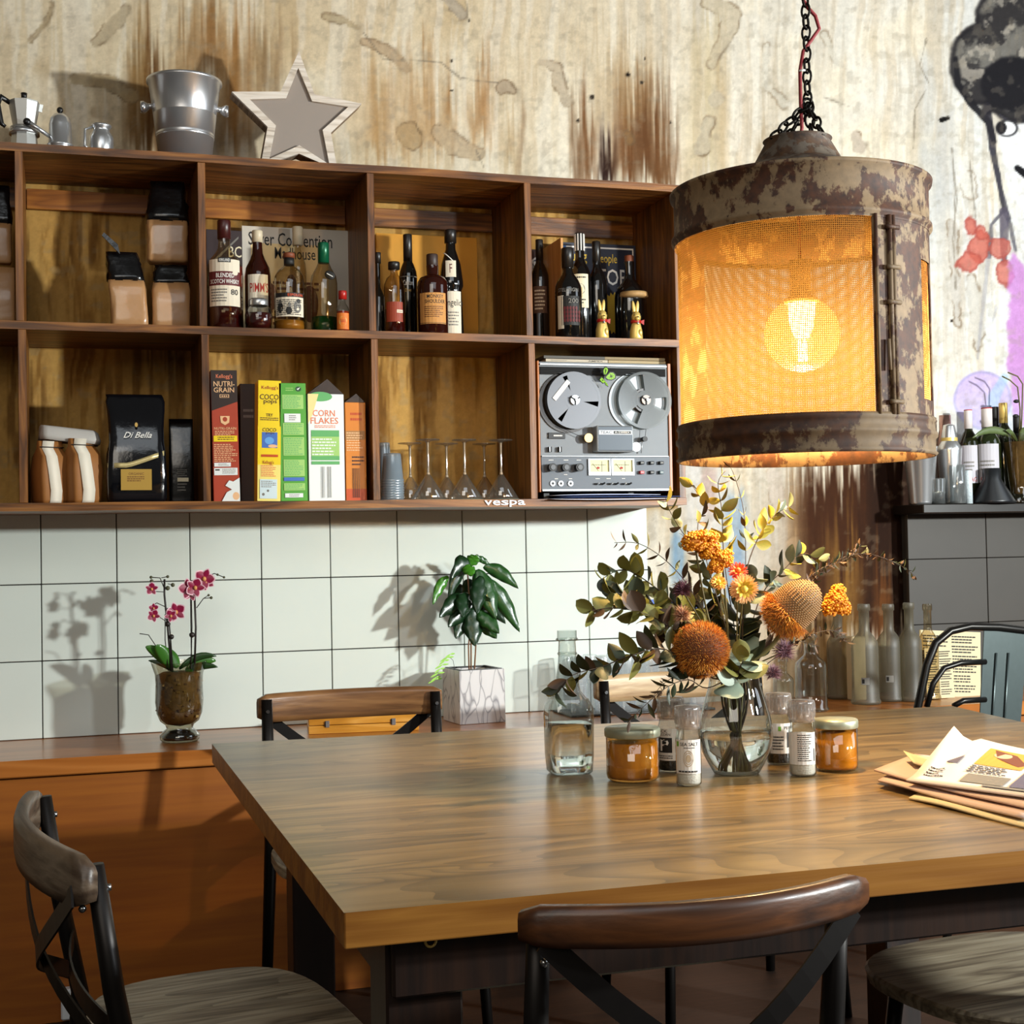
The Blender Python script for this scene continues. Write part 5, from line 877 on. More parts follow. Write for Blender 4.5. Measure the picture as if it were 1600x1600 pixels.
for i in range(len(spine)-1):
    for j in range(2):
        u = j/2; x = spine[i][0]*(1-u)+spine[i+1][0]*u; y = spine[i][1]*(1-u)+spine[i+1][1]*u
        for s in (-1, 1):
            q = M(); leafblade(q, lc(x, y, -.02)-fc, lc(x+s*(8+3*(j % 2))-1, y+3-4*s, -.02+.005*s)-fc, 1.5*mk, 0, FG, n=4); q.build('leaflet', fn)
# wooden case
a, b_ = aZ(490, 1149, .65), aZ(663, 1142, .65); wdt = (b_-a).length; k = mpp(a)
CS = wood('bamboo_case', ['b4741c', 'cc8c30', 'dca04a'], 0, .35, 1.3, .1); t = thing('wooden_case', 'flat golden wooden case with metal latch lying on the ledge', 'case', ((a.x+b_.x)/2, a.y+.075, LZ), math.atan2(b_.y-a.y, b_.x-a.x))
q = M(); q.box((0, 0, .011), (wdt, .15, .022), CS, .001); q.build('base', t); q = M(); q.box((0, 0, .034), (wdt, .15, .021), CS, .0015); q.build('lid', t)
for x_ in (-wdt*.33, wdt*.27):
    q = M(); q.box((x_, -.0765, .026), (.011, .003, .018), STEEL, .0006); q.box((x_-.006, -.0765, .026), (.003, .003, .014), BAK); q.build('latch', t)
# tumblers crowd
GTM = thin('tumbler_glass', 'ffffff', .12, .8, .06, dif=.14, difcol='f0f8ff', edgetint='e0ecf2'); n_ = 0
tray = M(); tray.box((0, 0, .003), (.46, .17, .006), plain('dark_tray', '3c3a38', .4), .002); o = tray.build('serving_tray'); tag(o, 'dark flat tray under the crowd of tumblers on the ledge', 'tray'); tc_ = aZ(995, 1112, .65); o.location = (tc_.x, -.12, LZ)
rows = ['nearest row', 'middle row', 'back row']; nth = ['leftmost', 'second from left', 'third from left', 'third from right', 'second from right', 'rightmost']
for r in range(3):
    for i in range(6):
        x = tc_.x-.195+.077*i+(.02 if r == 1 else 0)
        t = thing('tumbler', 'ribbed clear tumbler on the tray, lower tier, %s in the %s' % (nth[i], rows[r]), 'glass', (x, -.175+.055*r*1.0, LZ+.0065), 0, 'tumblers on the tray, '+rows[r])
        R = .0255; H = .088; q = M(); q.lathe([(0, H), (R*.8, H), (R*.84, H-.004), (R, .006), (R*1.02, 0)], GTM, 20); q.build('glass_body', t)
        if r < 3:
            q = M(); q.lathe([(0, H*2-.012), (R*.8, H*2-.012), (R*.84, H*2-.016), (R, H+.004), (R*1.02, H+.0005)], GTM, 20)
            u = thing('tumbler', 'ribbed clear tumbler on the tray, upper tier, %s in the %s' % (nth[i], rows[r]), 'glass', (x, -.175+.055*r, LZ+.0065), 0, 'upper tumblers on the tray, '+rows[r]); q.build('glass_body', u)
# blue sign leaning
a, b_ = aY(1020, 965, -.03), aY(1100, 935, -.03); q = M(); q.box((0, 0, 0), (b_.x-a.x, .005, .055), plain('sign_blue', '1f50b8', .35), .001); art(q, flat(-(b_.x-a.x)/2, -.0275, b_.x-a.x, .055, -.0026), [('c', .13, .5, .08, .28, WH), ('c', .13, .5, .06, .2, plain('sign_blue', '1f50b8', .35)), ('r', .1, .42, .16, .6, WH), ('r', .35, .3, .8, .75, WH)]); o = q.build('blue_sign'); tag(o, 'small blue and white sign on the wall behind the bouquet', 'sign'); o.location = ((a.x+b_.x)/2, -.004, (a.z+b_.z)/2)
# frosted bottles and friends
FRO = thin('frosted_glass', 'd4d0c0', .06, .25, .5, dif=.26, difcol='a09884', edgetint='a09a86'); 
for k_, (px, yt, w_, Y, lab, mt) in enumerate([(1302, 948, 38, -.10, 'frosted empty bottle partly behind the front one, left of the row', FRO), (1343, 944, 44, -.27, 'frosted empty bottle, front left of the row beside the orange yarrow', FRO), (1381, 944, 42, -.23, 'frosted empty bottle, middle of the row', FRO), (1413, 942, 40, -.26, 'frosted empty bottle, right of the row', FRO), (1442, 944, 34, -.25, 'clear empty bottle beside the menus', GL_WARM)]):
    Hh = aY(px, yt, Y).z-LZ
    t = bottle('empty_bottle', lab, px, yt, w_, Y, LZ, 'frost', mt, group='empty bottles on the ledge', H=Hh, lab=[(.20, .27, .6, [('r', 0, 0, 1, 1, GREYI), ('r', .1, .2, .4, .8, K)])] if k_ in (1, 2) else None)
bxp = aZ(1288, 1085, .65); q = M(); q.box((0, 0, .10), (.05, .04, .20), plain('beige_carton', 'b8a684', .6), .004); o = q.build('beige_carton'); tag(o, 'beige carton standing between water carafe and frosted bottles', 'carton'); o.location = (bxp.x, -.17, LZ)
# water carafes behind the bouquet
CWT = plain('still_water', 'dfe6e4', .0); WATER, nt, b = newmat('water'); b.inputs['Transmission Weight'].default_value = 1; b.inputs['IOR'].default_value = 1.33; b.inputs['Roughness'].default_value = 0; b.inputs['Base Color'].default_value = (.97, .98, .97, 1)
for px, yt, w_, Y, lab in [(1255, 998, 52, -.6, ''), (1224, 1010, 40, -.45, '')]: pass
for px, yt, w_, Y, lab in [(1258, 990, 52, -.36, 'clear water carafe standing behind the bouquet, right one'), (1215, 1030, 34, -.30, 'narrow clear carafe behind the bouquet, left one')]:
    bottle('water_carafe', lab, px, yt, w_, Y, LZ, 'frost', thin('carafe_glass', 'f8fcfc', .14, .9, edgetint='90a4a8'), H=aY(px, yt, Y).z-LZ)
# menus leaning on the bar end
for k_, (x0, x1_, y0_, y1, Y, rz, lab) in enumerate([(1440, 1533, 985, 1092, -.235, .05, 'large cream printed menu leaning on the bar end'), (1452, 1493, 1012, 1094, -.262, .1, 'smaller cream menu card in front of the large one')]):
    a, b_ = aY(x0, y1, Y), aY(x1_, y0_, Y); w_, hh = b_.x-a.x, b_.z-LZ; q = M(); q.box((0, 0, hh/2), (w_, .003, hh), plain('menu_cream', 'cfc09a', .7), .0004); art(q, flat(-w_/2, 0, w_, hh, -.0016), [('l', .05+.47*(i % 2), .06+.15*(i//2), .48+.47*(i % 2), .19+.15*(i//2), 3, K) for i in range(12)]); o = q.build('menu_card'); tag(o, lab, 'menu', 'menus on the ledge'); o.location = ((a.x+b_.x)/2, Y+.012, LZ+.001); o.rotation_euler = (-.06, .07 if k_ == 0 else 0, 0)
# crumb strip of pale batten on the ledge
# ================================================================= DINING TABLE
TT = .75
TW = wood('oak_table_top', ['4e3d22', '765d36', '8a6e42', '9c7f4f'], 0, .30, .45, .12, coat=.08, noisy=.6, lines=.95)
TE = wood('oak_table_edge', ['5a3210', '80501a', '986628'], 0, .4, .8, .3)
TL = wood('dark_table_legs', ['120a07', '1e110b', '2a180e'], 2, .4, 1, .1)
cs = [aZ(537.5, 1426.5, TT), aZ(331, 1162, TT), aZ(1487, 1103, TT)]
nl, fl_, fr = cs; dirn = (aZ(1480, 1340, TT)-nl).normalized(); nr = nl+dirn*1.52
t = thing('dining_table', 'long oak dining table with thick top under the hanging lamp', 'table', ((nl.x+nr.x)/2, (nl.y+fl_.y)/2, 0))
O = Vector(t.location)
Q = [v-O for v in (nl, nr, fr, fl_)]
for v in Q: v.z = TT
# three broad boards
def lerp(a, b_, u): return a+(b_-a)*u
for i in range(1):
    u0, u1 = 0, 1
    a, b_, c_, d_ = lerp(Q[0], Q[3], u0), lerp(Q[1], Q[2], u0), lerp(Q[1], Q[2], u1), lerp(Q[0], Q[3], u1)
    q = M(); th = .040; P0 = [a, b_, c_, d_]; N = 40
    vs = [p_ for p_ in P0]+[p_-Vector((0, 0, th)) for p_ in P0]
    q.add(vs, [(0, 1, 2, 3)], TW); q.add(vs, [(7, 6, 5, 4), (0, 4, 5, 1), (1, 5, 6, 2), (2, 6, 7, 3), (3, 7, 4, 0)], TE); o = q.build('table_top', t)
    bv = o.modifiers.new('b', 'BEVEL'); bv.width = .0018; bv.segments = 2
def beam(x0, y0, x1_, y1, z0, z1, nm): q = M(); q.box(((x0+x1_)/2-O.x, (y0+y1)/2-O.y, (z0+z1)/2), (abs(x1_-x0), abs(y1-y0), z1-z0), TL, .003); q.build(nm, t)
ny, fy = nl.y, fl_.y; lx = nl.x
beam(lx+.06, ny+.03, lx+1.45, ny+.055, .64, .709, 'apron'); beam(lx+.06, fy-.06, lx+1.6, fy-.035, .64, .709, 'apron'); beam(lx+.06, ny+.05, lx+.085, fy-.05, .64, .709, 'apron')
beam(lx+.055, ny+.045, lx+.145, ny+.135, 0, .709, 'leg'); beam(lx+.12, fy-.30, lx+.20, fy-.22, 0, .709, 'leg'); beam(lx+1.33, ny+.045, lx+1.42, ny+.135, 0, .709, 'leg'); beam(lx+1.5, fy-.15, lx+1.59, fy-.06, 0, .709, 'leg')
beam(lx+.085, ny+.135, lx+.125, fy-.30, .10, .16, 'stretcher')
pr = aY(672, 1468, ny+.028); q = M(); q.tube([(pr.x-O.x+.0065*math.cos(a), pr.y-O.y-.002, pr.z+.0075*math.sin(a)) for a in [2*math.pi*i/16 for i in range(16)]], .0018, GF, 6, closed=True); q.build('brass_ring', t)

# ================================================================= CHAIRS
DKM = plain('gunmetal', '1a1614', .42, .6, var=.2); BOLT = plain('bolt_steel', '9a9c9e', .25, 1)
SEATW = wood('worn_grey_seat', ['4a3e30', '8e806a', 'ab9e86', 'b8ac94'], 1, .5, 1.6, .6, lines=.9); SEATW2 = wood('worn_grey_seat_x', ['3c3228', '6e6250', '8e826c', '9c917c'], 0, .5, 1.2, .6)
RAILW = wood('brown_bent_rail', ['26140a', '46260f', '5c3416'], 0, .38, 1.2, .15, coat=.12); RAILG = wood('grey_worn_rail', ['2c2018', '4a3a2c', '6e5e4e'], 0, .42, 1.2, .3); RAILB = wood('mid_brown_rail', ['4e3420', '765030', '8e653e'], 0, .3, 1.2, .2, coat=.2); RAILL = wood('pale_worn_rail', ['8a6a48', 'b0906a', 'c8ac84'], 0, .4, 1.2, .2)
def chair(label, x, y, rz, W=.445, H=.79, S=.45, railm=RAILW, bulge=.055, rh=.068, seatm=SEATW, lean=.05, depth=.42, railw=None, group='cross-back chairs around the table', tilt=0):
    t = thing('cross_back_chair', label, 'chair', (x, y, 0), rz, group, rot=(0, tilt, rz))
    by = -depth/2; pw = W/2-.02; railw = railw or W
    top = lambda s: Vector((s*pw, by-lean, H-.012)); mid = lambda s: Vector((s*(pw+.0), by, S)); bot = lambda s: Vector((s*(pw+.015), by-.03, 0))
    for s in (-1, 1):
        q = M(); q.tube([bot(s), mid(s), lerp(mid(s), top(s), .5)+Vector((0, -.004, 0)), top(s)], [.011, .0135, .013, .0115], DKM, 10, flat=1.15); q.build('back_post', t)
        q = M(); q.tube([(s*(W/2-.03), depth/2-.04, S-.02), (s*(W/2-.01), depth/2-.01, 0)], .0125, DKM, 10); q.build('leg', t)
        q = M(); q.cyl(top(s)+Vector((0, .015, -.028)), .0045, .008, BOLT, 8, axis='Y'); q.ell(top(s)+Vector((s*.0, -.014, -.05)), .0048, BOLT, 8, 6); q.build('bolt', t)
    q = M(); N = 22; vs = []
    for i in range(N+1):
        u = -1+2*i/N; xx = u*railw/2; yy = by-lean-.008-bulge*(1-u*u); e = max(0, abs(u)-.88)/.12; hh = rh*(.5-.16*e*e)*(1+.06*(1-u*u)); zc = H-rh/2+.0; th = .009
        tx = Vector((1, 2*bulge*u*2/railw, 0)).normalized(); nn_ = Vector((-tx.y, tx.x, 0)); c_ = Vector((xx, yy, zc))
        for dz, dy in ((-1, -1), (-.6, -1.25), (.6, -1.25), (1, -.8), (1, .8), (.6, 1.1), (-.6, 1.1), (-1, .9)): vs.append(c_+Vector((0, 0, dz*hh))+nn_*dy*th)
    q.add(vs, [(8*i+k, 8*i+(k+1) % 8, 8*i+8+(k+1) % 8, 8*i+8+k) for i in range(N) for k in range(8)]+[tuple(range(7, -1, -1)), tuple(8*N+k for k in range(8))], railm, True); q.build('top_rail', t)
    for s in (-1, 1):
        q = M(); vs = []; n = 16; a = top(s)+Vector((s*.004, -.026, -rh*.55)); e_ = mid(-s)+Vector((0, -.005, .03))
        for i in range(n+1):
            u = i/n; p_ = lerp(a, e_, u); p_.y -= (.045+.004*s)*math.sin(math.pi*u); p_.z -= .035*math.sin(math.pi*u)*(1-u)
            dv = (e_-a).normalized(); nz = Vector((dv.z, 0, -dv.x)).normalized()
            for d1, d2 in ((-1, -1), (1, -1), (1, 1), (-1, 1)): vs.append(p_+nz*d1*.013+Vector((0, d2*.0015, 0)))
        q.add(vs, [(4*i+k, 4*i+(k+1) % 4, 4*i+4+(k+1) % 4, 4*i+4+k) for i in range(n) for k in range(4)]+[(3, 2, 1, 0), (4*n, 4*n+1, 4*n+2, 4*n+3)], DKM, False); q.build('cross_strap', t)
    q = M(); vs = []; n = 14
    for i in range(n+1):
        u = -1+2*i/n; p_ = Vector((u*pw, by-.03*(1-u*u)-.008, S+.085))
        for d1, d2 in ((-1, -1), (1, -1), (1, 1), (-1, 1)): vs.append(p_+Vector((0, d2*.0015, d1*.014)))
    q.add(vs, [(4*i+k, 4*i+(k+1) % 4, 4*i+4+(k+1) % 4, 4*i+4+k) for i in range(n) for k in range(4)], DKM); q.build('lower_band', t)
    # seat of three planks
    n = 40; oc = []
    for i in range(n):
        a = 2*math.pi*i/n; c_, s_ = math.cos(a), math.sin(a); ww = W/2*(1.0+.04*s_)
        oc.append((ww*math.copysign(abs(c_)**.62, c_), (depth/2+.015)*math.copysign(abs(s_)**.62, s_)))
    def clip(poly, x0, x1_):
        for side, lim in ((1, x0), (-1, x1_)):
            out = []
            for k in range(len(poly)):
                a, b_ = poly[k], poly[(k+1) % len(poly)]; ia, ib = side*(a[0]-lim) >= 0, side*(b_[0]-lim) >= 0
                if ia: out.append(a)
                if ia != ib: u = (lim-a[0])/(b_[0]-a[0]); out.append((lim, a[1]+(b_[1]-a[1])*u))
            poly = out
        return poly
    for x0, x1_ in ((-W, -W*.18), (-W*.18+.0012, W*.16), (W*.16+.0012, W)):
        pl_ = clip(oc, x0, x1_); q = M(); q.prism([Vector((a, b_, S-.022)) for a, b_ in pl_], (0, 0, .022), seatm); o = q.build('seat_plank', t); bv = o.modifiers.new('b', 'BEVEL'); bv.width = .003; bv.segments = 2
    q = M(); q.tube([(a*.86, b_*.86, S-.03) for a, b_ in oc], .007, DKM, 8, closed=True); q.build('seat_ring', t)
    return t
a, b_ = aZ(148, 1337, .79), aZ(68, 1232, .79); mid_ = (a+b_)/2
ang = math.atan2(b_.y-a.y, b_.x-a.x); dx = Vector((math.cos(ang-math.pi/2), math.sin(ang-math.pi/2), 0)); cc = mid_+dx*.215
chair('cross-back chair with worn grey seat and dark metal X back, left of the table', cc.x, cc.y, ang-math.pi, W=(a-b_).length+.03, railm=RAILG, bulge=.045, depth=.33, rh=.06, S=.475, group=None)
a, b_ = aZ(822, 1410, .765), aZ(1326, 1360, .765); mid_ = (a+b_)/2; ang = math.atan2(b_.y-a.y, b_.x-a.x); dn = Vector((-math.sin(ang), math.cos(ang), 0)); cc = mid_+dn*.26
chair('cross-back chair seen from behind with glossy dark brown rail, in front of the table', cc.x, cc.y, ang, W=(a-b_).length+.012, H=.765, S=.43, railm=RAILW, bulge=.06, rh=.042, depth=.42, railw=(a-b_).length+.02)
def backchair(lab, x0, y0, x1_, y1, Y, rm, dyaw=0, W=None):
    a, b_ = aY(x0, y0, Y), aY(x1_, y1, Y); H = max(a.z, b_.z); W = W or (b_-a).length; c_ = (a+b_)/2 if not dyaw else (a+b_)/2
    rzz = math.pi+dyaw; off = Vector((math.sin(rzz)*-1, math.cos(rzz), 0))*.24
    return chair(lab, c_.x+off.x, c_.y+off.y, rzz, W=W, H=(a.z+b_.z)/2, railm=rm, bulge=.03, rh=.068, lean=.04, depth=.38, tilt=0)
backchair('cross-back chair with mid brown rail behind the table beside the wooden case', 403, 1083, 690, 1074, -.60, RAILB, dyaw=.0)
backchair('cross-back chair with pale worn rail behind the table, in front of the tumblers', 930, 1062, 1190, 1040, -.62, RAILL)
# seat at lower right
a = aZ(1402, 1550, .45); t = thing('stool', 'round-edged worn wooden stool seat at the lower right corner', 'stool', (a.x+.25, a.y+.02, 0), .1)
q = M(); q.loft([(.425, .22, .20, 0, 0), (.428, .235, .215, 0, 0), (.445, .24, .22, 0, 0), (.45, .235, .215, 0, 0)], SEATW2, 40, e=.75, smooth=False); q.build('seat', t)
for sx in (-1, 1):
    for sy in (-1, 1): q = M(); q.tube([(sx*.15, sy*.13, .427), (sx*.19, sy*.17, 0)], .013, DKM, 8); q.build('leg', t)
q = M(); q.tube([(.17*math.cos(i*math.pi/10), .15*math.sin(i*math.pi/10), .2) for i in range(20)], .007, DKM, 6, closed=True); q.build('foot_ring', t)
# metal chair at far right
Y0 = -.80; g0 = lambda x, y, dy=0: aY(x, y, Y0+dy)
MC = plain('dark_metal_chair', '23211f', .32, .7); MCG = plain('grey_metal_slat', '4c5656', .35, .6, var=.1)
c = g0(1560, 1050); t = thing('metal_chair', 'dark tubular metal chair with grey slat back, right behind the table', 'chair', (c.x, Y0, 0)); oc_ = Vector((c.x, Y0, 0))
q = M(); q.tube([v-oc_ for v in [Vector((g0(1432, 1110).x-.01, Y0, .45)), g0(1434, 1105), g0(1448, 1040), g0(1462, 1005), g0(1485, 986), g0(1515, 979), g0(1560, 980), g0(1610, 986), g0(1640, 1000), g0(1655, 1040), g0(1660, 1110), Vector((g0(1662, 1110).x+.01, Y0, .45))]], .011, MC, 10); q.build('back_frame', t)
q = M(); q.tube([v-oc_ for v in [g0(1448, 1105), g0(1458, 1068), g0(1475, 1044), g0(1500, 1036), g0(1540, 1034)]], .008, MC, 8); q.build('inner_brace', t)
q = M(); q.tube([v-oc_ for v in [g0(1490, 1103), g0(1505, 1095), g0(1540, 1093)]], .008, MC, 8); q.build('inner_brace', t)
a, b_ = g0(1532, 1125), g0(1608, 988); q = M(); q.prism([g0(1538, 985)-oc_, g0(1606, 990)-oc_, g0(1590, 1190)-oc_, g0(1528, 1190)-oc_], (0, .004, 0), MCG)
for x in (1553, 1572): q.tube([g0(x+4, 1020, -.003)-oc_, g0(x-6, 1185, -.003)-oc_], .003, MCG, 8)
q.build('slat_back', t)
q = M(); q.box((0, -.19, .44), (.36, .36, .02), MCG, .008); q.build('seat', t)
for sx in (-1, 1):
    for sy in (-.36, -.01): q = M(); q.tube([(sx*.16, sy, .44), (sx*.2, sy*1.1, 0)], .012, MC, 8); q.build('leg', t)

# ================================================================= HANGING LAMP
lc0 = aY(1258, 719, -1.9); LX, LY = lc0.x, -1.9; Rl = .2185; zb_, zt_ = lc0.z, 1.762; za_, zc_ = lc0.z+.060, 1.672
RU = rust('rusty_paint', '6f5b42', '2a150a', '512b12', .51, scale=19); RU2 = rust('rustier_paint', '5e4c36', '2a150a', '4c2a10', .51, scale=15)
lamp = thing('hanging_lamp', 'big rusty metal drum lamp with golden mesh sides and glowing globe bulb on a chain', 'lamp', (LX, LY, zb_), 0)
va = math.atan2(CAM[1]-LY, CAM[0]-LX)      # direction to the survey camera
Zl = lambda z: z-zb_
def pt(a, r, z): return (r*math.cos(va+a), r*math.sin(va+a), Zl(z))
def band(z0, z1, r, nm, mt=RU, beads=(), th=.003):
    q = M(); pf = [(r, Zl(z0))]+[(r+b2, Zl(z)) for z, b2 in beads]+[(r, Zl(z1)), (r-th, Zl(z1)), (r-th, Zl(z0)), (r, Zl(z0))]; q.lathe(pf, mt, 72); q.build(nm, lamp)
h = zt_-zc_
band(zc_-.004, zt_, Rl, 'top_band', RU, [(zc_, .000), (zc_+.004, .005), (zc_+.010, .005), (zc_+.014, 0), (zt_-.012, 0), (zt_-.008, .006), (zt_-.002, .007)])
band(zb_, za_+.004, Rl+.001, 'bottom_band', RU2, [(zb_+.004, .004), (zb_+.008, 0), (zb_+.028, 0), (zb_+.032, .004), (zb_+.038, .004), (zb_+.042, 0), (za_-.006, 0), (za_-.002, .003)])
HOLES = [(-1.72, .555, za_, zc_), (1.12, 1.36, za_+.03, zc_-.06), (2.2, 4.1, za_, zc_)]   # angle measured anticlockwise seen from below
HOLES = [(-a1, -a0, z0, z1) for a0, a1, z0, z1 in HOLES]
HOLES = [(-1*b2, -1*a2, z0, z1) for a2, b2, z0, z1 in HOLES]
# wall of the drum with openings: angle grows to the right of the picture
def inhole(a, z):
    a = (a+math.pi) % (2*math.pi)-math.pi
    for a0, a1, z0, z1 in HOLES:
        for k in (-2*math.pi, 0, 2*math.pi):
            if a0 < a+k < a1 and z0 < z < z1: return True
    return False
cuts = sorted({round(x, 5) for hdef in HOLES for x in hdef[:2]}); angs = []
bas = [((a+math.pi) % (2*math.pi))-math.pi for a in cuts]+[-math.pi+2*math.pi*i/96 for i in range(97)]; bas = sorted(bas); angs = [bas[0]]+[b2 for a2, b2 in zip(bas, bas[1:]) if b2-a2 > 1e-4]
zz = sorted({za_, zc_, za_+.03, zc_-.06}); QQ = {True: M(), False: M()}
for z0, z1 in zip(zz, zz[1:]):
    for a0, a1 in zip(angs, angs[1:]):
        if inhole((a0+a1)/2, (z0+z1)/2): continue
        vs = [pt(a, r, z) for r in (Rl-.001, Rl-.004) for z in (z0, z1) for a in (a0, a1)]; q = QQ[(a0+a1) > 0]
        q.add(vs, [(0, 1, 3, 2), (5, 4, 6, 7), (0, 2, 6, 4), (1, 5, 7, 3)], RU, False)
QQ[True].build('drum_panel', lamp); QQ[False].build('drum_panel', lamp)
MESHM = bpy.data.materials.new('golden_wire_mesh'); MESHM.use_nodes = True; nt = MESHM.node_tree; nt.nodes.clear(); Lk = nt.links.new
uv = nt.nodes.new('ShaderNodeUVMap'); sx = nt.nodes.new('ShaderNodeSeparateXYZ'); Lk(uv.outputs[0], sx.inputs[0]); outs = []
for k, per in ((0, .0034), (1, .0034)):
    d_ = nt.nodes.new('ShaderNodeMath'); d_.operation = 'DIVIDE'; d_.inputs[1].default_value = per; Lk(sx.outputs[k], d_.inputs[0]); f_ = nt.nodes.new('ShaderNodeMath'); f_.operation = 'FRACT'; Lk(d_.outputs[0], f_.inputs[0]); l_ = nt.nodes.new('ShaderNodeMath'); l_.operation = 'LESS_THAN'; l_.inputs[1].default_value = .46; Lk(f_.outputs[0], l_.inputs[0]); outs.append(l_.outputs[0])
mx_ = nt.nodes.new('ShaderNodeMath'); mx_.operation = 'MAXIMUM'; Lk(outs[0], mx_.inputs[0]); Lk(outs[1], mx_.inputs[1])
df = nt.nodes.new('ShaderNodeBsdfDiffuse'); df.inputs[0].default_value = lin('5c4a30'); tl = nt.nodes.new('ShaderNodeBsdfTranslucent'); tl.inputs[0].default_value = lin('6a5632'); ms = nt.nodes.new('ShaderNodeMixShader'); ms.inputs[0].default_value = .4; Lk(df.outputs[0], ms.inputs[1]); Lk(tl.outputs[0], ms.inputs[2])
tr = nt.nodes.new('ShaderNodeBsdfTransparent'); m2 = nt.nodes.new('ShaderNodeMixShader'); Lk(mx_.outputs[0], m2.inputs[0]); Lk(tr.outputs[0], m2.inputs[1]); Lk(ms.outputs[0], m2.inputs[2]); oo = nt.nodes.new('ShaderNodeOutputMaterial'); Lk(m2.outputs[0], oo.inputs[0])
for a0, a1, z0, z1 in HOLES:
    n = 48; q = M(); q.grid(lambda u, v: pt(a0+(a1-a0)*u, Rl-.005, z0-.003+(z1-z0+.006)*v), n, 1, MESHM); o = q.build('wire_mesh', lamp)
    uvl = o.data.uv_layers.new(name='UVMap')
    for li, lp_ in enumerate(o.data.loops):
        vi = lp_.vertex_index; uvl.data[li].uv = ((vi % (n+1))/n*(a1-a0)*Rl, (vi//(n+1))*(z1-z0))
q = M()
for a, w_ in ((.575, .003), (.70, .004), (.735, .004)):
    q.tube([pt(a, Rl+.002, za_), pt(a, Rl+.002, zc_)], w_, RU2, 8)
for z in (za_+.02, zc_-.085, 1.53, zc_-.02): q.tube([pt(a, Rl+.005, z) for a in (.66, .70, .74, .78)], .004, RU2, 8)
q.tube([pt(.66, Rl+.004, 1.47), pt(.66, Rl+.006, 1.42)], .003, RU2, 6); q.build('hinge_rods', lamp)
q = M(); q.lathe([(Rl+.002, Zl(zt_-.002)), (Rl*.80, Zl(zt_+.010)), (Rl*.58, Zl(zt_+.024)), (Rl*.42, Zl(zt_+.040)), (.078, Zl(zt_+.046)), (.075, Zl(zt_+.052)), (.056, Zl(zt_+.086)), (.060, Zl(zt_+.089)), (.052, Zl(zt_+.090)), (.050, Zl(zt_+.086)), (.070, Zl(zt_+.048)), (Rl*.5, Zl(zt_+.026)), (Rl-.004, Zl(zt_-.006))], rust('rust_brown_lid', '4e443a', '2a1a10', '54381e', .52, scale=20), 64); q.build('conical_lid', lamp)
q = M(); q.cyl((0, 0, Zl(zt_+.06)), .05, .004, RU2, 24); q.build('neck_plate', lamp)
bz = aY(1262, 523, LY).z
BG_ = thin('golden_bulb_glass', 'fff0c8', .08, .5, dif=.035, difcol='ffffff', edgetint='ffe0a0'); q = M(); q.ell((0, 0, Zl(bz)), .0655, BG_, 36, 22)
bulb = q.build('globe_bulb', lamp)
GLOW = plain('glowing_core', 'ffdf9c', .5, emis=30); FIL = plain('glowing_filament', 'ffd68c', .5, emis=50)
q = M(); q.lathe([(0, Zl(bz-.008)), (.012, Zl(bz-.006)), (.020, Zl(bz+.012)), (.023, Zl(bz+.035)), (.024, Zl(bz+.055)), (0, Zl(bz+.058))], GLOW, 20); q.build('glowing_core', bulb)
q = M()
for k in range(4):
    a = k*math.pi/2; q.tube([(.006*math.cos(a+i*.5), .006*math.sin(a+i*.5), Zl(bz-.01-.006*i)) for i in range(7)], .0028, FIL, 6)
q.build('filament', bulb)
q = M(); q.lathe([(.030, Zl(bz+.056)), (.031, Zl(bz+.060)), (.028, Zl(bz+.064)), (.018, Zl(bz+.066)), (.017, Zl(bz+.10)), (.02, Zl(bz+.13)), (0, Zl(bz+.135))], plain('pale_socket', 'd8c8a0', .4), 24); q.build('socket', bulb)
RC = plain('red_fabric_cord', '7c1218', .6, bump=.3, scale=300)
topz = aY(1255, -60, LY).z
q = M(); k_ = mpp(lc0); W_ = lambda x, y: aY(x, y, LY)-Vector((LX, LY, zb_)); q.tube([(0, 0, Zl(bz+.13)), (0, 0, Zl(zt_+.06))]+[W_(1253, 200), W_(1251, 160), W_(1250, 110), W_(1255, 80), W_(1268, 62), W_(1280, 45), W_(1274, 25), W_(1262, 12), W_(1255, 0), W_(1250, -60)], .0033, RC, 8); q.build('red_cord', lamp)
CHN = plain('dark_chain', '1c1814', .45, .8)
def link_mesh(sz, r):
    q = M(); q.tube([(sz*.5*math.cos(a)*.62, 0, sz*.5*math.sin(a)) for a in [2*math.pi*i/14 for i in range(14)]], r, CHN, 6, closed=True); return q.mesh('chain_link')
LM = link_mesh(.026, .0023)
def chain(a, b_):
    a, b_ = Vector(a), Vector(b_); n = max(2, round((b_-a).length/.019)); d_ = (b_-a).normalized(); qz = d_.to_track_quat('Z', 'Y')
    for i in range(n):
        o = bpy.data.objects.new('chain_link', LM); COL.objects.link(o); o.parent = lamp; o.location = a+(b_-a)*(i+.5)/n
        o.rotation_mode = 'QUATERNION'; from mathutils import Quaternion; o.rotation_quaternion = qz @ Quaternion((0, 0, 1), (i % 2)*math.pi/2+.5)
hub = W_(1262, 163); hub.x = W_(1262, 163).x
for a in (-2.6, -.9, .9, 2.6): chain(pt(a, .054, zt_+.088), hub)
chain(hub, W_(1257, -60))
q = M(); q.tube([hub+Vector((.010*math.cos(a), 0, .010*math.sin(a))) for a in [i*math.pi/8 for i in range(16)]], .0028, CHN, 6, closed=True); q.build('chain_ring', lamp)
q = M(); q.tube([W_(1247, 112)+Vector((0, -.004, 0)), W_(1252, 112)+Vector((0, -.008, 0)), W_(1258, 110)], .002, WH, 5); q.build('cable_tie', lamp)
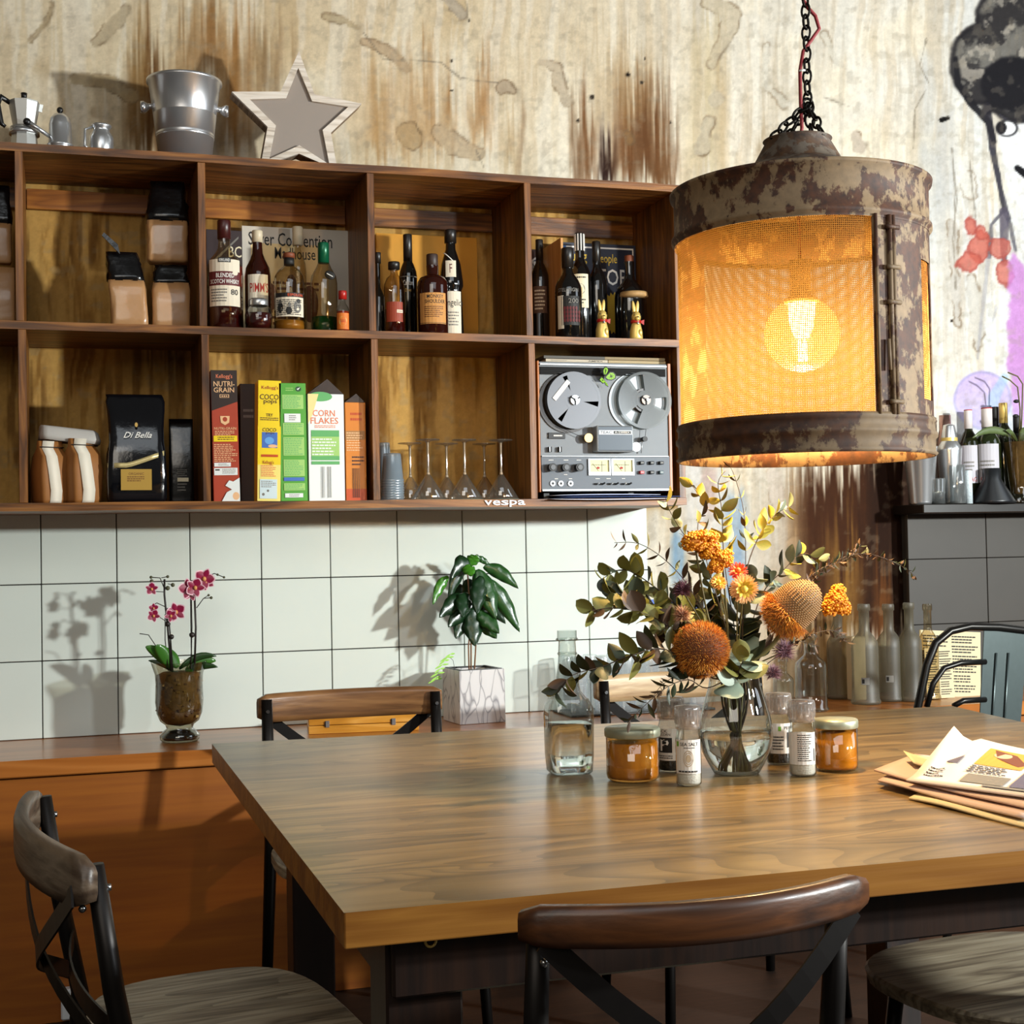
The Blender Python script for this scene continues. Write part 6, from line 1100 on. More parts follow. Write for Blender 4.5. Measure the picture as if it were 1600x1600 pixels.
pl_ = bpy.data.lights.new('bulb_light', 'POINT'); pl_.energy = 42; pl_.color = (1, .66, .30); pl_.shadow_soft_size = .03; o = bpy.data.objects.new('bulb_light', pl_); COL.objects.link(o); o.location = (LX, LY, bz-.075); 
# ================================================================= THINGS ON THE TABLE
GZ = TT+.0006
CLB = thin('table_glass', 'eef2f0', .12, .9, .01, edgetint='5c625e')
# square bottle with water
p = aZ(890, 1208, TT); k = mpp(p); H = 222*k; R = 35*k; t = thing('water_bottle', 'square-shouldered clear glass bottle half full of water, leftmost on the table', 'bottle', (p.x, p.y, GZ), face(p)+.25)
prof = [(0, 2*k), (30*k, 1*k), (33*k, 4*k), (35*k, 30*k), (36*k, 90*k), (35*k, 104*k), (29*k, 116*k), (19*k, 128*k), (17*k, 140*k), (18*k, 150*k), (15*k, 165*k), (13*k, 205*k), (16*k, 208*k), (15*k, 213*k), (15*k, 222*k)]
q = M(); q.lathe(prof[:7], CLB, 40, sq=.55); q.lathe(prof[6:], CLB, 40, sq=.15); q.build('glass_body', t)
q = M(); q.lathe([(0, 3.5*k), (29*k, 4*k), (33*k, 30*k), (33.5*k, 77*k), (0, 77*k)], WATER, 40, sq=.55); q.build('water', t)
for z in (208, 186): q = M(); q.lathe([((14.5 if z < 200 else 16.5)*k, (z-2)*k), ((16 if z < 200 else 18)*k, z*k), ((14.5 if z < 200 else 16.5)*k, (z+2)*k)], CLB, 24); q.build('neck_ring', t)
# amber candle jars
def candle(px, py, rp, hp, lab, sug):
    p = aZ(px, py, TT); k = mpp(p); R = rp*k; H = hp*k
    t = thing('amber_jar', lab, 'jar', (p.x, p.y+R*.6, GZ), face(p), 'amber jars with silver lids')
    q = M(); q.lathe([(0, .0008), (R*.88, .0008), (R*.97, .004), (R, .010), (R, H), (R*.96, H)], thin('amber_glass', 'fbe4b0', .14, .85, edgetint='a06818'), 40); q.build('glass_body', t)
    q = M(); q.lathe([(0, .004), (R*.9, .004), (R*.945, .010), (R*.945, H*.80), (R*.7, H*(.84 if sug else .80)), (0, H*(.86 if sug else .80))], plain('orange_sugar', 'b88420' if not sug else 'c8964a', .5, var=.25, bump=.4, scale=60), 32); q.build('contents', t)
    q = M(); q.lathe([(R*1.03, H-.006), (R*1.05, H-.004), (R*1.05, H+.006), (R*1.0, H+.009), (0, H+.010)], plain('pale_brushed_lid', '9ea08a', .4, .6), 48); q.build('lid', t); return t
candle(999, 1222, 42, 74, 'wide amber glass jar with flat silver lid, left of the grinders', False); candle(1318, 1206, 33, 72, 'amber glass jar of raw sugar with silver lid, right of the vase', True)
def grinder(px, py, rp, hp, cont, lab, big, side, sugar=.42, yaw=0):
    p = aZ(px, py, TT); k = mpp(p); R = rp*k; H = hp*k; t = thing('spice_grinder', lab, 'grinder', (p.x, p.y+R, GZ), face(p)+yaw)
    q = M(); q.lathe([(0, .001), (R*.9, .001), (R, .004), (R, H*.58), (R*.86, H*.66), (R*.86, H*.72)], CLB, 30); q.build('glass_body', t)
    q = M(); q.lathe([(0, .003), (R*.86, .003), (R*.93, .006), (R*.93, H*sugar), (0, H*(sugar+.02))], cont, 28); q.build('contents', t)
    q = M(); GC = thin('grinder_cap', 'ece8e4', .16, .8, .12, dif=.2, difcol='d8d0ca', edgetint='b0a8a4'); q.lathe([(R*.9, H*.70), (R*.98, H*.71), (R*.98, H*.75), (R*1.0, H*.76), (R*1.02, H*.95), (R*.97, H*.985), (0, H)], GC, 30); q.lathe([(R*.7, H*.70), (R*.7, H*.92), (0, H*.93)], GC, 20)
    for i in range(24): a = i*math.pi/12; q.tube([(R*1.01*math.cos(a), R*1.01*math.sin(a), H*.77), (R*1.025*math.cos(a), R*1.025*math.sin(a), H*.94)], .0006, GC, 4)
    q.build('grinder_cap', t)
    q = M(); hh = H*.42; art(q, wrap(R+.0006, H*.16, hh, 2.3), big, 0); q.build('paper_label', t); return t
SALT = plain('salt_crystals', 'e8dcd0', .6, var=.1, bump=.5, scale=300); PEP = plain('peppercorns', '120d0a', .5, var=.6, bump=1, scale=260)
GLB = plain('label_green', '6a9a2c', .6); LBW = plain('label_white', 'ddd6cc', .6)
saltL = [('r', 0, 0, 1, 1, LBW), ('r', .05, .8, .16, .95, GLB), ('t', 'SEA SALT', .22, .82, .85, .92, K), ('l', .35, .74, .75, .79, 1, K)]+[('c', .5, .45, .17-.02*i, .24-.03*i, LBW if i % 2 else plain('label_fawn', 'b8a284', .6)) for i in range(5)]+[('l', .15, .02, .85, .12, 1, K)]
grinder(1085, 1230, 20, 126, SALT, 'clear salt grinder with Sea Salt label in front of pepper grinder', saltL, 0, .30)
grinder(1058, 1208, 21, 118, PEP, 'pepper grinder with large letter P label behind the sea salt grinder', [('r', 0, 0, 1, 1, LBW), ('t', 'BLACK', .1, .88, .6, .97, K), ('t', 'PEPPERCORN', .02, .78, .7, .86, K), ('r', .25, .25, .75, .72, K), ('t', 'P', .35, .3, .65, .67, WH), ('l', .2, .05, .8, .18, 2, K)], 0, .42, yaw=-.5)
grinder(1228, 1196, 20, 112, PEP, 'pepper grinder behind the plain salt grinder, right of the vase', [('r', 0, 0, 1, 1, LBW), ('r', .3, .75, .4, .9, GLB), ('t', 'PEPPER', .5, .8, 1, .9, K), ('r', .6, .2, .95, .7, K), ('l', .1, .1, .5, .6, 5, K)], 0, .45, yaw=.4)
grinder(1265, 1215, 21, 120, SALT, 'salt grinder with fine-print label turned sideways, beside the raw sugar jar', [('r', 0, 0, 1, 1, LBW), ('l', .35, .1, .85, .95, 13, K), ('r', .9, .1, .95, .5, K)], 0, .55)
# bouquet vase
p = aZ(1155, 1210, TT); VK = mpp(p); VP = Vector((p.x, p.y+.01, GZ)); k = VK
t = thing('flower_vase', 'round-bellied clear glass vase of water holding the bouquet', 'vase', VP, face(p))
vprof = [(0, 5*k), (34*k, 4*k), (34*k, 0), (36*k, 2*k), (44*k, 16*k), (53*k, 34*k), (58*k, 54*k), (58*k, 70*k), (54*k, 92*k), (47*k, 116*k), (41*k, 136*k), (39*k, 150*k), (41*k, 156*k)]
q = M(); q.lathe(vprof, CLB, 48); q.build('glass_body', t)
q = M(); q.lathe([(0, 7*k), (34*k, 7*k), (42*k, 18*k), (51*k, 35*k), (55.5*k, 55*k), (55.5*k, 67*k), (0, 67*k)], WATER, 48); q.build('water', t)
VC = VP+Vector((0, 0, 150*k)); VB = VP+Vector((0, 0, 12*k))
def bp(x, y, dy=0): return aY(x, y, VP.y+dy)
STM = plain('olive_stem', '5a5228', .6, var=.2); STD = plain('brown_stem', '3a2a1a', .6); EUC = [plain('eucalyptus_olive', '6e6c32', .5, var=.2, scale=30), plain('eucalyptus_dark', '2c3420', .5, var=.25, scale=30), plain('eucalyptus_yellow', 'a0963c', .5, var=.15, scale=30), plain('eucalyptus_brown', '4a3626', .55, var=.25, scale=30), plain('eucalyptus_grey', '7c8a78', .5, var=.15, scale=30)]
_lm = {}
def leafmesh(kind, mi):
    if (kind, mi) in _lm: return _lm[kind, mi]
    q = M(); pf = {'round': lambda u: math.sin(math.pi*min(1, u+.02))**.5*.40, 'oval': lambda u: math.sin(math.pi*min(1, u*.97+.02))**.75*.30, 'long': lambda u: math.sin(math.pi*min(1, u*.97+.02))*.13, 'sickle': lambda u: math.sin(math.pi*min(1, u*.97+.02))*.17}[kind]
    leafblade(q, (0, 0, 0), (0, 0, 1), 1, 0, EUC[mi], side=Vector((0, 1, 0)), n=7, fold=.25, prof=pf)
    q.V = [(x, y+(.22*z*z if kind != 'round' else .1*z*z), z) for x, y, z in q.V]; _lm[kind, mi] = q.mesh('leaf'); return _lm[kind, mi]
brd = random.Random(11); NL = [0]
def into_vase(tip0): # path from the vase foot through its mouth
    a = brd.uniform(-.022, .022); b2 = brd.uniform(-.02, .012)
    return [VB+Vector((-a*1.2, b2, .0)), VC+Vector((a*.9, b2*.6, -.06)), VC+Vector((a, b2*.4, 0))]
def branch(label, pts, kind, size, sp, mis, r=.0016, spread=.9, start=.12, stem=None, group='eucalyptus branches in the vase', name='eucalyptus_branch', rnd=.3, single=False, cat='foliage', vase=True):
    P = [bp(*a) for a in pts]; base = P[0]; t = thing(name, label, cat, base, 0, group)
    full = (into_vase(P[0]) if vase else [])+P; q = M(); n_ = len(full)
    # smooth
    sm = []
    for i in range(len(full)-1):
        p0, p1, p2, p3 = full[max(i-1, 0)], full[i], full[i+1], full[min(i+2, n_-1)]
        for j in range(5):
            u = j/5; sm.append(.5*((2*p1)+(-p0+p2)*u+(2*p0-5*p1+4*p2-p3)*u*u+(-p0+3*p1-3*p2+p3)*u**3))
    sm.append(full[-1]); q.tube([v-base for v in sm], [r*(1.25-.85*i/len(sm)) for i in range(len(sm))], stem or STD, 6); q.build('stem', t)
    k0 = 15 if vase else 0; seg = sm[k0:]; Ltot = sum((b_-a_).length for a_, b_ in zip(seg, seg[1:])); d_ = start*Ltot; acc = 0; s_ = 1
    for a_, b_ in zip(seg, seg[1:]):
        L_ = (b_-a_).length
        while acc+L_ >= d_:
            u = (d_-acc)/L_; pos = a_+(b_-a_)*u; tg = (b_-a_).normalized(); k1 = 1-.45*d_/Ltot; phi = brd.uniform(-.6, .6)+(0 if (int(d_/sp/Ltot*1e3)) % 2 else .9)
            for s2 in ((1, -1) if not single else (s_,)):
                s_ = -s_; sidev = tg.cross(Vector((AF[0], AF[1], AF[2]))).normalized(); oth = tg.cross(sidev)
                dr = (sidev*s2*math.cos(phi)+oth*s2*math.sin(phi))*spread+tg*(.55+brd.uniform(-rnd, rnd)); dr.normalize()
                dr = (dr+Vector((brd.uniform(-rnd, rnd), brd.uniform(-rnd, rnd), brd.uniform(-rnd, rnd)-.1))).normalized()
                L2_ = size*k1*brd.uniform(.8, 1.3)*(1.45 if kind in ('round', 'oval') else 1.2); o = bpy.data.objects.new('leaf', leafmesh(kind, brd.choice(mis))); COL.objects.link(o); o.parent = t; o.location = pos-base
                o.rotation_mode = 'QUATERNION'; from mathutils import Quaternion; o.rotation_quaternion = dr.to_track_quat('Z', 'Y') @ Quaternion((0, 0, 1), brd.uniform(-1.2, 1.2)); o.scale = (L2_, L2_, L2_); NL[0] += 1
            d_ += sp*(.8+.4*brd.random())
        acc += L_
    return t
k = VK
E1 = 'olive eucalyptus spray reaching '
branch(E1+'far left at mid height', [(1120, 1050, 0), (1060, 990, -.02), (1010, 960, -.03), (960, 950, -.02), (920, 955, -.01)], 'round', 30*k, .016, [0, 0, 1, 3])
branch(E1+'upper left toward the tiles', [(1125, 1040, .01), (1070, 960, .02), (1020, 915, .03), (975, 890, .03), (940, 905, .03)], 'round', 30*k, .015, [0, 0, 1, 2])
branch(E1+'left just above the orange banksia ball', [(1120, 1050, .02), (1050, 965, .03), (1000, 935, .02), (950, 925, .0)], 'round', 32*k, .013, [0, 2, 1, 0])
branch('dark eucalyptus branch drooping left across the square bottle', [(1115, 1060, -.03), (1040, 1015, -.06), (985, 1025, -.07), (940, 1042, -.07), (895, 1055, -.07), (868, 1085, -.07)], 'oval', 30*k, .013, [1, 1, 0, 3])
branch('thin dark eucalyptus twig hanging toward the wide amber jar', [(1105, 1075, -.05), (1075, 1062, -.07), (1040, 1075, -.08), (1010, 1100, -.08), (980, 1130, -.08)], 'long', 28*k, .014, [1, 3, 1], r=.0011)
branch('fine upright twig of small brown leaves, upper left', [(1130, 1020, .02), (1085, 930, .03), (1045, 880, .03), (1000, 850, .03), (960, 848, .03)], 'sickle', 26*k, .02, [3, 0, 3], r=.0012)
branch('slender eucalyptus twig curving up toward the tape deck', [(1140, 1010, .03), (1100, 880, .05), (1065, 830, .05), (1045, 795, .05), (1040, 778, .04)], 'oval', 26*k, .018, [0, 3, 4], r=.0012)
branch('tall upright eucalyptus spray of yellow-green leaves', [(1150, 1010, .02), (1132, 880, .03), (1128, 800, .03), (1122, 755, .03), (1134, 735, .03)], 'oval', 26*k, .015, [2, 2, 0], r=.0013, start=.45)
branch('tall bare-stemmed sprig with brown leaves under the lamp rim', [(1160, 1000, .03), (1165, 880, .05), (1162, 800, .05), (1148, 745, .05), (1138, 725, .05)], 'sickle', 24*k, .026, [3, 1, 2], r=.0011, start=.5)
branch('yellow-leaved eucalyptus spray leaning right under the lamp', [(1160, 1000, -.01), (1165, 900, .0), (1185, 840, .01), (1210, 805, .02), (1238, 790, .02)], 'oval', 24*k, .011, [2, 2, 2, 4], r=.0014, start=.62)
branch('short yellow eucalyptus twig left of the tall spray', [(1140, 1000, .0), (1105, 880, .01), (1090, 825, .01), (1100, 790, .02), (1075, 750, .02)], 'oval', 24*k, .02, [2, 3, 0], r=.0011, start=.5)
branch('grey-green eucalyptus spray right of centre above the banksia cone', [(1165, 1010, .03), (1190, 930, .05), (1225, 890, .05), (1255, 865, .05), (1290, 880, .05)], 'oval', 27*k, .017, [4, 2, 1], r=.0013, start=.4)
branch('dense dark foliage spray low in the middle of the bouquet', [(1150, 1050, .0), (1150, 1000, .01), (1160, 950, .01), (1180, 900, .01)], 'round', 34*k, .011, [1, 1, 4], start=.0)
branch('dark round-leaved sprig behind the orange ball', [(1135, 1050, .03), (1110, 990, .05), (1085, 940, .05), (1060, 925, .05)], 'round', 34*k, .012, [1, 0, 1], start=.0)
branch('olive round-leaved sprig just right of the orange ball', [(1150, 1065, -.06), (1155, 1045, -.07), (1165, 1025, -.07)], 'round', 34*k, .008, [0, 4, 0], start=.0)
branch('dark sprig low at the right of the vase mouth', [(1175, 1050, .02), (1205, 1000, .03), (1240, 1000, .03), (1280, 1010, .03)], 'long', 26*k, .012, [1, 3], r=.0011)
for lab, pts in [('dry brown filler twig arching far right', [(1180, 1030, .03), (1250, 930, .04), (1300, 880, .04), (1350, 865, .04), (1400, 880, .04), (1430, 900, .03)]), ('dry brown filler twig of curled seed leaves, right', [(1180, 1030, .0), (1240, 930, .02), (1280, 890, .02), (1320, 875, .02), (1345, 850, .02)]), ('fine dark filler twig hanging low at the right', [(1180, 1050, .0), (1250, 1000, .01), (1300, 985, .01), (1325, 1005, .01)])]:
    branch(lab, pts, 'sickle', 17*k, .0085, [3, 3, 1], r=.0010, start=.35, name='dried_twig', group='dried filler twigs in the vase', rnd=.7)
branch('fine leafless spiky twig over the pale chair rail', [(1130, 1060, -.03), (1100, 1045, -.04), (1070, 1048, -.05), (1035, 1070, -.05), (1020, 1090, -.05)], 'long', 12*k, .010, [1], r=.0009, name='spiky_twig', group=None, rnd=.2)
# banksia
def stemto(t, c, rr=.0035, mt=None, pull=None):
    q = M(); ps = into_vase(c)+([pull] if pull else [])+[c]; sm = []
    for i in range(len(ps)-1):
        p0, p1, p2, p3 = ps[max(i-1, 0)], ps[i], ps[i+1], ps[min(i+2, len(ps)-1)]
        for j in range(6):
            u = j/6; sm.append(.5*((2*p1)+(-p0+p2)*u+(2*p0-5*p1+4*p2-p3)*u*u+(-p0+3*p1-3*p2+p3)*u**3))
    sm.append(ps[-1]); q.tube([v-c for v in sm], rr, mt or STM, 8); q.build('stem', t)
def spikes(q, c, rad, n, ln, mats, axis=Vector((0, 0, 1)), z0=-1, z1=1, el=1., w_=.0009, bend=.3, seed=2):
    rd = random.Random(seed); qz = axis.to_track_quat('Z', 'Y')
    for i in range(n):
        z = z0+(z1-z0)*(i+.5)/n; a = i*2.39996; r_ = math.sqrt(max(0, 1-z*z)); nrm = Vector((r_*math.cos(a), r_*math.sin(a), z)); pos = Vector((nrm.x*rad, nrm.y*rad, nrm.z*rad*el)); nn_ = Vector((nrm.x, nrm.y, nrm.z/el)).normalized()
        d_ = (nn_+Vector((rd.uniform(-1, 1), rd.uniform(-1, 1), rd.uniform(-1, 1)))*bend).normalized(); x_ = d_.orthogonal().normalized(); y_ = d_.cross(x_); L_ = ln*rd.uniform(.7, 1.2)
        vs = [pos+x_*w_, pos-x_*w_*.5+y_*w_*.87, pos-x_*w_*.5-y_*w_*.87, pos+d_*L_]
        q.add([qz @ v+Vector(c) for v in vs], [(0, 1, 3), (1, 2, 3), (2, 0, 3)], rd.choice(mats))
BO = [plain('banksia_orange', 'cc7c18', .6), plain('banksia_rust', 'a05a18', .6), plain('banksia_gold', 'e09c38', .6)]
c = bp(1095, 1015, -.06); t = thing('banksia_flower', 'big fuzzy orange banksia ball at the lower left of the bouquet', 'flower', c)
q = M(); q.ell((0, 0, 0), (41*k, 41*k, 39*k), plain('banksia_core', '5c3214', .8), 20, 14); q.build('core', t)
q = M(); spikes(q, (0, 0, 0), 40*k, 3800, 6.5*k, BO, Vector((-.6, -.5, .5)), -1, 1, .95, .00085, .35); q.build('spiky_bloom', t)['kind'] = 'stuff'
stemto(t, c, .004, pull=bp(1125, 1060, -.04))
c = bp(1240, 948, -.05); ax = (bp(1278, 908, -.07)-bp(1205, 975, -.03)).normalized(); t = thing('banksia_cone', 'large tan banksia cone with orange fringe base, right of centre', 'flower', c)
q = M(); qz = ax.to_track_quat('Z', 'Y'); TB_ = plain('banksia_tan', '80603a', .7, var=.1)
sec = [(-.9, .60), (-.6, .88), (-.2, 1), (.2, .98), (.5, .86), (.75, .62), (.92, .34), (1, .0)]
vs = []; n = 30
for z, r_ in sec: vs += [qz @ Vector((r_*35*k*math.cos(2*math.pi*i/n), r_*35*k*math.sin(2*math.pi*i/n), z*50*k)) for i in range(n)]
q.add(vs, [(j*n+i, j*n+(i+1) % n, (j+1)*n+(i+1) % n, (j+1)*n+i) for j in range(len(sec)-1) for i in range(n)], TB_, True); q.build('cone_body', t)
q = M(); cnt = 0
for j in range(26):
    z = -.55+1.5*j/25; r_ = float(np.interp(z, [s[0] for s in sec], [s[1] for s in sec])); m_ = max(3, int(44*r_))
    for i in range(m_):
        a = 2*math.pi*(i+.5*(j % 2))/m_; nn_ = Vector((math.cos(a), math.sin(a), .35)).normalized(); pos = Vector((r_*35*k*math.cos(a), r_*35*k*math.sin(a), z*50*k)); s2 = 2.0*k; x_ = Vector((-math.sin(a), math.cos(a), 0)); y_ = nn_.cross(x_)
        q.add([qz @ v for v in (pos+x_*s2, pos+y_*s2, pos-x_*s2, pos-y_*s2, pos+nn_*s2*1.1)], [(0, 1, 4), (1, 2, 4), (2, 3, 4), (3, 0, 4)], plain('banksia_tan_tip', '98744a', .7))
q.build('cone_buds', t)['kind'] = 'stuff'
q = M(); spikes(q, (0, 0, 0), 36*k, 1700, 15*k, BO, ax, -1, -.28, 1.15, .0009, .45, 5); q.build('spiky_fringe', t)['kind'] = 'stuff'
stemto(t, c, .004, pull=bp(1205, 1010, -.03))
YA = [plain('yarrow_orange', 'e69a10', .6, var=.2, scale=90), plain('yarrow_gold', 'cf7c08', .6, var=.2, scale=90)]
def yarrow(label, blobs, dy, seed):
    c = bp(blobs[0][0], blobs[0][1], dy); t = thing('yarrow_flower', label, 'flower', c, 0, 'orange yarrow heads'); rd = random.Random(seed)
    q = M(); n_ = 0
    for x, y, rx, ry in blobs:
        cc = bp(x, y, dy)-c
        q.ell(cc, (rx*k*.8, rx*k*.7, ry*k*.75), YA[1], 12, 8)
        for i in range(int(rx*ry*.75)):
            z = rd.uniform(-.8, 1); a = rd.uniform(0, 6.283); r_ = math.sqrt(1-z*z); s2 = rd.uniform(1.3, 2.8)*k; a += .15*math.sin(z*9)
            q.ell(cc+Vector((r_*math.cos(a)*rx*k, r_*math.sin(a)*rx*k*.8, z*ry*k*.95)), (s2, s2, s2*.8), rd.choice(YA), 6, 4)
    o = q.build('flower_head', t); o['kind'] = 'stuff'; stemto(t, c, .0018, pull=bp(blobs[0][0]*.6+1150*.4, 980, dy*.6)); return t
yarrow('orange yarrow head at upper left, the larger of the two touching', [(1085, 848, 20, 17), (1108, 858, 18, 20), (1100, 838, 24, 10)], -.02, 1); yarrow('orange yarrow head just below and right of the larger one', [(1128, 876, 17, 14), (1118, 886, 12, 12), (1136, 868, 10, 10)], -.03, 2); yarrow('orange yarrow head far right beside the banksia cone', [(1306, 940, 19, 20), (1318, 950, 12, 14), (1296, 950, 12, 16), (1310, 922, 12, 10)], -.01, 3)
def daisy(label, x, y, r, dy, m1, m2, n=36, seed=1, tilt=(0, 0)):
    c = bp(x, y, dy); t = thing('paper_daisy', label, 'flower', c, 0); q = M(); rd = random.Random(seed); f = Vector((-AF[0]+tilt[0], -AF[1], -AF[2]+tilt[1])).normalized(); x_ = f.cross(Vector((0, 0, 1))).normalized(); y_ = x_.cross(f)
    for ring, (rr, lift) in enumerate([(1, .1), (.82, .35), (.6, .6)]):
        for i in range(n//(ring+1)):
            a = 2*math.pi*i/(n//(ring+1))+ring*.3+rd.uniform(-.08, .08); d_ = (x_*math.cos(a)+y_*math.sin(a)); tip = d_*r*k*rr+f*r*k*lift
            leafblade(q, d_*r*k*.12+f*.001*ring, tip, r*k*.13, 0, m1 if ring < 2 else m2, side=f, n=3, fold=.2)
    q.build('petals', t); q = M(); q.ell(f*r*k*.35, r*k*.25, m2, 10, 8); q.build('flower_centre', t); stemto(t, c, .0013, pull=bp(x*.5+1150*.5, 985, dy*.5))
daisy('peach and yellow paper daisy facing forward at bouquet centre', 1162, 920, 23, -.07, plain('daisy_peach', 'e8b070', .5), plain('daisy_yellow', 'f0cc50', .5), seed=4)
daisy('red paper daisy tucked above the peach one', 1153, 893, 16, -.04, plain('daisy_red', 'c83a24', .5), plain('daisy_orange', 'e87a30', .5), 24, 5, (0, .5)); daisy('small orange-yellow paper daisy left of the peach one', 1123, 911, 13, -.05, plain('daisy_amber', 'e09a3c', .5), plain('daisy_yellow', 'f0cc50', .5), 24, 6, (0, .6))
PK = [plain('dusty_pink', '9a7078', .7), plain('dusty_mauve', '70505c', .7)]; TN = [plain('thistle_tan', 'b88a68', .7), plain('thistle_tan_dark', '8a5c44', .7)]; PU = [plain('thistle_plum', '4a2430', .7), plain('thistle_plum_light', '6c3c48', .7)]
for x, y, r, dy, mt, lab, nm in [(1225, 1018, 20, -.02, PK, 'dusty mauve feathery flower right of the vase mouth, upper', 1), (1208, 1052, 14, -.04, PK, 'small mauve spiky flower low at the vase mouth, lower', 2), (1066, 962, 15, -.07, TN, 'tan spiky flower above the orange banksia ball', 3), (1066, 922, 17, -.02, PU, 'dark plum spiky flower at left of the bouquet', 4)]:
    c = bp(x, y, dy); t = thing('spiky_flower', lab, 'flower', c); q = M(); q.ell((0, 0, 0), (r*k*.35, r*k*.35, r*k*.5), mt[1], 10, 8); spikes(q, (0, 0, 0), r*k*.35, 260, r*k*.8, mt, Vector((0, 0, 1)), -.7, 1, 1.4, .0007, .4, nm); q.build('flower_head', t); stemto(t, c, .0013)
# ================================================================= NEWSPAPERS
NP = plain('newsprint', 'd0c6c2', .75, var=.05, scale=9); NPP = plain('newsprint_pink', 'bca294', .75, var=.06, scale=9); NPY = plain('newsprint_cream', 'cfc098', .75)
def sheet(name, label, c4, zf, mat, th=.0016, items=None, group='newspapers on the table', nu=16, nv=10):
    P_ = [aZ(x, y, TT+h) for x, y, h in c4]    # near-left, near-right, far-right, far-left
    o0 = P_[0].copy(); q = M()
    def fn(u, v, d=0):
        a_ = P_[0]*(1-u)*(1-v)+P_[1]*u*(1-v)+P_[2]*u*v+P_[3]*(1-u)*v; a_ = a_-o0; return Vector((a_.x, a_.y, a_.z+zf(u, v)+d))
    q.grid(fn, nu, nv, mat); o = q.build(name, solid=th); o.location = o0; tag(o, label, 'newspaper', group)
    if items:
        q = M(); art(q, fn, items, .0008); q.build('printed_page', o)
    return o
for i in range(3):
    sheet('newspaper', ['lowest folded newspaper with cream corner poking out in front', 'second folded newspaper from the bottom, pinkish', 'third folded newspaper, curled left edge'][i],
          [[(1420, 1246, .004), (1640, 1300, .004), (1700, 1235, .004), (1500, 1205, .004)], [(1372, 1222, .010), (1600, 1278, .010), (1720, 1225, .010), (1440, 1186, .010)], [(1366, 1207, .018), (1640, 1272, .014), (1760, 1215, .014), (1430, 1182, .020)]][i], lambda u, v, i=i: .003*math.sin(5*u+i)*(1-u)+(.0012*i), [NPY, NPP, NPP][i], .003)
sheet('newspaper', 'top newspaper with picture page, its back corners raised', [(1416, 1218, .024), (1650, 1250, .024), (1720, 1190, .03), (1492, 1180, .034)], lambda u, v: .042*max(0, v-.15)*(1-u)**2*(1.2 if u < .06 else 1)-.006*math.exp(-((u-.10)/.04)**2)*v*2+.006*v, NP, .003,
      items=[('r', .30, .50, .62, .86, plain('page_ochre', 'c4903c', .7)), ('p', [(.34, .84), (.50, .80), (.62, .62), (.58, .56), (.40, .68)], plain('page_brown', '6c3c28', .7)), ('c', .42, .75, .06, .06, plain('page_skin', 'd8a888', .7)), ('r', .33, .12, .62, .3, GREYI), ('r', .66, .12, .95, .55, plain('page_slate', '56546a', .7)), ('l', .66, .6, .95, .9, 5, K), ('l', .3, .32, .62, .48, 4, K), ('l', .06, .15, .2, .35, 4, K), ('p', [(.1, .5), (.2, .62), (.2, .45)], plain('page_slate', '56546a', .7)), ('r', .5, .06, .98, .1, GREYI)])
sheet('newspaper_flap', 'cream folded paper flap sticking up behind the newspapers', [(1428, 1203, .02), (1480, 1200, .02), (1476, 1186, .022), (1412, 1184, .03)], lambda u, v: .012*(1-u)**2, NPY, .0015, group='newspapers on the table', nu=8, nv=4)
# ================================================================= BAR COUNTER ITEMS
BY = -.10
def onbar(px, Y=BY): v = aY(px, 790, Y); return v
def blathe(name, label, px, prof_px, mat, cat, Y=BY, part='body', n=32, parent=None):
    Y = max(-.155, Y*.75)
    v = onbar(px, Y); k = mpp(v); t = thing(name, label, cat, (v.x, Y, BARZ+.0005), face(v)); q = M(); q.lathe([(r*k, z*k) for r, z in prof_px], mat, n); q.build(part, t); return t, k
blathe('shaker_tin', 'open steel shaker tin at the left end of the bar top', 1440, [(0, 0), (17, 0), (18, 3), (26, 88), (27, 90), (25, 90), (17, 5), (0, 5)], STEEL, 'shaker', -.15)
t, k = blathe('cocktail_shaker', 'three-piece steel cocktail shaker with gold band', 1486, [(0, 0), (13, 0), (14, 3), (19, 84), (19, 88), (13, 98), (12, 100), (11, 100)], STEEL, 'shaker', -.13)
q = M(); q.lathe([(12.5*k, 98*k), (12.5*k, 104*k), (9*k, 122*k), (8.5*k, 124*k), (0, 126*k)], STEEL, 28); q.lathe([(12.7*k, 98*k), (12.7*k, 104*k)], GF, 28); q.build('lid', t)
t, k = blathe('steel_bottle', 'pinkish-topped steel bottle behind the cocktail shaker', 1480, [(0, 0), (14, 0), (14, 90), (9, 118), (9, 140), (0, 141)], plain('copper_sheen', 'b08a80', .25, .9), 'bottle', -.06)
blathe('shot_glass', 'small clear ribbed shot glass between shaker tins', 1467, [(0, 4), (9, 4), (9, 1), (10, 0), (9.5, 16), (11, 18), (10, 20), (11, 38), (10, 40)], thin('cloudy_clear', 'd8dcdc', .22, .8, .05, dif=.25, difcol='b8bcbc'), 'glass', -.20, 'glass_body')
blathe('etched_glass', 'tall clear glass with etched face in front of the cocktail shaker', 1497, [(0, 4), (11, 4), (11, 0), (12, 1), (12, 60), (11, 61)], thin('cloudy_clear', 'd8dcdc', .22, .8, .05, dif=.25, difcol='b8bcbc'), 'glass', -.205, 'glass_body')
t, k = blathe('patterned_cup', 'narrow white cup with dark speckled pattern', 1514, [(0, 0), (6, 0), (6, 50), (5, 52)], plain('speckled_white', 'c8d4e4', .4, var=.5, scale=220), 'cup', -.19)
WG = plain('wine_green_glass', '1a1d0c', .06, coat=.5)
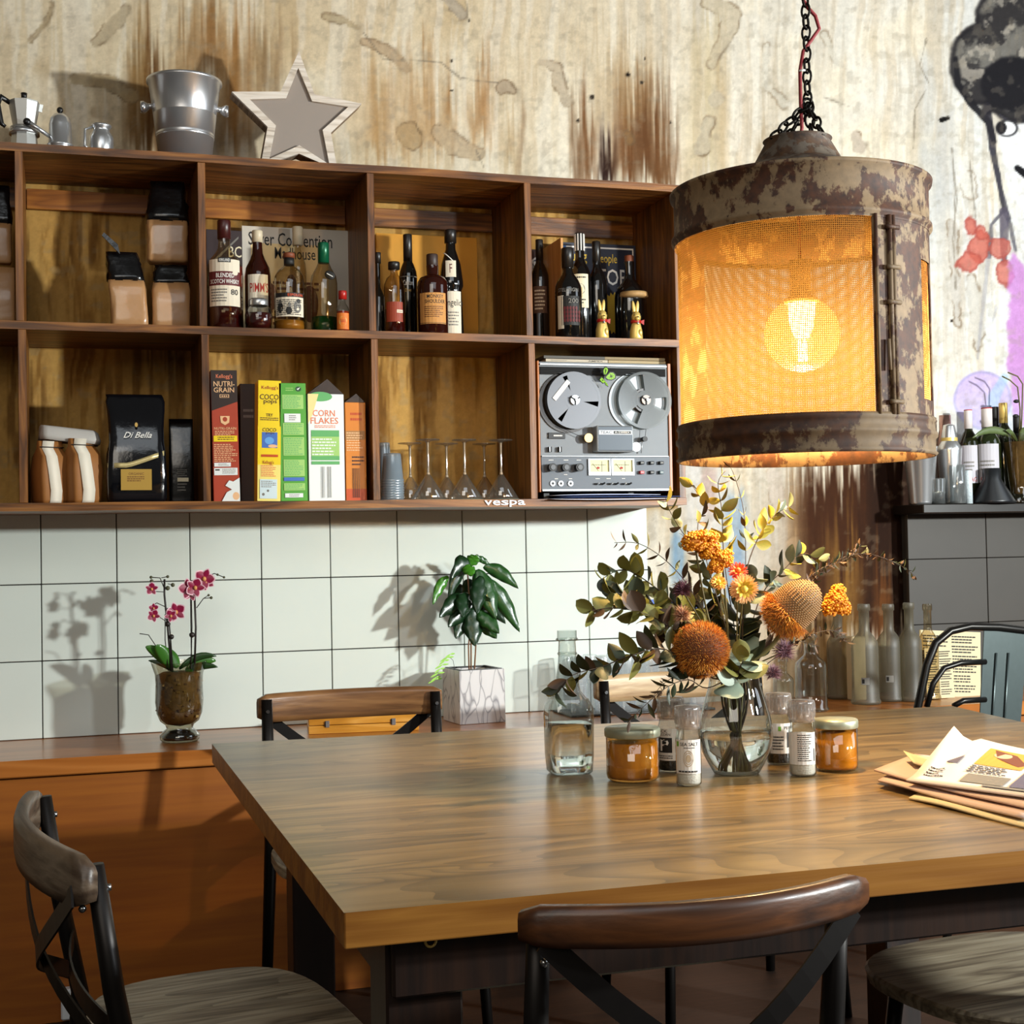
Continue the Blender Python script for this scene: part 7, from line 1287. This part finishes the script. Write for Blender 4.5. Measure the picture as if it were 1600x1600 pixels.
for px, yt, w_, Y, cap, lab, items in [(1514, 641, 30, -.13, None, 'dark wine bottle with white and red capsule, left one', 1), (1543, 638, 40, -.155, None, 'olive wine bottle with white label and white red capsule, right one', 2), (1569, 630, 32, -.09, GF, 'dark wine bottle with gold capsule', 0), (1556, 636, 26, -.05, K, 'bottle with dark grey capsule behind the gold capsule', 0), (1590, 650, 28, -.08, K, 'dark capped bottle at the right picture edge', 0)]:
    bz_ = BARZ; cm = cap or plain('white_capsule', 'd8cfcc', .4)
    bottle('wine_bottle', lab, px, yt, w_, Y*.6, bz_, 'wine', WG if items != 2 else OLIVE, None, 0, cm, .42, .2, lab=([(.22, .62, 1.9, [('r', 0, 0, 1, 1, plain('wine_label', 'b4b0b6', .6)), ('t', 'GLAG', .2, .04, .9, .16, REDI), ('l', .2, .3, .8, .6, 3, GREYI)])] if items else None), cat='wine bottle', group=None,
           extra=(lambda t, R, H: (lambda c: (c.cyl((0, 0, H-.001), R*.42, .004, REDI, 16), c.build('red_cap_top', t)))(M())) if items else None)
t, k = blathe('black_funnel', 'black funnel-shaped strainer holder in front of the wine bottles', 1551, [(0, 0), (34, 0), (34, 4), (14, 38), (14, 54), (12, 55), (0, 55)], plain('black_rubber', '17191c', .35), 'funnel', -.19)
t, k = blathe('glass_vase', 'tall clear footed vase on bar top with an orchid in it', 1592, [(0, 8), (10, 8), (22, 0), (24, 2), (12, 12), (14, 30), (22, 100), (26, 108)], thin('smoky_glass', 'd8d4c4', .14, .85), 'vase', -.17, 'glass_body')
q = M(); q.lathe([(0, 14*k), (11*k, 16*k), (17*k, 70*k), (19*k, 96*k), (0, 96*k)], BARK, 20); q.build('bark_filling', t)
vv = Vector(t.location); t = thing('bar_orchid', 'orchid plant with drooping leaf and thin curved stems in the bar vase', 'orchid', vv+Vector((0, 0, 96*k)))
lb = lambda x, y, dy=0: aY(x, y, vv.y+dy)-(vv+Vector((0, 0, 96*k)))
for x0, y0, x1_, y1, wd, sg in [(1590, 688, 1520, 684, 6, .03), (1592, 690, 1640, 670, 7, .02), (1590, 690, 1572, 672, 4, .01), (1594, 690, 1606, 668, 6, .01)]:
    q = M(); leafblade(q, lb(x0, y0), lb(x1_, y1, -.02), wd*k, sg, plain('bar_orchid_leaf', '56643c', .35, var=.15)); q.build('leaf', t, solid=.001)
for pts in ([(1595, 690), (1597, 640), (1598, 600), (1590, 588), (1575, 582)], [(1592, 690), (1594, 640), (1590, 605), (1578, 594), (1566, 588)]):
    q = M(); q.tube([lb(*a) for a in pts], 1.2*k, STM, 6); q.build('stem', t)
for x, y in ((1588, 627), (1587, 650)): q = M(); q.ell(lb(x, y), (5*k, 4*k, 3*k), K, 10, 6); q.build('stem_clip', t)

p = aY(112, 1565, -.405); q = M(); q.box((0, 0, 0), (.05, .03, .075), plain('white_plastic', 'd8dce0', .35), .004); q.box((0, -.0155, .012), (.03, .002, .03), plain('white_plastic', 'd8dce0', .35), .0008)
o = q.build('wall_box'); tag(o, 'small white plastic box on the orange panel behind the left chair', 'electrical box'); o.location = (p.x, -.415, p.z)
